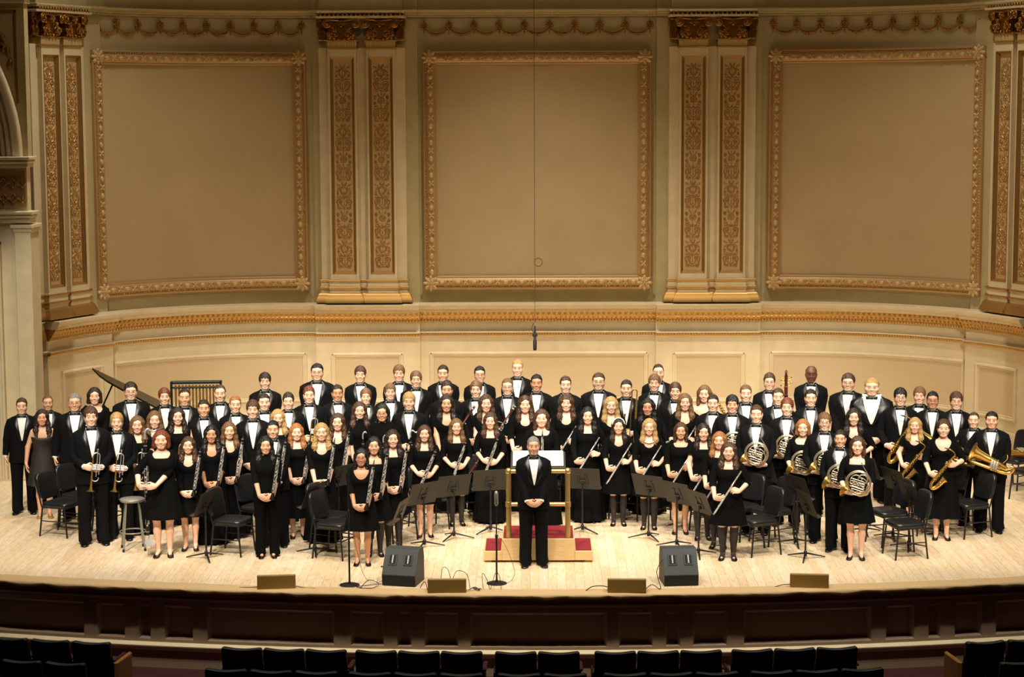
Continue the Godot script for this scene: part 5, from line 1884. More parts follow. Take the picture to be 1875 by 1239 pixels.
			var b := bell_mb(curve_pts([Vector3(0.12, 0.95, 0.02), Vector3(0.12, 0.6, 0.04), Vector3(0.12, 0.3, 0.06), Vector3(0.12, 0.12, 0.08), Vector3(0.12, 0.04, 0.09)], 5), 0.009, 0.035, 0.065)
			sl.tube(circle_pts(Vector3(0.0825, 0.95, 0.01), 0.0375, Vector3.RIGHT, Vector3.UP, 0, PI, 10), 0.009, 8)
			sl.tube(line_pts(Vector3(0.045, 0.95, 0), Vector3(0.045, 0.5, 0), 2), 0.0085, 8)
			sl.lathe(v2([0.0, 0.55, 0.007, 0.55, 0.014, 0.61, 0.014, 0.615, 0.0, 0.616]), 10, Transform3D(Basis.IDENTITY, Vector3(-0.045, 0, 0)))
			out = [["slide", sl, "brass_bright"], ["bell", b, "brass"]]
		"double_bass":
			var bd := MB.new()
			var rr := []
			for q in [[0.12, 0.02], [0.13, 0.2], [0.25, 0.31], [0.42, 0.34], [0.58, 0.27], [0.72, 0.21], [0.85, 0.22], [0.98, 0.26], [1.1, 0.24], [1.2, 0.14], [1.24, 0.04]]:
				rr.append(ring(q[1], 0.1, 0.0, q[0], 20, 3.0))
			bd.loft(rr)
			var nk := MB.new()
			nk.box(Vector3(0, 1.42, 0.09), Vector3(0.05, 0.75, 0.05), 0.012)
			nk.box(Vector3(0, 1.86, 0.07), Vector3(0.045, 0.2, 0.05), 0.01, Transform3D(Basis(Vector3.RIGHT, -0.12), Vector3(0, 0.22, 0.01)) if false else Transform3D.IDENTITY)
			nk.tube(scroll_pts(Vector3(0, 1.97, 0.06), 0.045, 1.6, PI, -1.0), 0.016, 8)
			var fb := MB.new()
			fb.box(Vector3(0, 1.2, 0.135), Vector3(0.055, 0.95, 0.02), 0.006)
			var pg := MB.new()
			for k in 4:
				pg.tube(line_pts(Vector3(-0.06, 1.8 + k * 0.04, 0.06), Vector3(0.06, 1.8 + k * 0.04, 0.06), 2), 0.006, 6)
				pg.ball(Vector3(0.07 if k % 2 else -0.07, 1.8 + k * 0.04, 0.06), Vector3(0.012, 0.014, 0.008), 6, 4)
			var st := MB.new()
			for k in 4: st.tube(line_pts(Vector3((k - 1.5) * 0.011, 1.78, 0.1), Vector3((k - 1.5) * 0.018, 0.55, 0.19), 2), 0.0016, 4)
			out = [["body", bd, "maple_red"], ["neck", nk, "maple_red"], ["fingerboard", fb, "ebony"], ["tuning_pegs", pg, "brass_bright"], ["strings", st, "silver"]]
	for p in out:
		p[1] = p[1].mesh()
		p[2] = M[p[2]]
	kits[kind] = out
	return out

func instrument(kind: String, called: String, label: String, category: String, xf: Transform3D, group := "") -> Node3D:
	var t := thing(called, label, category, Vector3.ZERO, 0.0, group)
	t.transform = xf
	for p in kit(kind): part(t, p[0], p[1], p[2])
	return t

func instrument_materials() -> void:
	mat("silver", rgb8(226, 223, 218), 0.3, 0.75)
	mat("silver_bright", rgb8(240, 238, 234), 0.25, 0.7)
	mat("nickel", rgb8(222, 206, 178), 0.26, 0.8)
	mat("brass", rgb8(226, 180, 90), 0.26, 0.85)
	mat("brass_bright", rgb8(230, 186, 92), 0.2, 0.95)
	mat("ebony", rgb8(20, 18, 18), 0.3)
	mat("maple_red", rgb8(84, 32, 18), 0.3)

# ---------------------------------------------------------------- things on the stage
func copy_of(proto: Node3D, at: Vector3, turn: float, label: String, group := "") -> Node3D:
	var r: Node3D = proto.duplicate()
	r.name = numbered(String(proto.name))
	add_child(r)
	r.position = at
	r.rotation = Vector3(0, turn, 0)
	r.set_meta("label", label)
	if group: r.set_meta("group", group)
	return r

func make_chair() -> Node3D:
	# faces +z
	var t := Node3D.new()
	t.name = "stage_chair"
	t.set_meta("category", "chair")
	var seat := MB.new()
	var rr := []
	for q in [[0.414, 0.02], [0.415, 0.9], [0.42, 0.98], [0.445, 1.0], [0.468, 0.98], [0.478, 0.9], [0.482, 0.6], [0.484, 0.02]]:
		rr.append(ring(0.225 * q[1], 0.22 * q[1], 0.0, q[0], 28, 5.0))
	seat.loft(rr)
	part(t, "seat", seat, M.vinyl)
	var back := MB.new()
	rr = []
	for q in [[-0.032, 0.02], [-0.032, 0.5], [-0.031, 0.9], [-0.024, 0.98], [0.0, 1.0], [0.02, 0.98], [0.029, 0.9], [0.032, 0.5], [0.033, 0.02]]:
		var p := PackedVector3Array()
		for k in 32:
			var a := TAU * k / 32
			var c := cos(a)
			var s := sin(a)
			p.append(Vector3(0.215 * q[1] * signf(c) * pow(absf(c), 0.45), 0.69 + 0.185 * q[1] * signf(s) * pow(absf(s), 0.5), -0.255 + q[0] ))
		for k in 32:
			p[k].z -= (p[k].y - 0.69) * 0.22
		rr.append(p)
	back.loft(rr, true)
	part(t, "backrest", back, M.vinyl)
	var fr := MB.new()
	for s: float in [-1.0, 1.0]:
		fr.tube(PackedVector3Array([Vector3(s * 0.205, 0.415, 0.19), Vector3(s * 0.205, 0.41, -0.2)]), 0.011, 6)
		fr.tube(curve_pts([Vector3(s * 0.21, 0.41, -0.19), Vector3(s * 0.212, 0.5, -0.215), Vector3(s * 0.205, 0.7, -0.255), Vector3(s * 0.19, 0.84, -0.29)], 4), 0.011, 6)
	fr.tube(PackedVector3Array([Vector3(-0.205, 0.41, 0.18), Vector3(0.205, 0.41, 0.18)]), 0.011, 6)
	fr.tube(PackedVector3Array([Vector3(-0.205, 0.41, -0.19), Vector3(0.205, 0.41, -0.19)]), 0.011, 6)
	part(t, "frame", fr, M.black_metal)
	for s: float in [-1.0, 1.0]:
		for z: float in [0.17, -0.19]:
			var lg := MB.new()
			lg.tube(PackedVector3Array([Vector3(s * 0.2, 0.415, z), Vector3(s * 0.215, 0.0, z * 1.25)]), 0.0125, 8)
			part(t, "leg", lg, M.black_metal)
	for s: float in [-1.0, 1.0]:
		var st := MB.new()
		st.tube(PackedVector3Array([Vector3(s * 0.207, 0.22, 0.19), Vector3(s * 0.207, 0.22, -0.213)]), 0.008, 6)
		part(t, "stretcher", st, M.black_metal)
	var st2 := MB.new()
	st2.tube(PackedVector3Array([Vector3(-0.207, 0.25, 0.185), Vector3(0.207, 0.25, 0.185)]), 0.008, 6)
	part(t, "stretcher", st2, M.black_metal)
	return t

func make_stand(high: float) -> Node3D:
	# music stand: the reading side faces -z (towards its player), its back +z
	var t := Node3D.new()
	t.name = "music_stand"
	t.set_meta("category", "music stand")
	var dk := MB.new()
	var tilt := Transform3D(Basis(Vector3.RIGHT, 0.38), Vector3(0, high, 0.0))
	dk.box(Vector3(0, 0.15, 0), Vector3(0.5, 0.33, 0.004), 0.001, tilt)
	part(t, "desk", dk, M.stand_metal)
	var lp := MB.new()
	lp.box(Vector3(0, -0.018, -0.03), Vector3(0.5, 0.004, 0.066), 0.001, tilt)
	lp.box(Vector3(0, -0.012, -0.062), Vector3(0.5, 0.014, 0.003), 0.001, tilt)
	part(t, "lip", lp, M.stand_metal)
	var br := MB.new()
	br.box(Vector3(0, 0.12, 0.012), Vector3(0.09, 0.03, 0.02), 0.004, tilt)
	for s: float in [-1.0, 1.0]:
		br.box(Vector3(s * 0.07, 0.135, 0.006), Vector3(0.042, 0.17, 0.008), 0.003, tilt * Transform3D(Basis(Vector3(0, 0, 1), s * 0.1), Vector3.ZERO))
	br.box(Vector3(0, 0.075, 0.016), Vector3(0.03, 0.05, 0.026), 0.004, tilt)
	part(t, "bracket", br, M.black_metal)
	var po := MB.new()
	po.tube(PackedVector3Array([Vector3(0, 0.06, 0.06), Vector3(0, 0.55, 0.06)]), 0.0125, 10)
	po.tube(PackedVector3Array([Vector3(0, 0.55, 0.06), Vector3(0, high + 0.08, 0.055)]), 0.0085, 10)
	po.lathe(v2([0.0125, 0.54, 0.016, 0.545, 0.016, 0.575, 0.009, 0.58]), 10, Transform3D(Basis.IDENTITY, Vector3(0, 0, 0.06)))
	po.lathe(v2([0.0, 0.03, 0.02, 0.035, 0.022, 0.1, 0.013, 0.11]), 10, Transform3D(Basis.IDENTITY, Vector3(0, 0, 0.06)))
	part(t, "pole", po, M.black_metal)
	for k in 3:
		var a := k * TAU / 3 + 0.5
		var lg := MB.new()
		var d := Vector3(cos(a), 0, sin(a))
		lg.tube(PackedVector3Array([Vector3(0, 0.075, 0.06) + d * 0.012, Vector3(0, 0.01, 0.06) + d * 0.28]), PackedFloat32Array([0.016, 0.009]), 6, true, false, Vector3(1, 0.8, 1))
		part(t, "foot", lg, M.black_metal)
	return t

func stage_materials() -> void:
	mat("vinyl", rgb8(26, 27, 28), 0.32)
	mat("stand_metal", rgb8(48, 44, 36), 0.55)
	mat("wood_blond", rgb8(228, 194, 140), 0.45)
	tri_tex(M.wood_blond, noise_tex(0.02, [[0.0, Color(0.93, 0.91, 0.88)], [1.0, Color(1, 1, 1)]], 512, 15, 5), Vector3(0.5, 3.0, 0.5))
	mat("red_carpet", rgb8(150, 28, 38), 0.95)
	tri_tex(M.red_carpet, noise_tex(0.2, [[0.0, Color(0.72, 0.7, 0.7)], [1.0, Color(1, 1, 1)]], 256, 17), Vector3(4, 4, 4))
	mat("polished_brass", rgb8(206, 172, 108), 0.3, 0.75)
	mat("box_brown", rgb8(146, 110, 48), 0.5)
	mat("monitor_grey", rgb8(58, 62, 60), 0.6)
	mat("grille", rgb8(20, 21, 21), 0.8)
	mat("rubber", rgb8(16, 16, 16), 0.7)
	mat("paper", rgb8(244, 240, 230), 0.8)
	mat("stool_grey", rgb8(150, 146, 136), 0.4, 0.4)
	mat("piano_black", rgb8(10, 10, 11), 0.3)
	M.piano_black.metallic_specular = 0.3
	mat("mic_grey", rgb8(150, 146, 138), 0.4, 0.5)
	mat("seat_black", rgb8(20, 15, 15), 0.5)
	mat("seat_wood", rgb8(150, 104, 48), 0.4)
	mat("handle_pale", rgb8(200, 196, 186), 0.4)

func build_podium() -> void:
	var t := thing("conductor_podium", "blond wooden conductor's podium with red carpet steps", "podium", Vector3(0, 0, -0.05))
	var z1 := 0.40
	var up := MB.new()
	up.box(Vector3(0, 0.171, 0.0), Vector3(0.95, 0.29, 0.8), 0.006)
	part(t, "platform", up, M.wood_blond)
	var top := MB.new()
	top.box(Vector3(0, 0.318, 0.0), Vector3(0.915, 0.012, 0.76), 0.003)
	part(t, "carpet", top, M.red_carpet)
	for s: float in [-1.0, 1.0]:
		var st := MB.new()
		st.box(Vector3(s * 0.592, 0.09, 0.02), Vector3(0.232, 0.125, 0.76), 0.005)
		part(t, "step", st, M.wood_blond)
		var ca := MB.new()
		ca.box(Vector3(s * 0.592, 0.156, 0.02), Vector3(0.205, 0.01, 0.72), 0.003)
		part(t, "step_carpet", ca, M.red_carpet)
	# a low arched kick space along the front
	var ft := MB.new()
	ft.box(Vector3(-0.66, 0.014, 0.0), Vector3(0.1, 0.028, 0.7))
	ft.box(Vector3(0.66, 0.014, 0.0), Vector3(0.1, 0.028, 0.7))
	part(t, "runner", ft, M.wood_blond)
	var r := thing("brass_guard_rail", "polished brass guard rail standing on the podium", "railing", Vector3(0, 0.324, 0.30))
	for s: float in [-1.0, 1.0]:
		var po := MB.new()
		po.lathe(v2([0.0, 0.0, 0.034, 0.0, 0.034, 0.4, 0.042, 0.405, 0.042, 0.47, 0.034, 0.475, 0.034, 0.86, 0.0, 0.86]), 18, Transform3D(Basis.IDENTITY, Vector3(s * 0.385, 0, 0)))
		po.ball(Vector3(s * 0.385, 0.875, 0), Vector3(0.045, 0.045, 0.045), 16, 10)
		part(r, "post", po, M.polished_brass)
	for y: float in [0.875, 0.437]:
		var ra := MB.new()
		ra.tube(PackedVector3Array([Vector3(-0.385, y, 0), Vector3(0.385, y, 0)]), 0.028, 14)
		part(r, "rail", ra, M.polished_brass)
	var d := thing("score_desk", "wide conductor's desk holding an open white score", "music stand", Vector3(0.0, 0, -0.72))
	var dk := MB.new()
	var tilt := Transform3D(Basis(Vector3.RIGHT, -0.95), Vector3(0, 1.19, 0.0))
	dk.box(Vector3(0, 0.0, -0.01), Vector3(0.74, 0.5, 0.02), 0.004, Transform3D(Basis(Vector3.RIGHT, -1.3), Vector3(0, 1.17, 0)))
	part(d, "desk", dk, M.stand_metal)
	var sc := MB.new()
	sc.box(Vector3(0, 0.01, 0.012), Vector3(0.68, 0.46, 0.012), 0.003, Transform3D(Basis(Vector3.RIGHT, -1.3), Vector3(0, 1.17, 0)))
	part(d, "score", sc, M.paper)
	var pl := MB.new()
	pl.lathe(v2([0.0, 0.0, 0.2, 0.0, 0.2, 0.015, 0.03, 0.03, 0.02, 0.05, 0.02, 1.17, 0.0, 1.17]), 16)
	part(d, "pedestal", pl, M.black_metal)

func mic_stand(at: Vector3, label: String, high: float, head: bool) -> void:
	var t := thing("microphone_stand", label, "mic stand", at)
	var b := MB.new()
	b.lathe(v2([0.0, 0.0, 0.125, 0.0, 0.127, 0.008, 0.1, 0.018, 0.02, 0.022, 0.014, 0.05]), 24)
	part(t, "base", b, M.black_metal)
	var p := MB.new()
	p.tube(PackedVector3Array([Vector3(0, 0.04, 0), Vector3(0, high * 0.6, 0)]), 0.012, 10)
	p.tube(PackedVector3Array([Vector3(0, high * 0.6, 0), Vector3(0, high, 0)]), 0.008, 10)
	p.lathe(v2([0.012, high * 0.57, 0.017, high * 0.575, 0.017, high * 0.63, 0.009, high * 0.64]), 10)
	part(t, "pole", p, M.black_metal)
	if head:
		var m := MB.new()
		m.lathe(v2([0.0, high, 0.012, high, 0.018, high + 0.02, 0.026, high + 0.03, 0.027, high + 0.15, 0.02, high + 0.185, 0.0, high + 0.195]), 14)
		part(t, "microphone", m, M.mic_grey)
	else:
		var c := MB.new()
		c.box(Vector3(0, high, 0), Vector3(0.03, 0.05, 0.03), 0.006)
		c.tube(PackedVector3Array([Vector3(0, high + 0.02, 0), Vector3(0.02, high + 0.14, 0.02)]), 0.011, 8)
		part(t, "clip", c, M.rubber)

func cable(label: String, pts: Array, r := 0.006) -> void:
	var mb := MB.new()
	mb.tube(curve_pts(pts, 6), r, 6)
	tag(part(self, "cable", mb, M.rubber), label, "cable")

func wedge(at: Vector3, turn: float, label: String) -> void:
	var t := thing("floor_monitor", label, "speaker", at, turn)
	# side outline (z, y): slanted back towards the players, low front towards the hall
	var pf := v2([0.2, 0.0, 0.215, 0.14, 0.03, 0.43, -0.16, 0.43, -0.2, 0.3, -0.2, 0.0])
	var mb := MB.new()
	var hw := 0.215
	for k in 6:
		var a := pf[k]
		var b := pf[(k + 1) % 6]
		mb._fq([Vector3(-hw, a.y, a.x), Vector3(hw, a.y, a.x), Vector3(hw, b.y, b.x), Vector3(-hw, b.y, b.x)], Vector3(0, (a.y + b.y) / 2 - 0.2, (a.x + b.x) / 2))
	mb.cap(pf, Transform3D(Basis(Vector3(0, 0, 1), Vector3.UP, Vector3(1, 0, 0)), Vector3(hw, 0, 0)), Vector3.RIGHT)
	mb.cap(pf, Transform3D(Basis(Vector3(0, 0, 1), Vector3.UP, Vector3(1, 0, 0)), Vector3(-hw, 0, 0)), Vector3.LEFT)
	part(t, "cabinet", mb, M.monitor_grey)
	var g := MB.new()
	g.box(Vector3(0, 0.072, 0.213), Vector3(0.42, 0.125, 0.01), 0.003, Transform3D.IDENTITY)
	part(t, "grille", g, M.grille)
	# two cup handles let into the slanted face
	var slope := Transform3D(Basis(Vector3.RIGHT, -atan2(0.185, 0.29)), Vector3(0, 0.285, 0.1225))
	for s: float in [-1.0, 1.0]:
		var pn := MB.new()
		pn.box(Vector3(s * 0.1, 0.03, 0.004), Vector3(0.115, 0.15, 0.008), 0.004, slope)
		var hp := part(t, "handle", pn, M.monitor_grey)
		var hl := MB.new()
		hl.box(Vector3(s * 0.1, 0.03, 0.008), Vector3(0.08, 0.115, 0.004), 0.001, slope)
		part(hp, "recess", hl, M.grille)
		var gr := MB.new()
		gr.box(Vector3(s * 0.1, 0.03, 0.014), Vector3(0.018, 0.11, 0.01), 0.004, slope)
		part(hp, "grip", gr, M.handle_pale)

func foot_box(at: Vector3, turn: float, label: String) -> void:
	var t := thing("footlight_box", label, "box", at, turn)
	var mb := MB.new()
	# wedge box: tall front towards the hall, sloping back
	var pf := v2([0.06, 0.0, 0.06, 0.175, 0.045, 0.185, -0.07, 0.15, -0.09, 0.0])
	for k in 5:
		var a := pf[k]
		var b := pf[(k + 1) % 5]
		mb._fq([Vector3(-0.235, a.y, a.x), Vector3(0.235, a.y, a.x), Vector3(0.235, b.y, b.x), Vector3(-0.235, b.y, b.x)], Vector3(0, (a.y + b.y) / 2 - 0.09, (a.x + b.x) / 2))
	for s: float in [-1.0, 1.0]:
		mb.cap(pf, Transform3D(Basis(Vector3(0, 0, 1), Vector3.UP, Vector3(1, 0, 0)), Vector3(s * 0.235, 0, 0)), Vector3(s, 0, 0))
	part(t, "case", mb, M.box_brown)
	var f := MB.new()
	f.box(Vector3(0, 0.09, 0.062), Vector3(0.45, 0.16, 0.005), 0.002)
	part(t, "front_panel", f, M.box_brown)

func build_stool(at: Vector3) -> void:
	var t := thing("stool", "tall grey metal stool beside the bass clarinet player", "stool", at)
	var s := MB.new()
	s.lathe(v2([0.0, 0.66, 0.15, 0.66, 0.165, 0.67, 0.168, 0.69, 0.16, 0.7, 0.0, 0.703]), 24)
	part(t, "seat", s, M.stool_grey)
	for k in 4:
		var a := k * TAU / 4 + 0.5
		var l := MB.new()
		l.tube(PackedVector3Array([Vector3(cos(a) * 0.12, 0.66, sin(a) * 0.12), Vector3(cos(a) * 0.2, 0.03, sin(a) * 0.2)]), 0.012, 8)
		var lg := part(t, "leg", l, M.stool_grey)
		var f := MB.new()
		f.tube(PackedVector3Array([Vector3(cos(a) * 0.199, 0.04, sin(a) * 0.199), Vector3(cos(a) * 0.203, 0.0, sin(a) * 0.203)]), 0.015, 8)
		part(lg, "rubber_foot", f, M.rubber)
	var r := MB.new()
	r.tube(circle_pts(Vector3(0, 0.25, 0), 0.175, Vector3.RIGHT, Vector3(0, 0, 1), 0, TAU, 28).slice(0, 28), 0.009, 8, false, true)
	part(t, "foot_ring", r, M.stool_grey)

func build_piano(at: Vector3, turn: float) -> void:
	var t := thing("grand_piano", "black grand piano with its lid propped open behind the players", "piano", at, turn)
	var out := v2([-0.74, 0.0, 0.74, 0.0, 0.74, 0.9, 0.66, 1.35, 0.4, 1.7, 0.05, 1.95, -0.35, 2.1, -0.62, 2.05, -0.74, 1.8])
	var bd := MB.new()
	var lid := MB.new()
	var m := out.size()
	for k in m:
		var a := out[k]
		var b := out[(k + 1) % m]
		bd._fq([Vector3(a.x, 0.62, -a.y), Vector3(b.x, 0.62, -b.y), Vector3(b.x, 1.0, -b.y), Vector3(a.x, 1.0, -a.y)], Vector3((a.x + b.x) / 2, 0, -(a.y + b.y) / 2 + 0.9))
	bd.cap(out, Transform3D(Basis(Vector3.RIGHT, Vector3(0, 0, -1), Vector3.UP), Vector3(0, 0.97, 0)), Vector3.UP)
	bd.cap(out, Transform3D(Basis(Vector3.RIGHT, Vector3(0, 0, -1), Vector3.UP), Vector3(0, 0.62, 0)), Vector3.DOWN)
	part(t, "case", bd, M.piano_black)
	# lid hinged on the straight side (x = -0.74), raised 30 degrees
	var hx := Transform3D(Basis(Vector3(0, 0, 1), 0.5), Vector3(-0.74, 1.0, 0))
	for w in 2:
		lid.cap(out, hx * Transform3D(Basis(Vector3.RIGHT, Vector3(0, 0, -1), Vector3.UP), Vector3(0.74, 0.025 * w, 0)), Vector3.UP if w else Vector3.DOWN)
	for k in m:
		var a := out[k]
		var b := out[(k + 1) % m]
		lid._fq([hx * Vector3(a.x + 0.74, 0, -a.y), hx * Vector3(b.x + 0.74, 0, -b.y), hx * Vector3(b.x + 0.74, 0.025, -b.y), hx * Vector3(a.x + 0.74, 0.025, -a.y)], Vector3((a.x + b.x) / 2, 0, -(a.y + b.y) / 2 + 0.9))
	part(t, "lid", lid, M.piano_black)
	var pr := MB.new()
	pr.tube(PackedVector3Array([Vector3(0.6, 0.98, -0.75), hx * Vector3(1.2, 0.0, -0.75)]), 0.014, 8)
	part(t, "lid_prop", pr, M.piano_black)
	for p: Vector2 in [Vector2(-0.6, 0.25), Vector2(0.6, 0.25), Vector2(-0.3, 1.75)]:
		var lg := MB.new()
		lg.lathe(v2([0.0, 0.0, 0.04, 0.0, 0.045, 0.06, 0.035, 0.08, 0.06, 0.5, 0.075, 0.62, 0.0, 0.62]), 14, Transform3D(Basis.IDENTITY, Vector3(p.x, 0, -p.y)))
		part(t, "leg", lg, M.piano_black)

func build_chimes(at: Vector3, turn: float) -> void:
	var t := thing("tubular_bells", "rack of hanging brass tubular bells in a black frame", "chimes", at, turn)
	var f := MB.new()
	f.box(Vector3(0, 1.74, 0), Vector3(0.78, 0.045, 0.1), 0.01)
	f.box(Vector3(0, 1.66, 0), Vector3(0.76, 0.02, 0.1), 0.004)
	for s: float in [-1.0, 1.0]:
		f.tube(PackedVector3Array([Vector3(s * 0.375, 1.76, 0.06), Vector3(s * 0.375, 0.05, 0.0)]), 0.018, 8)
		f.tube(PackedVector3Array([Vector3(s * 0.375, 0.02, 0.3), Vector3(s * 0.375, 0.02, -0.3)]), 0.02, 8)
	f.tube(PackedVector3Array([Vector3(-0.375, 0.12, 0), Vector3(0.375, 0.12, 0)]), 0.015, 8)
	part(t, "frame", f, M.black_metal)
	for k in 13:
		var tb := MB.new()
		var x := (k - 6) * 0.052
		tb.tube(PackedVector3Array([Vector3(x, 1.7, 0.02), Vector3(x, 0.35 + k * 0.04, 0.02)]), 0.016, 10)
		part(t, "bell_tube", tb, M.brass)

func build_hanging_mic(at: Vector3) -> void:
	var t := thing("hanging_microphone", "black microphone hanging on a thin wire above the band", "microphone", at)
	var m := MB.new()
	m.lathe(v2([0.0, -0.22, 0.022, -0.22, 0.026, -0.2, 0.026, -0.08, 0.018, -0.07, 0.018, 0.04, 0.012, 0.06, 0.012, 0.12, 0.0, 0.13]), 14)
	part(t, "microphone", m, M.rubber)
	var c := MB.new()
	c.box(Vector3(0, 0.0, 0.0), Vector3(0.07, 0.05, 0.04), 0.008)
	c.tube(curve_pts([Vector3(0.03, 0.0, 0), Vector3(-0.04, 0.06, 0), Vector3(-0.03, 0.14, 0), Vector3(0, 0.17, 0)], 4), 0.005, 6)
	part(t, "clip", c, M.rubber)
	var col := MB.new()
	col.lathe(v2([0.0, 0.13, 0.013, 0.13, 0.013, 0.17, 0.0, 0.17]), 10)
	part(t, "collar", col, M.mic_grey)
	var w := MB.new()
	w.tube(PackedVector3Array([Vector3(0, 0.16, 0), Vector3(0, CEIL - at.y, 0)]), 0.0035, 5)
	part(t, "wire", w, M.stand_metal)

func make_hall_seat() -> Node3D:
	# seen from behind: the sitter faces -z
	var t := Node3D.new()
	t.name = "hall_seat"
	t.set_meta("category", "seat")
	var b := MB.new()
	var rr := []
	for q in [[0.0, 0.97], [0.012, 1.0], [0.06, 1.0], [0.075, 0.96]]:
		var p := PackedVector3Array()
		# outline of the back: dipping top edge, rounded corners
		var o := [Vector2(-0.235, 0.38)]
		for k in 5:
			var a := PI - k * PI / 8
			o.append(Vector2(-0.205 + 0.03 * cos(a), 0.835 + 0.03 * sin(a)))
		for k in 7: o.append(Vector2(lerpf(-0.18, 0.18, (k + 0.5) / 7.0), 0.862 - 0.018 * (1.0 - pow(lerpf(-1, 1, (k + 0.5) / 7.0), 2.0))))
		for k in 5:
			var a := PI / 2 - k * PI / 8
			o.append(Vector2(0.205 + 0.03 * cos(a), 0.835 + 0.03 * sin(a)))
		o.append(Vector2(0.235, 0.38))
		for v: Vector2 in o: p.append(Vector3(v.x * q[1], 0.62 + (v.y - 0.62) * q[1], -q[0] - 0.05 + (v.y - 0.4) * 0.2))
		rr.append(p)
	b.loft(rr)
	var st: PackedVector3Array = rr[0]
	var ids := Geometry2D.triangulate_polygon(PackedVector2Array(Array(st).map(func(v): return Vector2(v.x, v.y))))
	for k in range(0, ids.size(), 3):
		if (st[ids[k + 1]] - st[ids[k]]).cross(st[ids[k + 2]] - st[ids[k]]).z > 0: b.tri(st[ids[k]], st[ids[k + 1]], st[ids[k + 2]])
		else: b.tri(st[ids[k]], st[ids[k + 2]], st[ids[k + 1]])
	part(t, "backrest", b, M.seat_black)
	var s := MB.new()
	s.box(Vector3(0, 0.42, -0.3), Vector3(0.45, 0.09, 0.42), 0.03)
	part(t, "cushion", s, M.carpet_red)
	for e: float in [-1.0, 1.0]:
		var a := MB.new()
		a.box(Vector3(e * 0.245, 0.3, -0.22), Vector3(0.022, 0.6, 0.3), 0.006)
		part(t, "side_panel", a, M.seat_black)
	return t

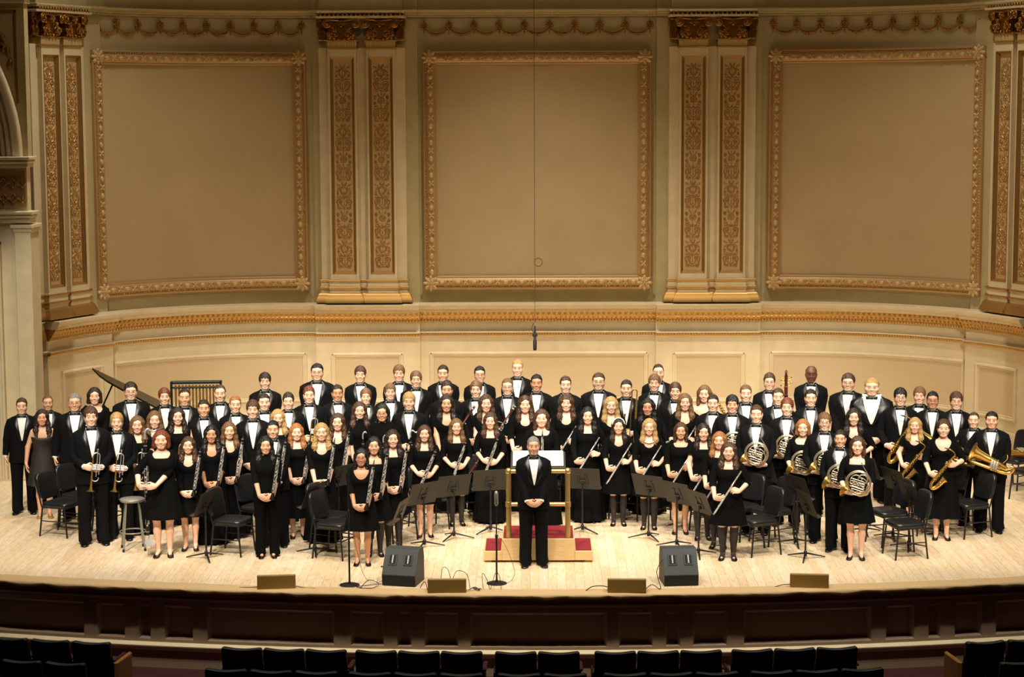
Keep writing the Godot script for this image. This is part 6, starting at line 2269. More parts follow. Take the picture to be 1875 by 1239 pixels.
# ---------------------------------------------------------------- the band
# x, z, size, turn, sex, arms, head, hair, hair colour, skin, outfit, extras, instrument, label
const BAND := [
	[-7.57, -2.93, 0.965, 10, "m", "side", "m", "short", "br", "l", "tux", "", "", "man in tuxedo with arms at his sides at the far left edge"],
	[-7.20, -2.62, 0.956, 14, "f", "side", "f", "wavy", "db", "m", "knee strapless none", "watch sandals", "", "woman in strapless dark dress and gold sandals at the far left"],
	[-7.34, -3.53, 0.939, 17, "m", "side", "m", "crop", "lb", "m", "tux", "", "", "tuxedoed man with receding hair standing behind the woman in the strapless dress"],
	[-6.69, -2.52, 1.034, 10, "m", "side", "mr", "short", "gy", "m", "tux", "glasses bulk1.1", "", "grey-haired older man in tuxedo and glasses near the piano lid"],
	[-6.70, -3.81, 1.047, 13, "f", "clasp", "f", "bob", "db", "l", "long scoop elbow", "", "", "woman with short dark bob beside the propped piano lid"],
	[-6.08, -0.85, 1.068, 17, "m", "hold", "m", "mop", "br", "l", "tux", "", "trumpet", "tall mop-haired young man in tuxedo holding a trumpet beside the left chairs"],
	[-5.79, -1.15, 0.995, 10, "m", "hold", "m", "curly", "bl", "l", "tux", "", "trumpet", "curly blond young man in tuxedo holding a trumpet upright"],
	[-6.08, -3.49, 1.047, 13, "m", "clasp", "mr", "thick", "db", "l", "tux", "glasses bulk1.12", "", "broad man with dark hair and glasses in front of the grand piano"],
	[-5.56, -3.39, 1.008, 15, "m", "clasp", "m", "curly", "rd", "l", "tux", "", "", "auburn curly-haired man in tuxedo right of the grand piano lid"],
	[-5.58, -1.49, 1.003, 10, "f", "hold", "f", "wavy", "lb", "l", "long square cap", "", "trumpet", "young woman with wavy light hair holding a trumpet behind the stool"],
	[-5.41, -1.85, 1.011, 13, "f", "clasp", "f", "long", "lb", "l", "long scoop elbow", "", "", "young woman with long light brown hair behind the bass clarinet player"],
	[-4.98, -0.10, 1.019, 7, "f", "aside", "fr", "bob", "rd", "l", "knee scoop elbow", "bulk1.08", "", "red-haired woman with short hair holding the tall bass clarinet"],
	[-5.20, -3.08, 1.027, 9, "m", "clasp", "m", "crop", "db", "m", "tux", "", "", "short-haired man in tuxedo in front of the tubular bells"],
	[-5.14, -2.16, 1.011, 13, "f", "hold", "f", "wavy", "db", "l", "long scoop none", "", "trumpet", "smiling dark-haired young woman in sleeveless dress holding a trumpet"],
	[-4.72, -3.36, 1.037, 6, "m", "clasp", "m", "crop", "br", "l", "tux", "", "", "man in tuxedo with high forehead right of the tubular bells"],
	[-4.81, -2.43, 0.989, 10, "m", "clasp", "mr", "short", "db", "m", "tux", "", "", "smiling dark-haired man in tuxedo between the chimes and the clarinets"],
	[-4.38, -2.59, 1.007, 13, "m", "clasp", "m", "short", "sb", "l", "tux", "", "", "sandy-haired young man in tuxedo below the tubular bells' right end"],
	[-4.00, -1.74, 1.042, 6, "m", "clasp", "m", "mop", "br", "l", "tux", "", "", "brown mop-haired young man in tuxedo with folded hands behind the clarinets"],
	[-4.22, -4.55, 1.048, 9, "m", "clasp", "m", "mop", "db", "l", "tux", "", "", "young man with dark fringe at the left end of the back row"],
	[-4.00, -2.84, 1.004, 13, "m", "clasp", "mr", "short", "db", "l", "tux", "bulk1.08", "", "round-faced man in tuxedo below the left end of the back row"],
	[-3.68, -3.14, 0.984, 6, "m", "clasp", "m", "thick", "db", "l", "tux", "", "", "dark-haired young man in tuxedo between the red-haired trumpeter and the blonde"],
	[-3.70, -2.10, 0.999, 9, "f", "clasp", "f", "long", "bl", "l", "long scoop elbow", "", "", "long-haired blonde young woman behind the young man with a clarinet"],
	[-4.69, -0.47, 0.928, 6, "f", "clasp", "fr", "wavy", "br", "l", "knee vee long", "", "clarinet", "young woman in grey-black long-sleeved dress holding a clarinet beside the red-haired woman"],
	[-4.44, -0.84, 0.986, 9, "f", "clasp", "f", "curly_long", "bk", "t", "long vee elbow", "", "clarinet", "curly black-haired young woman holding a clarinet behind the left chairs"],
	[-4.26, -1.24, 0.974, 12, "f", "clasp", "f", "long", "lb", "l", "long vee none", "", "clarinet", "young woman with very long light hair in sleeveless dress with a clarinet"],
	[-3.58, -0.72, 0.970, 4, "m", "clasp", "mr", "short", "bk", "m", "tux", "", "clarinet", "black-haired young man in tuxedo holding a clarinet behind the woman in trousers"],
	[-3.59, -0.04, 0.975, 8, "f", "clasp", "f", "long", "bk", "m", "tunic high elbow", "trousers", "clarinet", "long black-haired young woman in black blouse and trousers with a clarinet"],
	[-3.33, -1.23, 0.960, 11, "f", "clasp", "fr", "long", "sb", "l", "midi scoop elbow", "", "clarinet", "strawberry-blonde young woman in a calf-length dress and heels with a clarinet"],
	[-3.49, -5.26, 1.076, 4, "m", "clasp", "mr", "short", "bk", "l", "tux", "bulk1.1 glasses", "", "large black-haired man in tuxedo in the back row left of the pier panel"],
	[-3.41, -3.45, 1.013, 8, "m", "hold", "mr", "thick", "rd", "l", "tux", "", "trumpet_high", "reddish-haired man in tuxedo raising a silver trumpet"],
	[-3.01, -3.66, 1.011, 10, "m", "clasp", "m", "short", "db", "t", "tux", "", "", "tanned short-haired man in tuxedo below the large man of the back row"],
	[-2.81, -5.30, 1.048, 3, "m", "clasp", "m", "mop", "br", "l", "tux", "", "", "brown-fringed young man in the back row before the left pier panel"],
	[-2.60, -3.85, 0.962, 7, "m", "clasp", "m", "curly", "lb", "l", "tux", "", "", "light curly-haired young man in tuxedo below the fringed back row man"],
	[-2.81, -1.74, 0.999, 1, "f", "clasp", "f", "wavy", "br", "l", "long vee cap", "", "clarinet", "young woman with wavy brown hair and bare forearms holding a clarinet"],
	[-2.95, -0.93, 0.993, 6, "f", "clasp", "fr", "curly_long", "bl", "l", "long vee elbow", "", "clarinet", "young woman with curly blonde hair holding a clarinet"],
	[-2.57, -2.48, 1.030, 8, "f", "clasp", "f", "long", "br", "l", "long high cap", "", "bass_clarinet", "young woman with long brown hair in high-necked dress with a bass clarinet"],
	[-2.22, -2.18, 1.038, 1, "f", "clasp", "fr", "shoulder", "bk", "m", "long high elbow", "glasses", "bass_clarinet", "young woman with glasses and black shirt dress left of the blond bowl-cut man"],
	[-2.20, -5.34, 1.054, 4, "m", "clasp", "m", "mop", "lb", "l", "tux", "", "", "grinning light-haired young man in the back row right of the left pier panel"],
	[-2.25, -4.10, 0.984, 8, "m", "hold", "m", "mop", "lb", "l", "tux", "", "trumpet", "light-haired young man in tuxedo holding a trumpet below the grinning back row man"],
	[-1.86, -2.56, 1.033, 1, "m", "hold", "mr", "mop", "bl", "l", "tux", "", "bass_clarinet", "blond man with bowl haircut in tuxedo holding a bass clarinet"],
	[-2.17, -0.12, 0.960, 6, "f", "clasp", "fr", "shoulder", "bk", "m", "knee square elbow", "tights", "clarinet", "smiling black-haired young woman in square-necked dress with a slanted clarinet"],
	[-1.95, -0.51, 0.978, 9, "f", "clasp", "f", "long", "db", "l", "knee square elbow", "tights white_shoes", "clarinet", "pale dark-haired young woman in square-necked dress and bowed shoes with a clarinet"],
	[-2.29, 0.41, 0.919, 3, "f", "clasp", "fr", "shoulder", "bk", "t", "knee vee elbow", "glasses", "clarinet", "short young woman in glasses with a clarinet behind the left microphone stand"],
	[-1.90, -4.84, 1.037, 5, "m", "clasp", "m", "curly", "lb", "l", "tux", "", "", "curly light-haired young man in tuxedo next to the grinning back row man"],
	[-1.50, -5.33, 1.054, -2, "m", "clasp", "m", "short", "db", "l", "tux", "", "", "dark-haired man in the back row below the middle panel's left end"],
	[-1.36, -3.58, 1.047, 2, "m", "clasp", "m", "thick", "db", "m", "tux", "", "", "dark thick-haired man in tuxedo above the left bassoon player"],
	[-0.92, -5.26, 1.048, 4, "m", "clasp", "m", "short", "bk", "l", "tux", "glasses", "", "man with black hair and glasses in the back row left of centre"],
	[-0.93, -3.79, 1.030, -2, "m", "clasp", "m", "curly", "lb", "l", "tux", "", "", "light-haired smiling man in tuxedo above the right bassoon player"],
	[-1.34, -2.98, 1.047, 3, "f", "clasp", "f", "long", "db", "m", "long vee cap", "", "bassoon", "dark long-haired young woman holding the left bassoon"],
	[-0.76, -2.97, 1.047, 5, "f", "clasp", "f", "long", "br", "l", "long vee cap", "", "bassoon", "young woman with long brown hair holding the right bassoon"],
	[-0.46, -3.97, 1.039, -2, "m", "clasp", "m", "short", "lb", "l", "tux", "glasses", "", "fair man with glasses in tuxedo left of the tallest blond man"],
	[-1.57, -1.29, 0.938, 4, "f", "hold", "f", "wavy", "br", "l", "knee square elbow", "", "clarinet_mid", "young woman in knee-length dress and cardigan with a clarinet behind two music stands"],
	[-1.16, -2.04, 0.921, 7, "f", "hold", "f", "long", "lb", "l", "knee square elbow", "tights", "oboe", "young woman with long hair and dark tights holding an oboe"],
	[-0.68, -2.18, 0.959, -0, "f", "hold", "f", "long", "br", "l", "long square elbow", "", "oboe", "young woman in a floor-length black gown holding an oboe behind the music stand"],
	[-0.19, -3.05, 1.029, 2, "f", "flute", "fr", "curly_long", "br", "l", "long vee elbow", "", "flute", "curly brown-haired young woman in a bolero holding a flute behind the conductor"],
	[-0.32, -5.52, 1.087, -4, "m", "clasp", "m", "short", "bl", "l", "tux", "", "", "tallest blond man in the middle of the back row"],
	[-0.02, -4.29, 1.047, -1, "m", "clasp", "m", "short", "bk", "t", "tux", "", "", "black-haired tanned man in tuxedo right of the tallest blond man"],
	[0.42, -4.06, 1.049, 2, "m", "clasp", "m", "short", "br", "l", "tux", "", "", "brown-haired man in tuxedo above the flutist with a fringe"],
	[0.42, -3.07, 1.041, -4, "f", "flute", "f", "bangs", "br", "l", "long vee elbow", "", "flute", "young woman with long hair and a fringe holding a flute right of centre"],
	[0.05, -1.92, 1.011, -0, "f", "hold", "fr", "shoulder", "br", "l", "long scoop elbow", "bulk1.08", "oboe_up", "older woman with brown shoulder-length hair holding an oboe behind the conductor"],
	[-0.06, 0.48, 0.953, 4, "m", "clasp", "m", "short", "gy", "m", "tux", "", "", "grey-haired conductor in tuxedo standing in front of the podium"],
	[0.93, -4.30, 1.059, -4, "m", "clasp", "mr", "short", "br", "l", "tux", "glasses bulk1.1", "", "stout man with glasses in tuxedo above the blonde woman"],
	[0.71, -2.25, 0.999, -1, "f", "flute", "f", "long", "bk", "l", "long square long", "", "flute", "black-haired young woman in a floor-length long-sleeved gown holding a flute"],
	[1.07, -2.99, 1.023, 2, "f", "clasp", "f", "long", "bl", "l", "long vee elbow", "", "", "long-haired blonde young woman behind the flutist with the headband"],
	[1.33, -3.78, 1.037, -4, "m", "hold", "mr", "short", "db", "l", "tux", "", "trombone", "dark-haired man in tuxedo holding a trombone upright"],
	[1.14, -2.02, 0.925, -1, "f", "flute", "fr", "long", "db", "l", "knee vee elbow", "tights headband", "flute", "smiling flutist with white headband and knee-length dress"],
	[1.60, -2.81, 1.023, -8, "f", "clasp", "f", "long", "bk", "t", "long high elbow", "", "", "black-haired tanned young woman behind the blonde flutist with a necklace"],
	[1.56, -1.77, 0.943, -4, "f", "flute", "f", "long", "bl", "l", "knee vee elbow", "tights necklace", "flute", "blonde flutist with a white necklace and dark tights"],
	[1.89, -5.09, 1.076, -1, "m", "clasp", "mr", "crop", "db", "l", "tux", "", "", "crop-haired large man in the back row at the right pier panel"],
	[1.78, -4.24, 1.048, -7, "m", "clasp", "m", "mop", "lb", "l", "tux", "", "", "light-haired man in tuxedo just below the crop-haired back row man"],
	[2.05, -3.56, 1.030, -4, "m", "clasp", "m", "curly", "br", "l", "tux", "", "", "smiling brown-haired man in tuxedo above the vee-necked flutist"],
	[2.16, -3.13, 1.038, -1, "f", "flute", "f", "long", "lb", "l", "long vee elbow", "", "flute", "tall light-haired flutist in the second row of flutes"],
	[2.50, -3.76, 1.058, -8, "f", "clasp", "f", "shoulder", "lb", "l", "long strapless none", "", "sax_high", "light-haired young woman with bare shoulders beside a raised saxophone"],
	[1.98, -1.47, 0.938, -3, "f", "flute", "f", "shoulder", "br", "m", "knee scoop elbow", "", "flute", "flutist with short wavy brown hair behind the music stands at right"],
	[2.26, -1.09, 0.966, -0, "f", "flute", "f", "curly_long", "db", "l", "knee scoop cap", "tights", "flute", "flutist with long dark curls and bare arms"],
	[2.53, -2.66, 1.001, -7, "m", "clasp", "m", "short", "db", "l", "tux", "", "", "dark-haired young man in tuxedo above the curly flutist"],
	[2.77, -2.27, 1.028, -4, "m", "horn", "m", "mop", "bk", "m", "tux", "", "horn", "black mop-haired man in tuxedo holding the leftmost french horn"],
	[2.43, -0.55, 0.951, -10, "f", "flute", "f", "long", "sb", "l", "knee scoop elbow", "tights", "flute", "strawberry-blonde flutist half hidden behind the shortest flutist"],
	[2.49, 0.13, 0.935, -7, "f", "flute", "fr", "wavy", "br", "l", "knee square elbow", "tights bulk1.08", "flute", "short flutist in tiered dress in front of the right chairs"],
	[3.07, -3.29, 1.031, -3, "m", "clasp", "m", "short", "lb", "l", "tux", "", "", "light-haired man in tuxedo left of the double bass player"],
	[3.03, -1.49, 1.014, -10, "m", "horn", "m", "short", "br", "l", "tux", "", "horn", "brown-haired serious young man holding a french horn above two chairs"],
	[3.55, -4.40, 1.042, -7, "m", "clasp", "mr", "thick", "br", "l", "tux", "glasses", "", "man with brown hair beside the double bass neck"],
	[3.52, -3.08, 1.019, -3, "m", "clasp", "m", "short", "br", "l", "tux", "", "", "man in tuxedo in front of the double bass player"],
	[3.52, -2.02, 1.025, -10, "m", "horn", "m", "curly", "rd", "l", "tux", "", "horn", "auburn curly-haired man in tuxedo holding a french horn"],
	[4.25, -4.84, 1.076, -7, "m", "clasp", "m", "bald", "bk", "d", "tux", "", "", "tall dark-skinned man with shaved head in the back row"],
	[3.97, -2.88, 1.026, -4, "m", "clasp", "m", "short", "db", "l", "tux", "", "", "dark-haired man in tuxedo in front of the shaved-headed man"],
	[3.67, -1.46, 0.965, -10, "f", "horn", "f", "bob", "sb", "l", "knee scoop elbow", "tights", "horn", "woman with short strawberry-blonde bob holding a french horn"],
	[3.89, -0.94, 1.000, -7, "m", "horn", "m", "mop", "lb", "l", "tux", "glasses", "horn", "fair-haired man with glasses in tuxedo holding a french horn"],
	[4.02, -0.38, 0.917, -13, "m", "horn", "m", "short", "db", "m", "tux", "", "horn", "short dark-haired young man holding a french horn beside the woman in front"],
	[4.17, 0.11, 0.979, -10, "f", "horn", "fr", "shoulder", "br", "l", "knee square elbow", "", "horn", "woman with brown chin-length hair holding a french horn at the front"],
	[4.47, -2.08, 0.999, -7, "f", "sax", "f", "long", "db", "l", "long vee elbow", "", "sax", "long dark-haired young woman with saxophone behind the front horn player"],
	[4.73, -4.23, 1.049, -13, "m", "clasp", "mr", "thick", "br", "l", "tux", "glasses bulk1.15", "", "stout man with glasses in tuxedo left of the heavy blond man"],
	[5.01, -3.76, 1.047, -10, "m", "clasp", "mr", "short", "bl", "l", "tux", "bulk1.28 open", "", "heavy blond man with a wide white shirt front in the back row"],
	[5.24, -2.71, 1.047, -7, "m", "sax", "mr", "mop", "bk", "l", "tux", "glasses", "tenor", "black-haired man with glasses in tuxedo holding a tenor saxophone"],
	[5.62, -3.23, 1.013, -14, "m", "clasp", "m", "mop", "lb", "l", "tux", "", "", "light-haired man in the back right of the tenor saxophonist"],
	[5.73, -2.82, 1.010, -11, "m", "euph", "mr", "short", "bk", "t", "tux", "glasses", "euphonium", "tanned man with glasses in tuxedo holding the hindmost euphonium"],
	[5.99, -2.44, 1.036, -8, "m", "clasp", "mr", "mop", "br", "l", "tux", "glasses", "", "brown-haired man with glasses at the right end of the back"],
	[5.35, -2.14, 0.912, -13, "f", "sax", "f", "long", "bl", "l", "knee vee cap", "", "sax", "blonde young woman with neck strap holding an alto saxophone"],
	[5.53, -1.07, 1.000, -10, "f", "sax", "fr", "updo", "br", "l", "midi vee elbow", "", "sax", "woman with pinned-up brown hair in calf-length dress holding an alto saxophone"],
	[6.15, -2.00, 0.909, -17, "m", "euph", "m", "crop", "br", "l", "tux", "", "euphonium", "crop-haired man in tuxedo holding a euphonium left of the rightmost man"],
	[6.30, -1.57, 0.951, -14, "m", "euph", "mr", "short", "bk", "m", "tux", "bulk1.08", "euphonium", "black-haired man in tuxedo at the far right holding a bright euphonium"],
]

const HAIRS := {"bk": [24, 20, 18], "db": [50, 33, 23], "br": [84, 55, 34], "lb": [128, 92, 56], "bl": [200, 160, 98], "rd": [128, 64, 34], "sb": [180, 118, 64], "gy": [148, 142, 134]}
const SKINS := {"l": [242, 196, 168], "m": [230, 178, 144], "t": [208, 154, 118], "d": [104, 68, 48]}

func band_materials() -> void:
	for k in HAIRS:
		var c: Array = HAIRS[k]
		var m := mat("hair_" + k, rgb8(c[0], c[1], c[2]), 0.5)
		tri_tex(m, noise_tex(0.06, [[0.0, Color(0.7, 0.68, 0.66)], [1.0, Color(1, 1, 1)]], 256, 31, 3), Vector3(9, 1.5, 9), false)
	for k in SKINS:
		var c: Array = SKINS[k]
		var m := mat("skin_" + k, rgb8(c[0], c[1], c[2]), 0.5)
		m.vertex_color_use_as_albedo = true
	mat("wool_black", rgb8(13, 13, 14), 0.9)
	mat("dress_black", rgb8(12, 12, 12), 0.9)
	M.wool_black.metallic_specular = 0.25
	M.dress_black.metallic_specular = 0.2
	mat("dress_brown", rgb8(40, 32, 27), 0.6)
	mat("satin_black", rgb8(14, 14, 15), 0.35)
	mat("shirt_white", rgb8(240, 238, 232), 0.75)
	mat("leather_black", rgb8(15, 14, 14), 0.25)
	mat("tights_dark", rgb8(44, 34, 34), 0.7)
	mat("gold_shoe", rgb8(200, 160, 80), 0.35, 0.5)
	mat("white_cloth", rgb8(236, 232, 226), 0.7)
	mat("dark_frame", rgb8(20, 18, 18), 0.3)

func held(kind: String, fem: bool) -> Transform3D:
	# where an instrument lies in its player's arms
	var at := Vector3.ZERO
	var up := Vector3.UP
	var size := 1.0
	match kind:
		"clarinet": at = Vector3(0.075, 0.88, 0.262); up = Vector3(0.17, 1, -0.07)
		"clarinet_mid": at = Vector3(-0.11, 0.76, 0.285); up = Vector3(0.4, 0.9, -0.02)
		"oboe": at = Vector3(-0.1, 0.78, 0.285); up = Vector3(0.34, 0.92, -0.02)
		"oboe_up": at = Vector3(0.0, 0.84, 0.29); up = Vector3(0.02, 1, 0)
		"flute": at = Vector3(-0.2, 0.73, 0.3); up = Vector3(0.52, 0.85, -0.02)
		"trumpet": at = Vector3(-0.03, 0.9, 0.285); up = Vector3(0.1, 1, 0)
		"trumpet_high": at = Vector3(0.0, 1.0, 0.285); up = Vector3(0.08, 1, 0)
		"horn": at = Vector3(0.02, 1.14, 0.275); up = Vector3(0.12, 1, 0)
		"sax": at = Vector3(-0.03, 1.04, 0.27); up = Vector3(0.62, 0.8, 0); size = 0.84
		"tenor": at = Vector3(-0.03, 1.06, 0.28); up = Vector3(0.55, 0.85, 0); size = 1.0
		"sax_high": at = Vector3(0.26, 1.4, 0.02); up = Vector3(-0.5, 0.85, 0)
		"euphonium": at = Vector3(0.0, 1.13, 0.29); up = Vector3(0.22, 1, 0)
		"bassoon": at = Vector3(-0.33, 0.52, 0.28); up = Vector3(0.57, 0.82, -0.02)
		"bass_clarinet": at = Vector3(0.03, 0.17, 0.32); up = Vector3(0.0, 1, -0.02); size = 0.93
		"trombone": at = Vector3(0.0, 0.72, 0.29); up = Vector3(0.05, 1, 0)
	if fem: at *= Vector3(0.95, 0.938, 0.94)
	up = up.normalized()
	var fwd := (Vector3(0, 0, 1) - up * up.z).normalized()
	var b := Basis(up.cross(fwd), up, fwd)
	return Transform3D(b.scaled(Vector3.ONE * size), at)

const TUNE := {
	"clarinet": ["clarinet", "clarinet", "black clarinet with silver keys"], "clarinet_mid": ["clarinet", "clarinet", "black clarinet with silver keys"],
	"oboe": ["oboe", "oboe", "slim black oboe"], "oboe_up": ["oboe", "oboe", "slim black oboe held upright"], "flute": ["flute", "flute", "silver flute"],
	"trumpet": ["trumpet", "trumpet", "trumpet, bell down,"], "trumpet_high": ["trumpet", "trumpet", "raised trumpet"], "horn": ["horn", "french_horn", "french horn with wound tubing"],
	"sax": ["sax", "alto_saxophone", "brass alto saxophone"], "tenor": ["sax", "tenor_saxophone", "brass tenor saxophone"], "sax_high": ["sax", "alto_saxophone", "brass saxophone"],
	"euphonium": ["euphonium", "euphonium", "brass euphonium"], "bassoon": ["bassoon", "bassoon", "dark red bassoon"], "bass_clarinet": ["bass_clarinet", "bass_clarinet", "bass clarinet with silver crook"], "trombone": ["trombone", "trombone", "brass trombone"]}

func short_label(s: String, extra: int) -> String:
	# the words of a player's label that single the player out
	var w := s.split(" ")
	return " ".join(w.slice(0, mini(w.size(), 14 - extra)))

func build_band() -> void:
	var small: Array = [shoe_mesh(0.037, 0.235, 0.05).mesh()]
	var leg := []
	for e: float in [-1.0, 1.0]:
		var tm := MB.new()
		tm.tube(curve_pts([Vector3(e * 0.077, 0.6, 0.004), Vector3(e * 0.075, 0.48, 0.004), Vector3(e * 0.07, 0.31, -0.018), Vector3(e * 0.067, 0.18, -0.02), Vector3(e * 0.066, 0.07, -0.02)], 3), PackedFloat32Array([0.06, 0.058, 0.054, 0.051, 0.051, 0.0525, 0.053, 0.05, 0.045, 0.04, 0.036, 0.034, 0.033]), 12)
		tm.tube(PackedVector3Array([Vector3(e * 0.066, 0.055, -0.03), Vector3(e * 0.07, 0.05, 0.03), Vector3(e * 0.075, 0.037, 0.11)]), PackedFloat32Array([0.034, 0.033, 0.025]), 10)
		leg.append(tm.mesh())
	var band_mesh := MB.new()
	var bp := PackedVector3Array()
	for k in 20:
		var a := PI * k / 19.0
		bp.append(Vector3(0.089 * cos(a), 0.03 + 0.106 * sin(a), 0.035))
	band_mesh.tube(bp, 0.009, 8)
	var neck_mesh := MB.new()
	for k in 15:
		var a := PI * (k + 0.5) / 15.0
		neck_mesh.ball(Vector3(0.085 * cos(a), 1.36 - 0.055 * sin(a), 0.035 + 0.06 * sin(a)), Vector3(0.011, 0.011, 0.011), 6, 4)
	var watch_mesh := MB.new()
	var wa := arm_of("side", true, 1)
	watch_mesh.tube(PackedVector3Array([wa[2] + Vector3(0, 0.02, 0), wa[2] + Vector3(0, 0.04, 0)]), 0.033, 12)
	var n := 0
	for p in BAND:
		var fem: bool = p[4] == "f"
		var t := thing("person", p[13], "person", Vector3(p[0], 0, p[1]), deg_to_rad(p[3]), "band members and staff on the stage")
		var s: float = p[2]
		var bulk := 1.0
		for w: String in p[11].split(" ", false):
			if w.begins_with("bulk"): bulk = w.substr(4).to_float()
		var wide := s * lerpf(1.0, bulk, 0.8) if fem else s * bulk
		wide *= 1.06 if fem else 1.03
		t.scale = Vector3(wide, s, lerpf(s, wide, 0.8))
		var at := Transform3D(Basis.IDENTITY.scaled(Vector3.ONE * (0.965 if fem else 1.0)), head_at(fem))
		var unwide := Basis.from_scale(Vector3(lerpf(1.0, s / wide, 0.0), 1, 1))
		part(t, "body", body_mesh(fem, p[5], p[6]), M["skin_" + p[9]])
		part(t, "hair", hair_mesh(p[7]), M["hair_" + p[8]], at)
		if fem:
			var o: PackedStringArray = p[10].split(" ")
			part(t, "dress" if o[0] != "tunic" else "blouse", dress(p[5], o[0], o[1], o[2]), M.dress_brown if p[11].contains("sandals") else M.dress_black)
			if p[11].contains("trousers"): part(t, "trousers", legs().trousers, M.dress_black, Transform3D(Basis.from_scale(Vector3(0.82, 0.93, 0.85)), Vector3.ZERO))
			if p[11].contains("tights"):
				for q in 2: part(t, "stocking", leg[q], M.tights_dark)
			for e: float in [-1.0, 1.0]:
				part(t, "shoe", small[0], M.gold_shoe if p[11].contains("sandals") else (M.white_cloth if p[11].contains("white_shoes") else M.leather_black), Transform3D(Basis(Vector3.UP, e * 0.1), Vector3(e * 0.072, 0.0, 0.015)))
			if p[11].contains("headband"): part(t, "headband", band_mesh, M.white_cloth, at)
			if p[11].contains("necklace"): part(t, "necklace", neck_mesh, M.white_cloth)
			if p[11].contains("watch"): part(t, "wristwatch", watch_mesh, M.gold_shoe)
		else:
			var d := tux(p[5])
			var open: bool = p[11].contains("open")
			var j := part(t, "jacket", d.jacket, M.wool_black)
			for q: Mesh in d.lapels: part(j, "lapel", q, M.satin_black, Transform3D(Basis.from_scale(Vector3(1.5, 1, 1)), Vector3(0, 0, 0.004)) if open else Transform3D.IDENTITY)
			var sh := part(t, "shirt", d.shirt, M.shirt_white, Transform3D(Basis.from_scale(Vector3(1.6, 1, 1)), Vector3(0, 0, 0.003)) if open else Transform3D.IDENTITY)
			part(sh, "collar", d.collar, M.shirt_white)
			for q: Mesh in d.cuffs: part(sh, "cuff", q, M.shirt_white)
			part(t, "bow_tie", d.bow_tie, M.satin_black)
			part(t, "trousers", d.trousers, M.wool_black)
			for e: float in [-1.0, 1.0]:
				part(t, "shoe", d.shoe, M.leather_black, Transform3D(Basis(Vector3.UP, e * 0.16), Vector3(e * 0.108, 0.0, 0.03)))
		if p[11].contains("glasses"): part(t, "glasses", glasses_mesh(), M.dark_frame, at)
		var kind: String = p[12]
		if kind:
			var k: Array = TUNE[kind]
			var xf := t.transform.orthonormalized() * Transform3D(Basis.IDENTITY, Vector3.ZERO)
			var h := held(kind, fem)
			h.origin *= s * Vector3(lerpf(1.0, bulk, 0.5), 1, lerpf(1.0, bulk, 0.9))
			instrument(k[0], k[1], "%s of the %s" % [k[2], short_label(p[13], String(k[2]).split(" ").size())], String(k[1]).replace("_", " "), xf * h)
		n += 1
	instrument("bass_clarinet", "bass_clarinet", "tall bass clarinet standing before the red-haired woman beside the stool", "bass clarinet", Transform3D(Basis(Vector3.UP, 0.3).scaled(Vector3.ONE * 1.22), Vector3(-5.19, 0.2, -0.09)))
	instrument("double_bass", "double_bass", "double bass with its scroll rising behind the horn players", "double bass", Transform3D(Basis(Vector3.UP, -0.1).scaled(Vector3.ONE * 1.04), Vector3(3.72, -0.12, -3.75)))
	instrument("euphonium", "euphonium", "brass instrument lying on the chair at the right edge", "euphonium", Transform3D(Basis(Vector3.UP, 0.4) * Basis(Vector3.RIGHT, -1.4), Vector3(7.4, 0.56, -4.65)))

const CHAIRS := [
	[-6.64, -1.40, 69, "leftmost black stage chair beside the woman in the strapless dress"],
	[-6.51, -1.98, 65, "black stage chair behind the mop-haired trumpeter"],
	[-5.98, -1.71, 65, "black stage chair behind the grey stool"],
	[-4.07, -0.23, 72, "black stage chair left of the woman in trousers, front one of two"],
	[-3.83, -1.10, 60, "black stage chair left of the woman in trousers, rear one of two"],
	[-2.68, -0.01, 68, "black stage chair behind the left microphone stand"],
	[-2.77, -0.51, 60, "black stage chair second behind the left microphone stand"],
	[-3.27, -1.69, 50, "black stage chair third behind the left microphone stand"],
	[-1.96, -1.05, 42, "black stage chair behind the pale clarinettist with bowed shoes"],
	[-1.54, -1.78, 28, "black stage chair behind the clarinettist in the cardigan"],
	[-0.96, -2.55, 15, "black stage chair between the two oboists"],
	[0.12, -2.72, -2, "black stage chair behind the conductor"],
	[0.78, -3.35, -10, "black stage chair behind the flutist in the long gown"],
	[1.29, -2.48, -20, "black stage chair right of the flutist with the headband"],
	[1.96, -1.99, -32, "black stage chair behind the flutist with short wavy hair"],
	[2.42, -1.64, -41, "black stage chair behind the flutist with dark curls"],
	[2.91, -0.18, -66, "black stage chair right of the short flutist, nearest one"],
	[2.77, -1.11, -51, "black stage chair right of the short flutist, middle one"],
	[3.17, -0.82, -59, "black stage chair right of the short flutist, hindmost one"],
	[4.82, 0.02, -77, "black stage chair right of the front horn player, nearest one"],
	[4.73, -0.73, -69, "black stage chair right of the front horn player, middle one"],
	[5.32, -1.48, -64, "black stage chair behind the nearest right chair"],
	[5.94, -1.25, -68, "black stage chair right of the woman with pinned-up hair"],
	[5.71, -1.86, -63, "black stage chair behind the woman with pinned-up hair"],
	[7.41, -4.70, -52, "black stage chair at the right edge holding a brass instrument"],
	[7.40, -3.71, -57, "black stage chair cut by the right edge of the picture"],
]
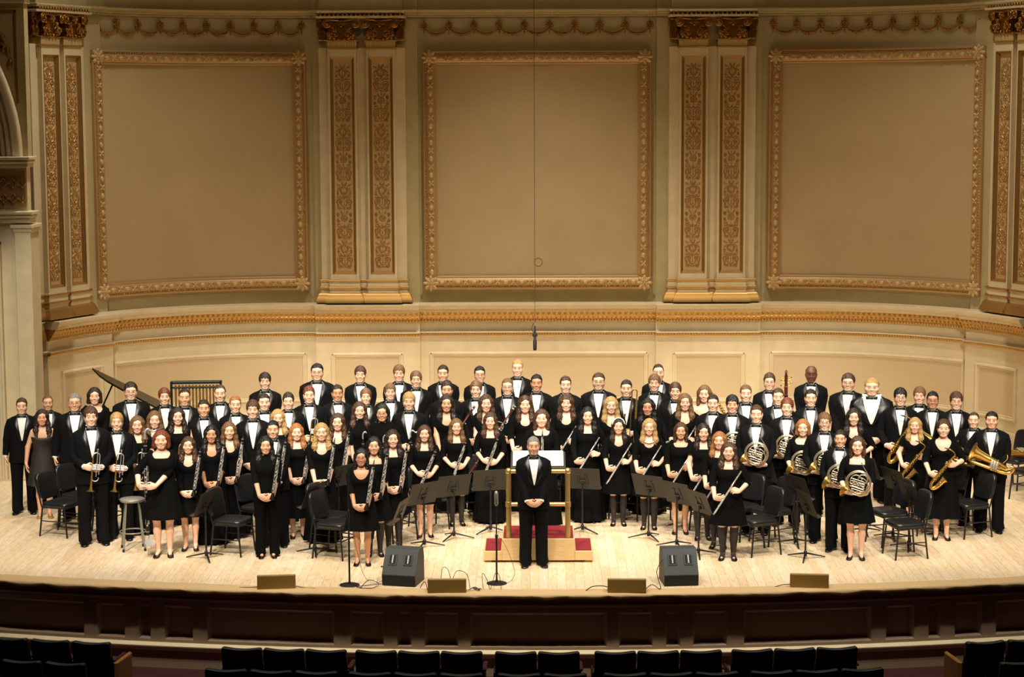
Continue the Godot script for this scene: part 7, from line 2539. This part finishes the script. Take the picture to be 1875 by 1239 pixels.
const STANDS := [
	[-4.44, 0.09, 77, 0.62, "music stand leaning left of the front left chairs"],
	[-3.03, -0.21, 67, 0.66, "music stand beside the woman in trousers"],
	[-2.80, -1.21, 50, 0.72, "music stand left of the short clarinettist"],
	[-1.82, 0.66, 77, 0.62, "music stand behind the left floor monitor"],
	[-1.58, -0.61, 43, 0.60, "music stand in front of the clarinettist in the cardigan"],
	[-1.19, -1.15, 28, 0.60, "music stand in front of the oboist with dark tights"],
	[-0.68, -1.57, 14, 0.60, "music stand in front of the oboist in the long gown"],
	[0.63, -1.56, -13, 0.62, "music stand in front of the flutist in the long gown"],
	[1.55, -1.13, -35, 0.60, "music stand in front of the blonde flutist"],
	[1.91, -0.59, -49, 0.60, "music stand in front of the flutist with short wavy hair"],
	[2.17, -0.06, -62, 0.58, "music stand left of the short flutist"],
	[3.19, -1.91, -47, 0.66, "music stand behind the right chairs"],
	[3.55, -0.70, -63, 0.66, "music stand in front of the bobbed horn player"],
	[3.56, 0.14, -75, 0.60, "music stand with edge-on desk before the horns"],
	[4.92, -1.09, -66, 0.68, "music stand right of the front horn player"],
	[5.02, -0.45, -73, 0.60, "music stand above the nearest right chair"],
	[4.59, -1.43, -61, 0.80, "music stand behind the front horn player"],
]

func build_stage_things() -> void:
	stage_materials()
	var c := make_chair()
	for a in CHAIRS: copy_of(c, Vector3(a[0], 0, a[1]), deg_to_rad(a[2]), a[3], "black stage chairs")
	c.free()
	for a in STANDS:
		var st := make_stand(a[3])
		st.name = numbered("music_stand")
		add_child(st)
		st.position = Vector3(a[0], 0, a[1])
		st.rotation.y = deg_to_rad(a[2])
		tag(st, a[4], "music stand", "black music stands")
	build_podium()
	mic_stand(Vector3(-2.35, 0, 1.57), "tall microphone stand in front of the short clarinettist", 1.5, false)
	mic_stand(Vector3(-0.52, 0, 1.49), "microphone stand with grey microphone in front of the podium", 0.98, true)
	wedge(Vector3(-1.69, 0, 1.42), -0.22, "grey floor monitor speaker at the left of the stage edge")
	wedge(Vector3(1.75, 0, 1.42), 0.1, "grey floor monitor speaker at the right of the stage edge")
	foot_box(Vector3(-3.24, 0, 1.72), 0.1, "brown wedge box at the stage edge, leftmost of four")
	foot_box(Vector3(-1.12, 0, 1.93), 0.03, "brown wedge box right of the left floor monitor")
	foot_box(Vector3(1.08, 0, 1.94), -0.03, "brown wedge box left of the right floor monitor")
	foot_box(Vector3(3.34, 0, 1.7), -0.1, "brown wedge box at the stage edge, rightmost of four")
	build_stool(Vector3(-5.46, 0, -0.45))
	build_piano(Vector3(-6.72, 0, -6.25), PI + 0.34)
	build_chimes(Vector3(-5.24, 0, -4.3), 0.1)
	build_hanging_mic(Vector3(-0.04, 2.72, -2.0))
	cable("thin black cable running from the short clarinettist to the left monitor", [Vector3(-2.33, 1.3, 1.5), Vector3(-2.3, 0.6, 1.4), Vector3(-2.2, 0.1, 1.35), Vector3(-2.05, 0.02, 1.55), Vector3(-1.93, 0.05, 1.5)], 0.0025)
	cable("thin cable hanging from the middle microphone stand to the floor", [Vector3(-0.51, 0.62, 1.48), Vector3(-0.4, 0.45, 1.45), Vector3(-0.3, 0.15, 1.4), Vector3(-0.34, 0.02, 1.42), Vector3(-0.46, 0.01, 1.6)], 0.0025)
	cable("coil of black cable left of the left floor monitor", [Vector3(-2.2, 0.008, 1.78), Vector3(-2.1, 0.1, 1.72), Vector3(-1.98, 0.04, 1.66), Vector3(-2.05, 0.02, 1.8), Vector3(-2.25, 0.01, 1.7), Vector3(-2.1, 0.01, 1.6), Vector3(-1.95, 0.03, 1.62)], 0.0043)
	cable("looped cable between the left monitor and the brown box", [Vector3(-1.46, 0.01, 1.75), Vector3(-1.4, 0.1, 1.8), Vector3(-1.36, 0.02, 1.9)], 0.0043)
	cable("cable loop standing up behind the left middle brown box", [Vector3(-1.2, 0.1, 1.83), Vector3(-1.18, 0.27, 1.82), Vector3(-1.12, 0.27, 1.82), Vector3(-1.08, 0.15, 1.83)], 0.0037)
	cable("low cable loop over the left middle brown box", [Vector3(-1.06, 0.12, 1.82), Vector3(-1.0, 0.24, 1.82), Vector3(-0.88, 0.2, 1.83), Vector3(-0.84, 0.03, 1.85)], 0.0037)
	cable("knot of cable right of the left middle brown box", [Vector3(-0.86, 0.02, 1.9), Vector3(-0.78, 0.05, 1.88), Vector3(-0.72, 0.02, 1.92), Vector3(-0.8, 0.03, 1.86), Vector3(-0.7, 0.02, 1.85)], 0.0056)
	cable("first upright cable loop left of the middle microphone stand", [Vector3(-0.68, 0.01, 1.82), Vector3(-0.69, 0.2, 1.8), Vector3(-0.64, 0.14, 1.8), Vector3(-0.6, 0.01, 1.82)], 0.0037)
	cable("second upright cable loop beside the middle microphone stand", [Vector3(-0.59, 0.01, 1.83), Vector3(-0.53, 0.2, 1.8), Vector3(-0.48, 0.17, 1.8), Vector3(-0.46, 0.01, 1.84)], 0.0037)
	cable("cable left of the right middle brown box", [Vector3(0.58, 0.01, 1.9), Vector3(0.66, 0.05, 1.86), Vector3(0.78, 0.06, 1.86), Vector3(0.86, 0.05, 1.9)], 0.0056)
	cable("cable loop between the right middle brown box and the right monitor", [Vector3(1.32, 0.03, 1.88), Vector3(1.4, 0.06, 1.8), Vector3(1.5, 0.02, 1.85), Vector3(1.46, 0.2, 1.7), Vector3(1.54, 0.3, 1.5)], 0.0050)
	cable("cable left of the rightmost brown box", [Vector3(2.92, 0.01, 1.72), Vector3(3.0, 0.03, 1.7), Vector3(3.12, 0.04, 1.7)], 0.0050)
	cable("cable left of the leftmost brown box", [Vector3(-3.7, 0.008, 1.7), Vector3(-3.58, 0.012, 1.72), Vector3(-3.47, 0.02, 1.72)], 0.0037)
	cable("cable right of the leftmost brown box", [Vector3(-3.0, 0.03, 1.72), Vector3(-2.9, 0.012, 1.74), Vector3(-2.75, 0.008, 1.76)], 0.0037)

func build_hall_seats() -> void:
	var proto := make_hall_seat()
	# front row: left edges of the runs of seats
	var runs := [[-6.4, 3, 0.5], [-3.62, 3, 0.485], [-2.08, 3, 0.485], [-0.5, 2, 0.485], [0.62, 3, 0.485], [2.17, 3, 0.485], [4.86, 3, 0.5]]
	var ord := ["first", "second", "third"]
	var where := ["at the far left", "left of the middle", "just left of the middle", "in the middle", "just right of the middle", "right of the middle", "at the far right"]
	for r in 2:
		for k in runs.size():
			var u: Array = runs[k]
			for j in int(u[1]):
				var x: float = u[0] + (j + 0.5) * u[2]
				if r == 1: x = x * 1.0 + 0.05
				var e := edge_frame(x * 0.94)
				var at := e * Vector3(1.86 + r * 0.86, FLOOR_LOW, 0)
				if absf(x) > 6.9: continue
				var o := copy_of(proto, at, asin(x / 31.0), "black hall seat, %s row, block %s, %s from left" % ["front" if r == 0 else "second", where[k], ord[j]], "hall seats below the stage")
				o.name = o.name
				if r == 0 and ((k == 0 and j == 2) or (k == 6 and j == 0)):
					var en := MB.new()
					var sg := 1.0 if k == 0 else -1.0
					en.box(Vector3(sg * 0.3, 0.32, -0.2), Vector3(0.05, 0.64, 0.46), 0.015)
					part(o, "end_panel", en, M.seat_wood)
				if r == 0:
					var ar := MB.new()
					ar.box(Vector3(0.25, 0.63, -0.22), Vector3(0.05, 0.03, 0.34), 0.01)
					part(o, "armrest", ar, M.carpet_red)
	proto.free()

func _ready() -> void:
	set_camera()
	set_lights()
	hall_materials()
	build_floor()
	build_back_wall()
	build_stage_front()
	build_shell()
	build_pilasters()
	build_frames()
	build_side_blocks()
	instrument_materials()
	band_materials()
	build_stage_things()
	build_band()
	build_hall_seats()
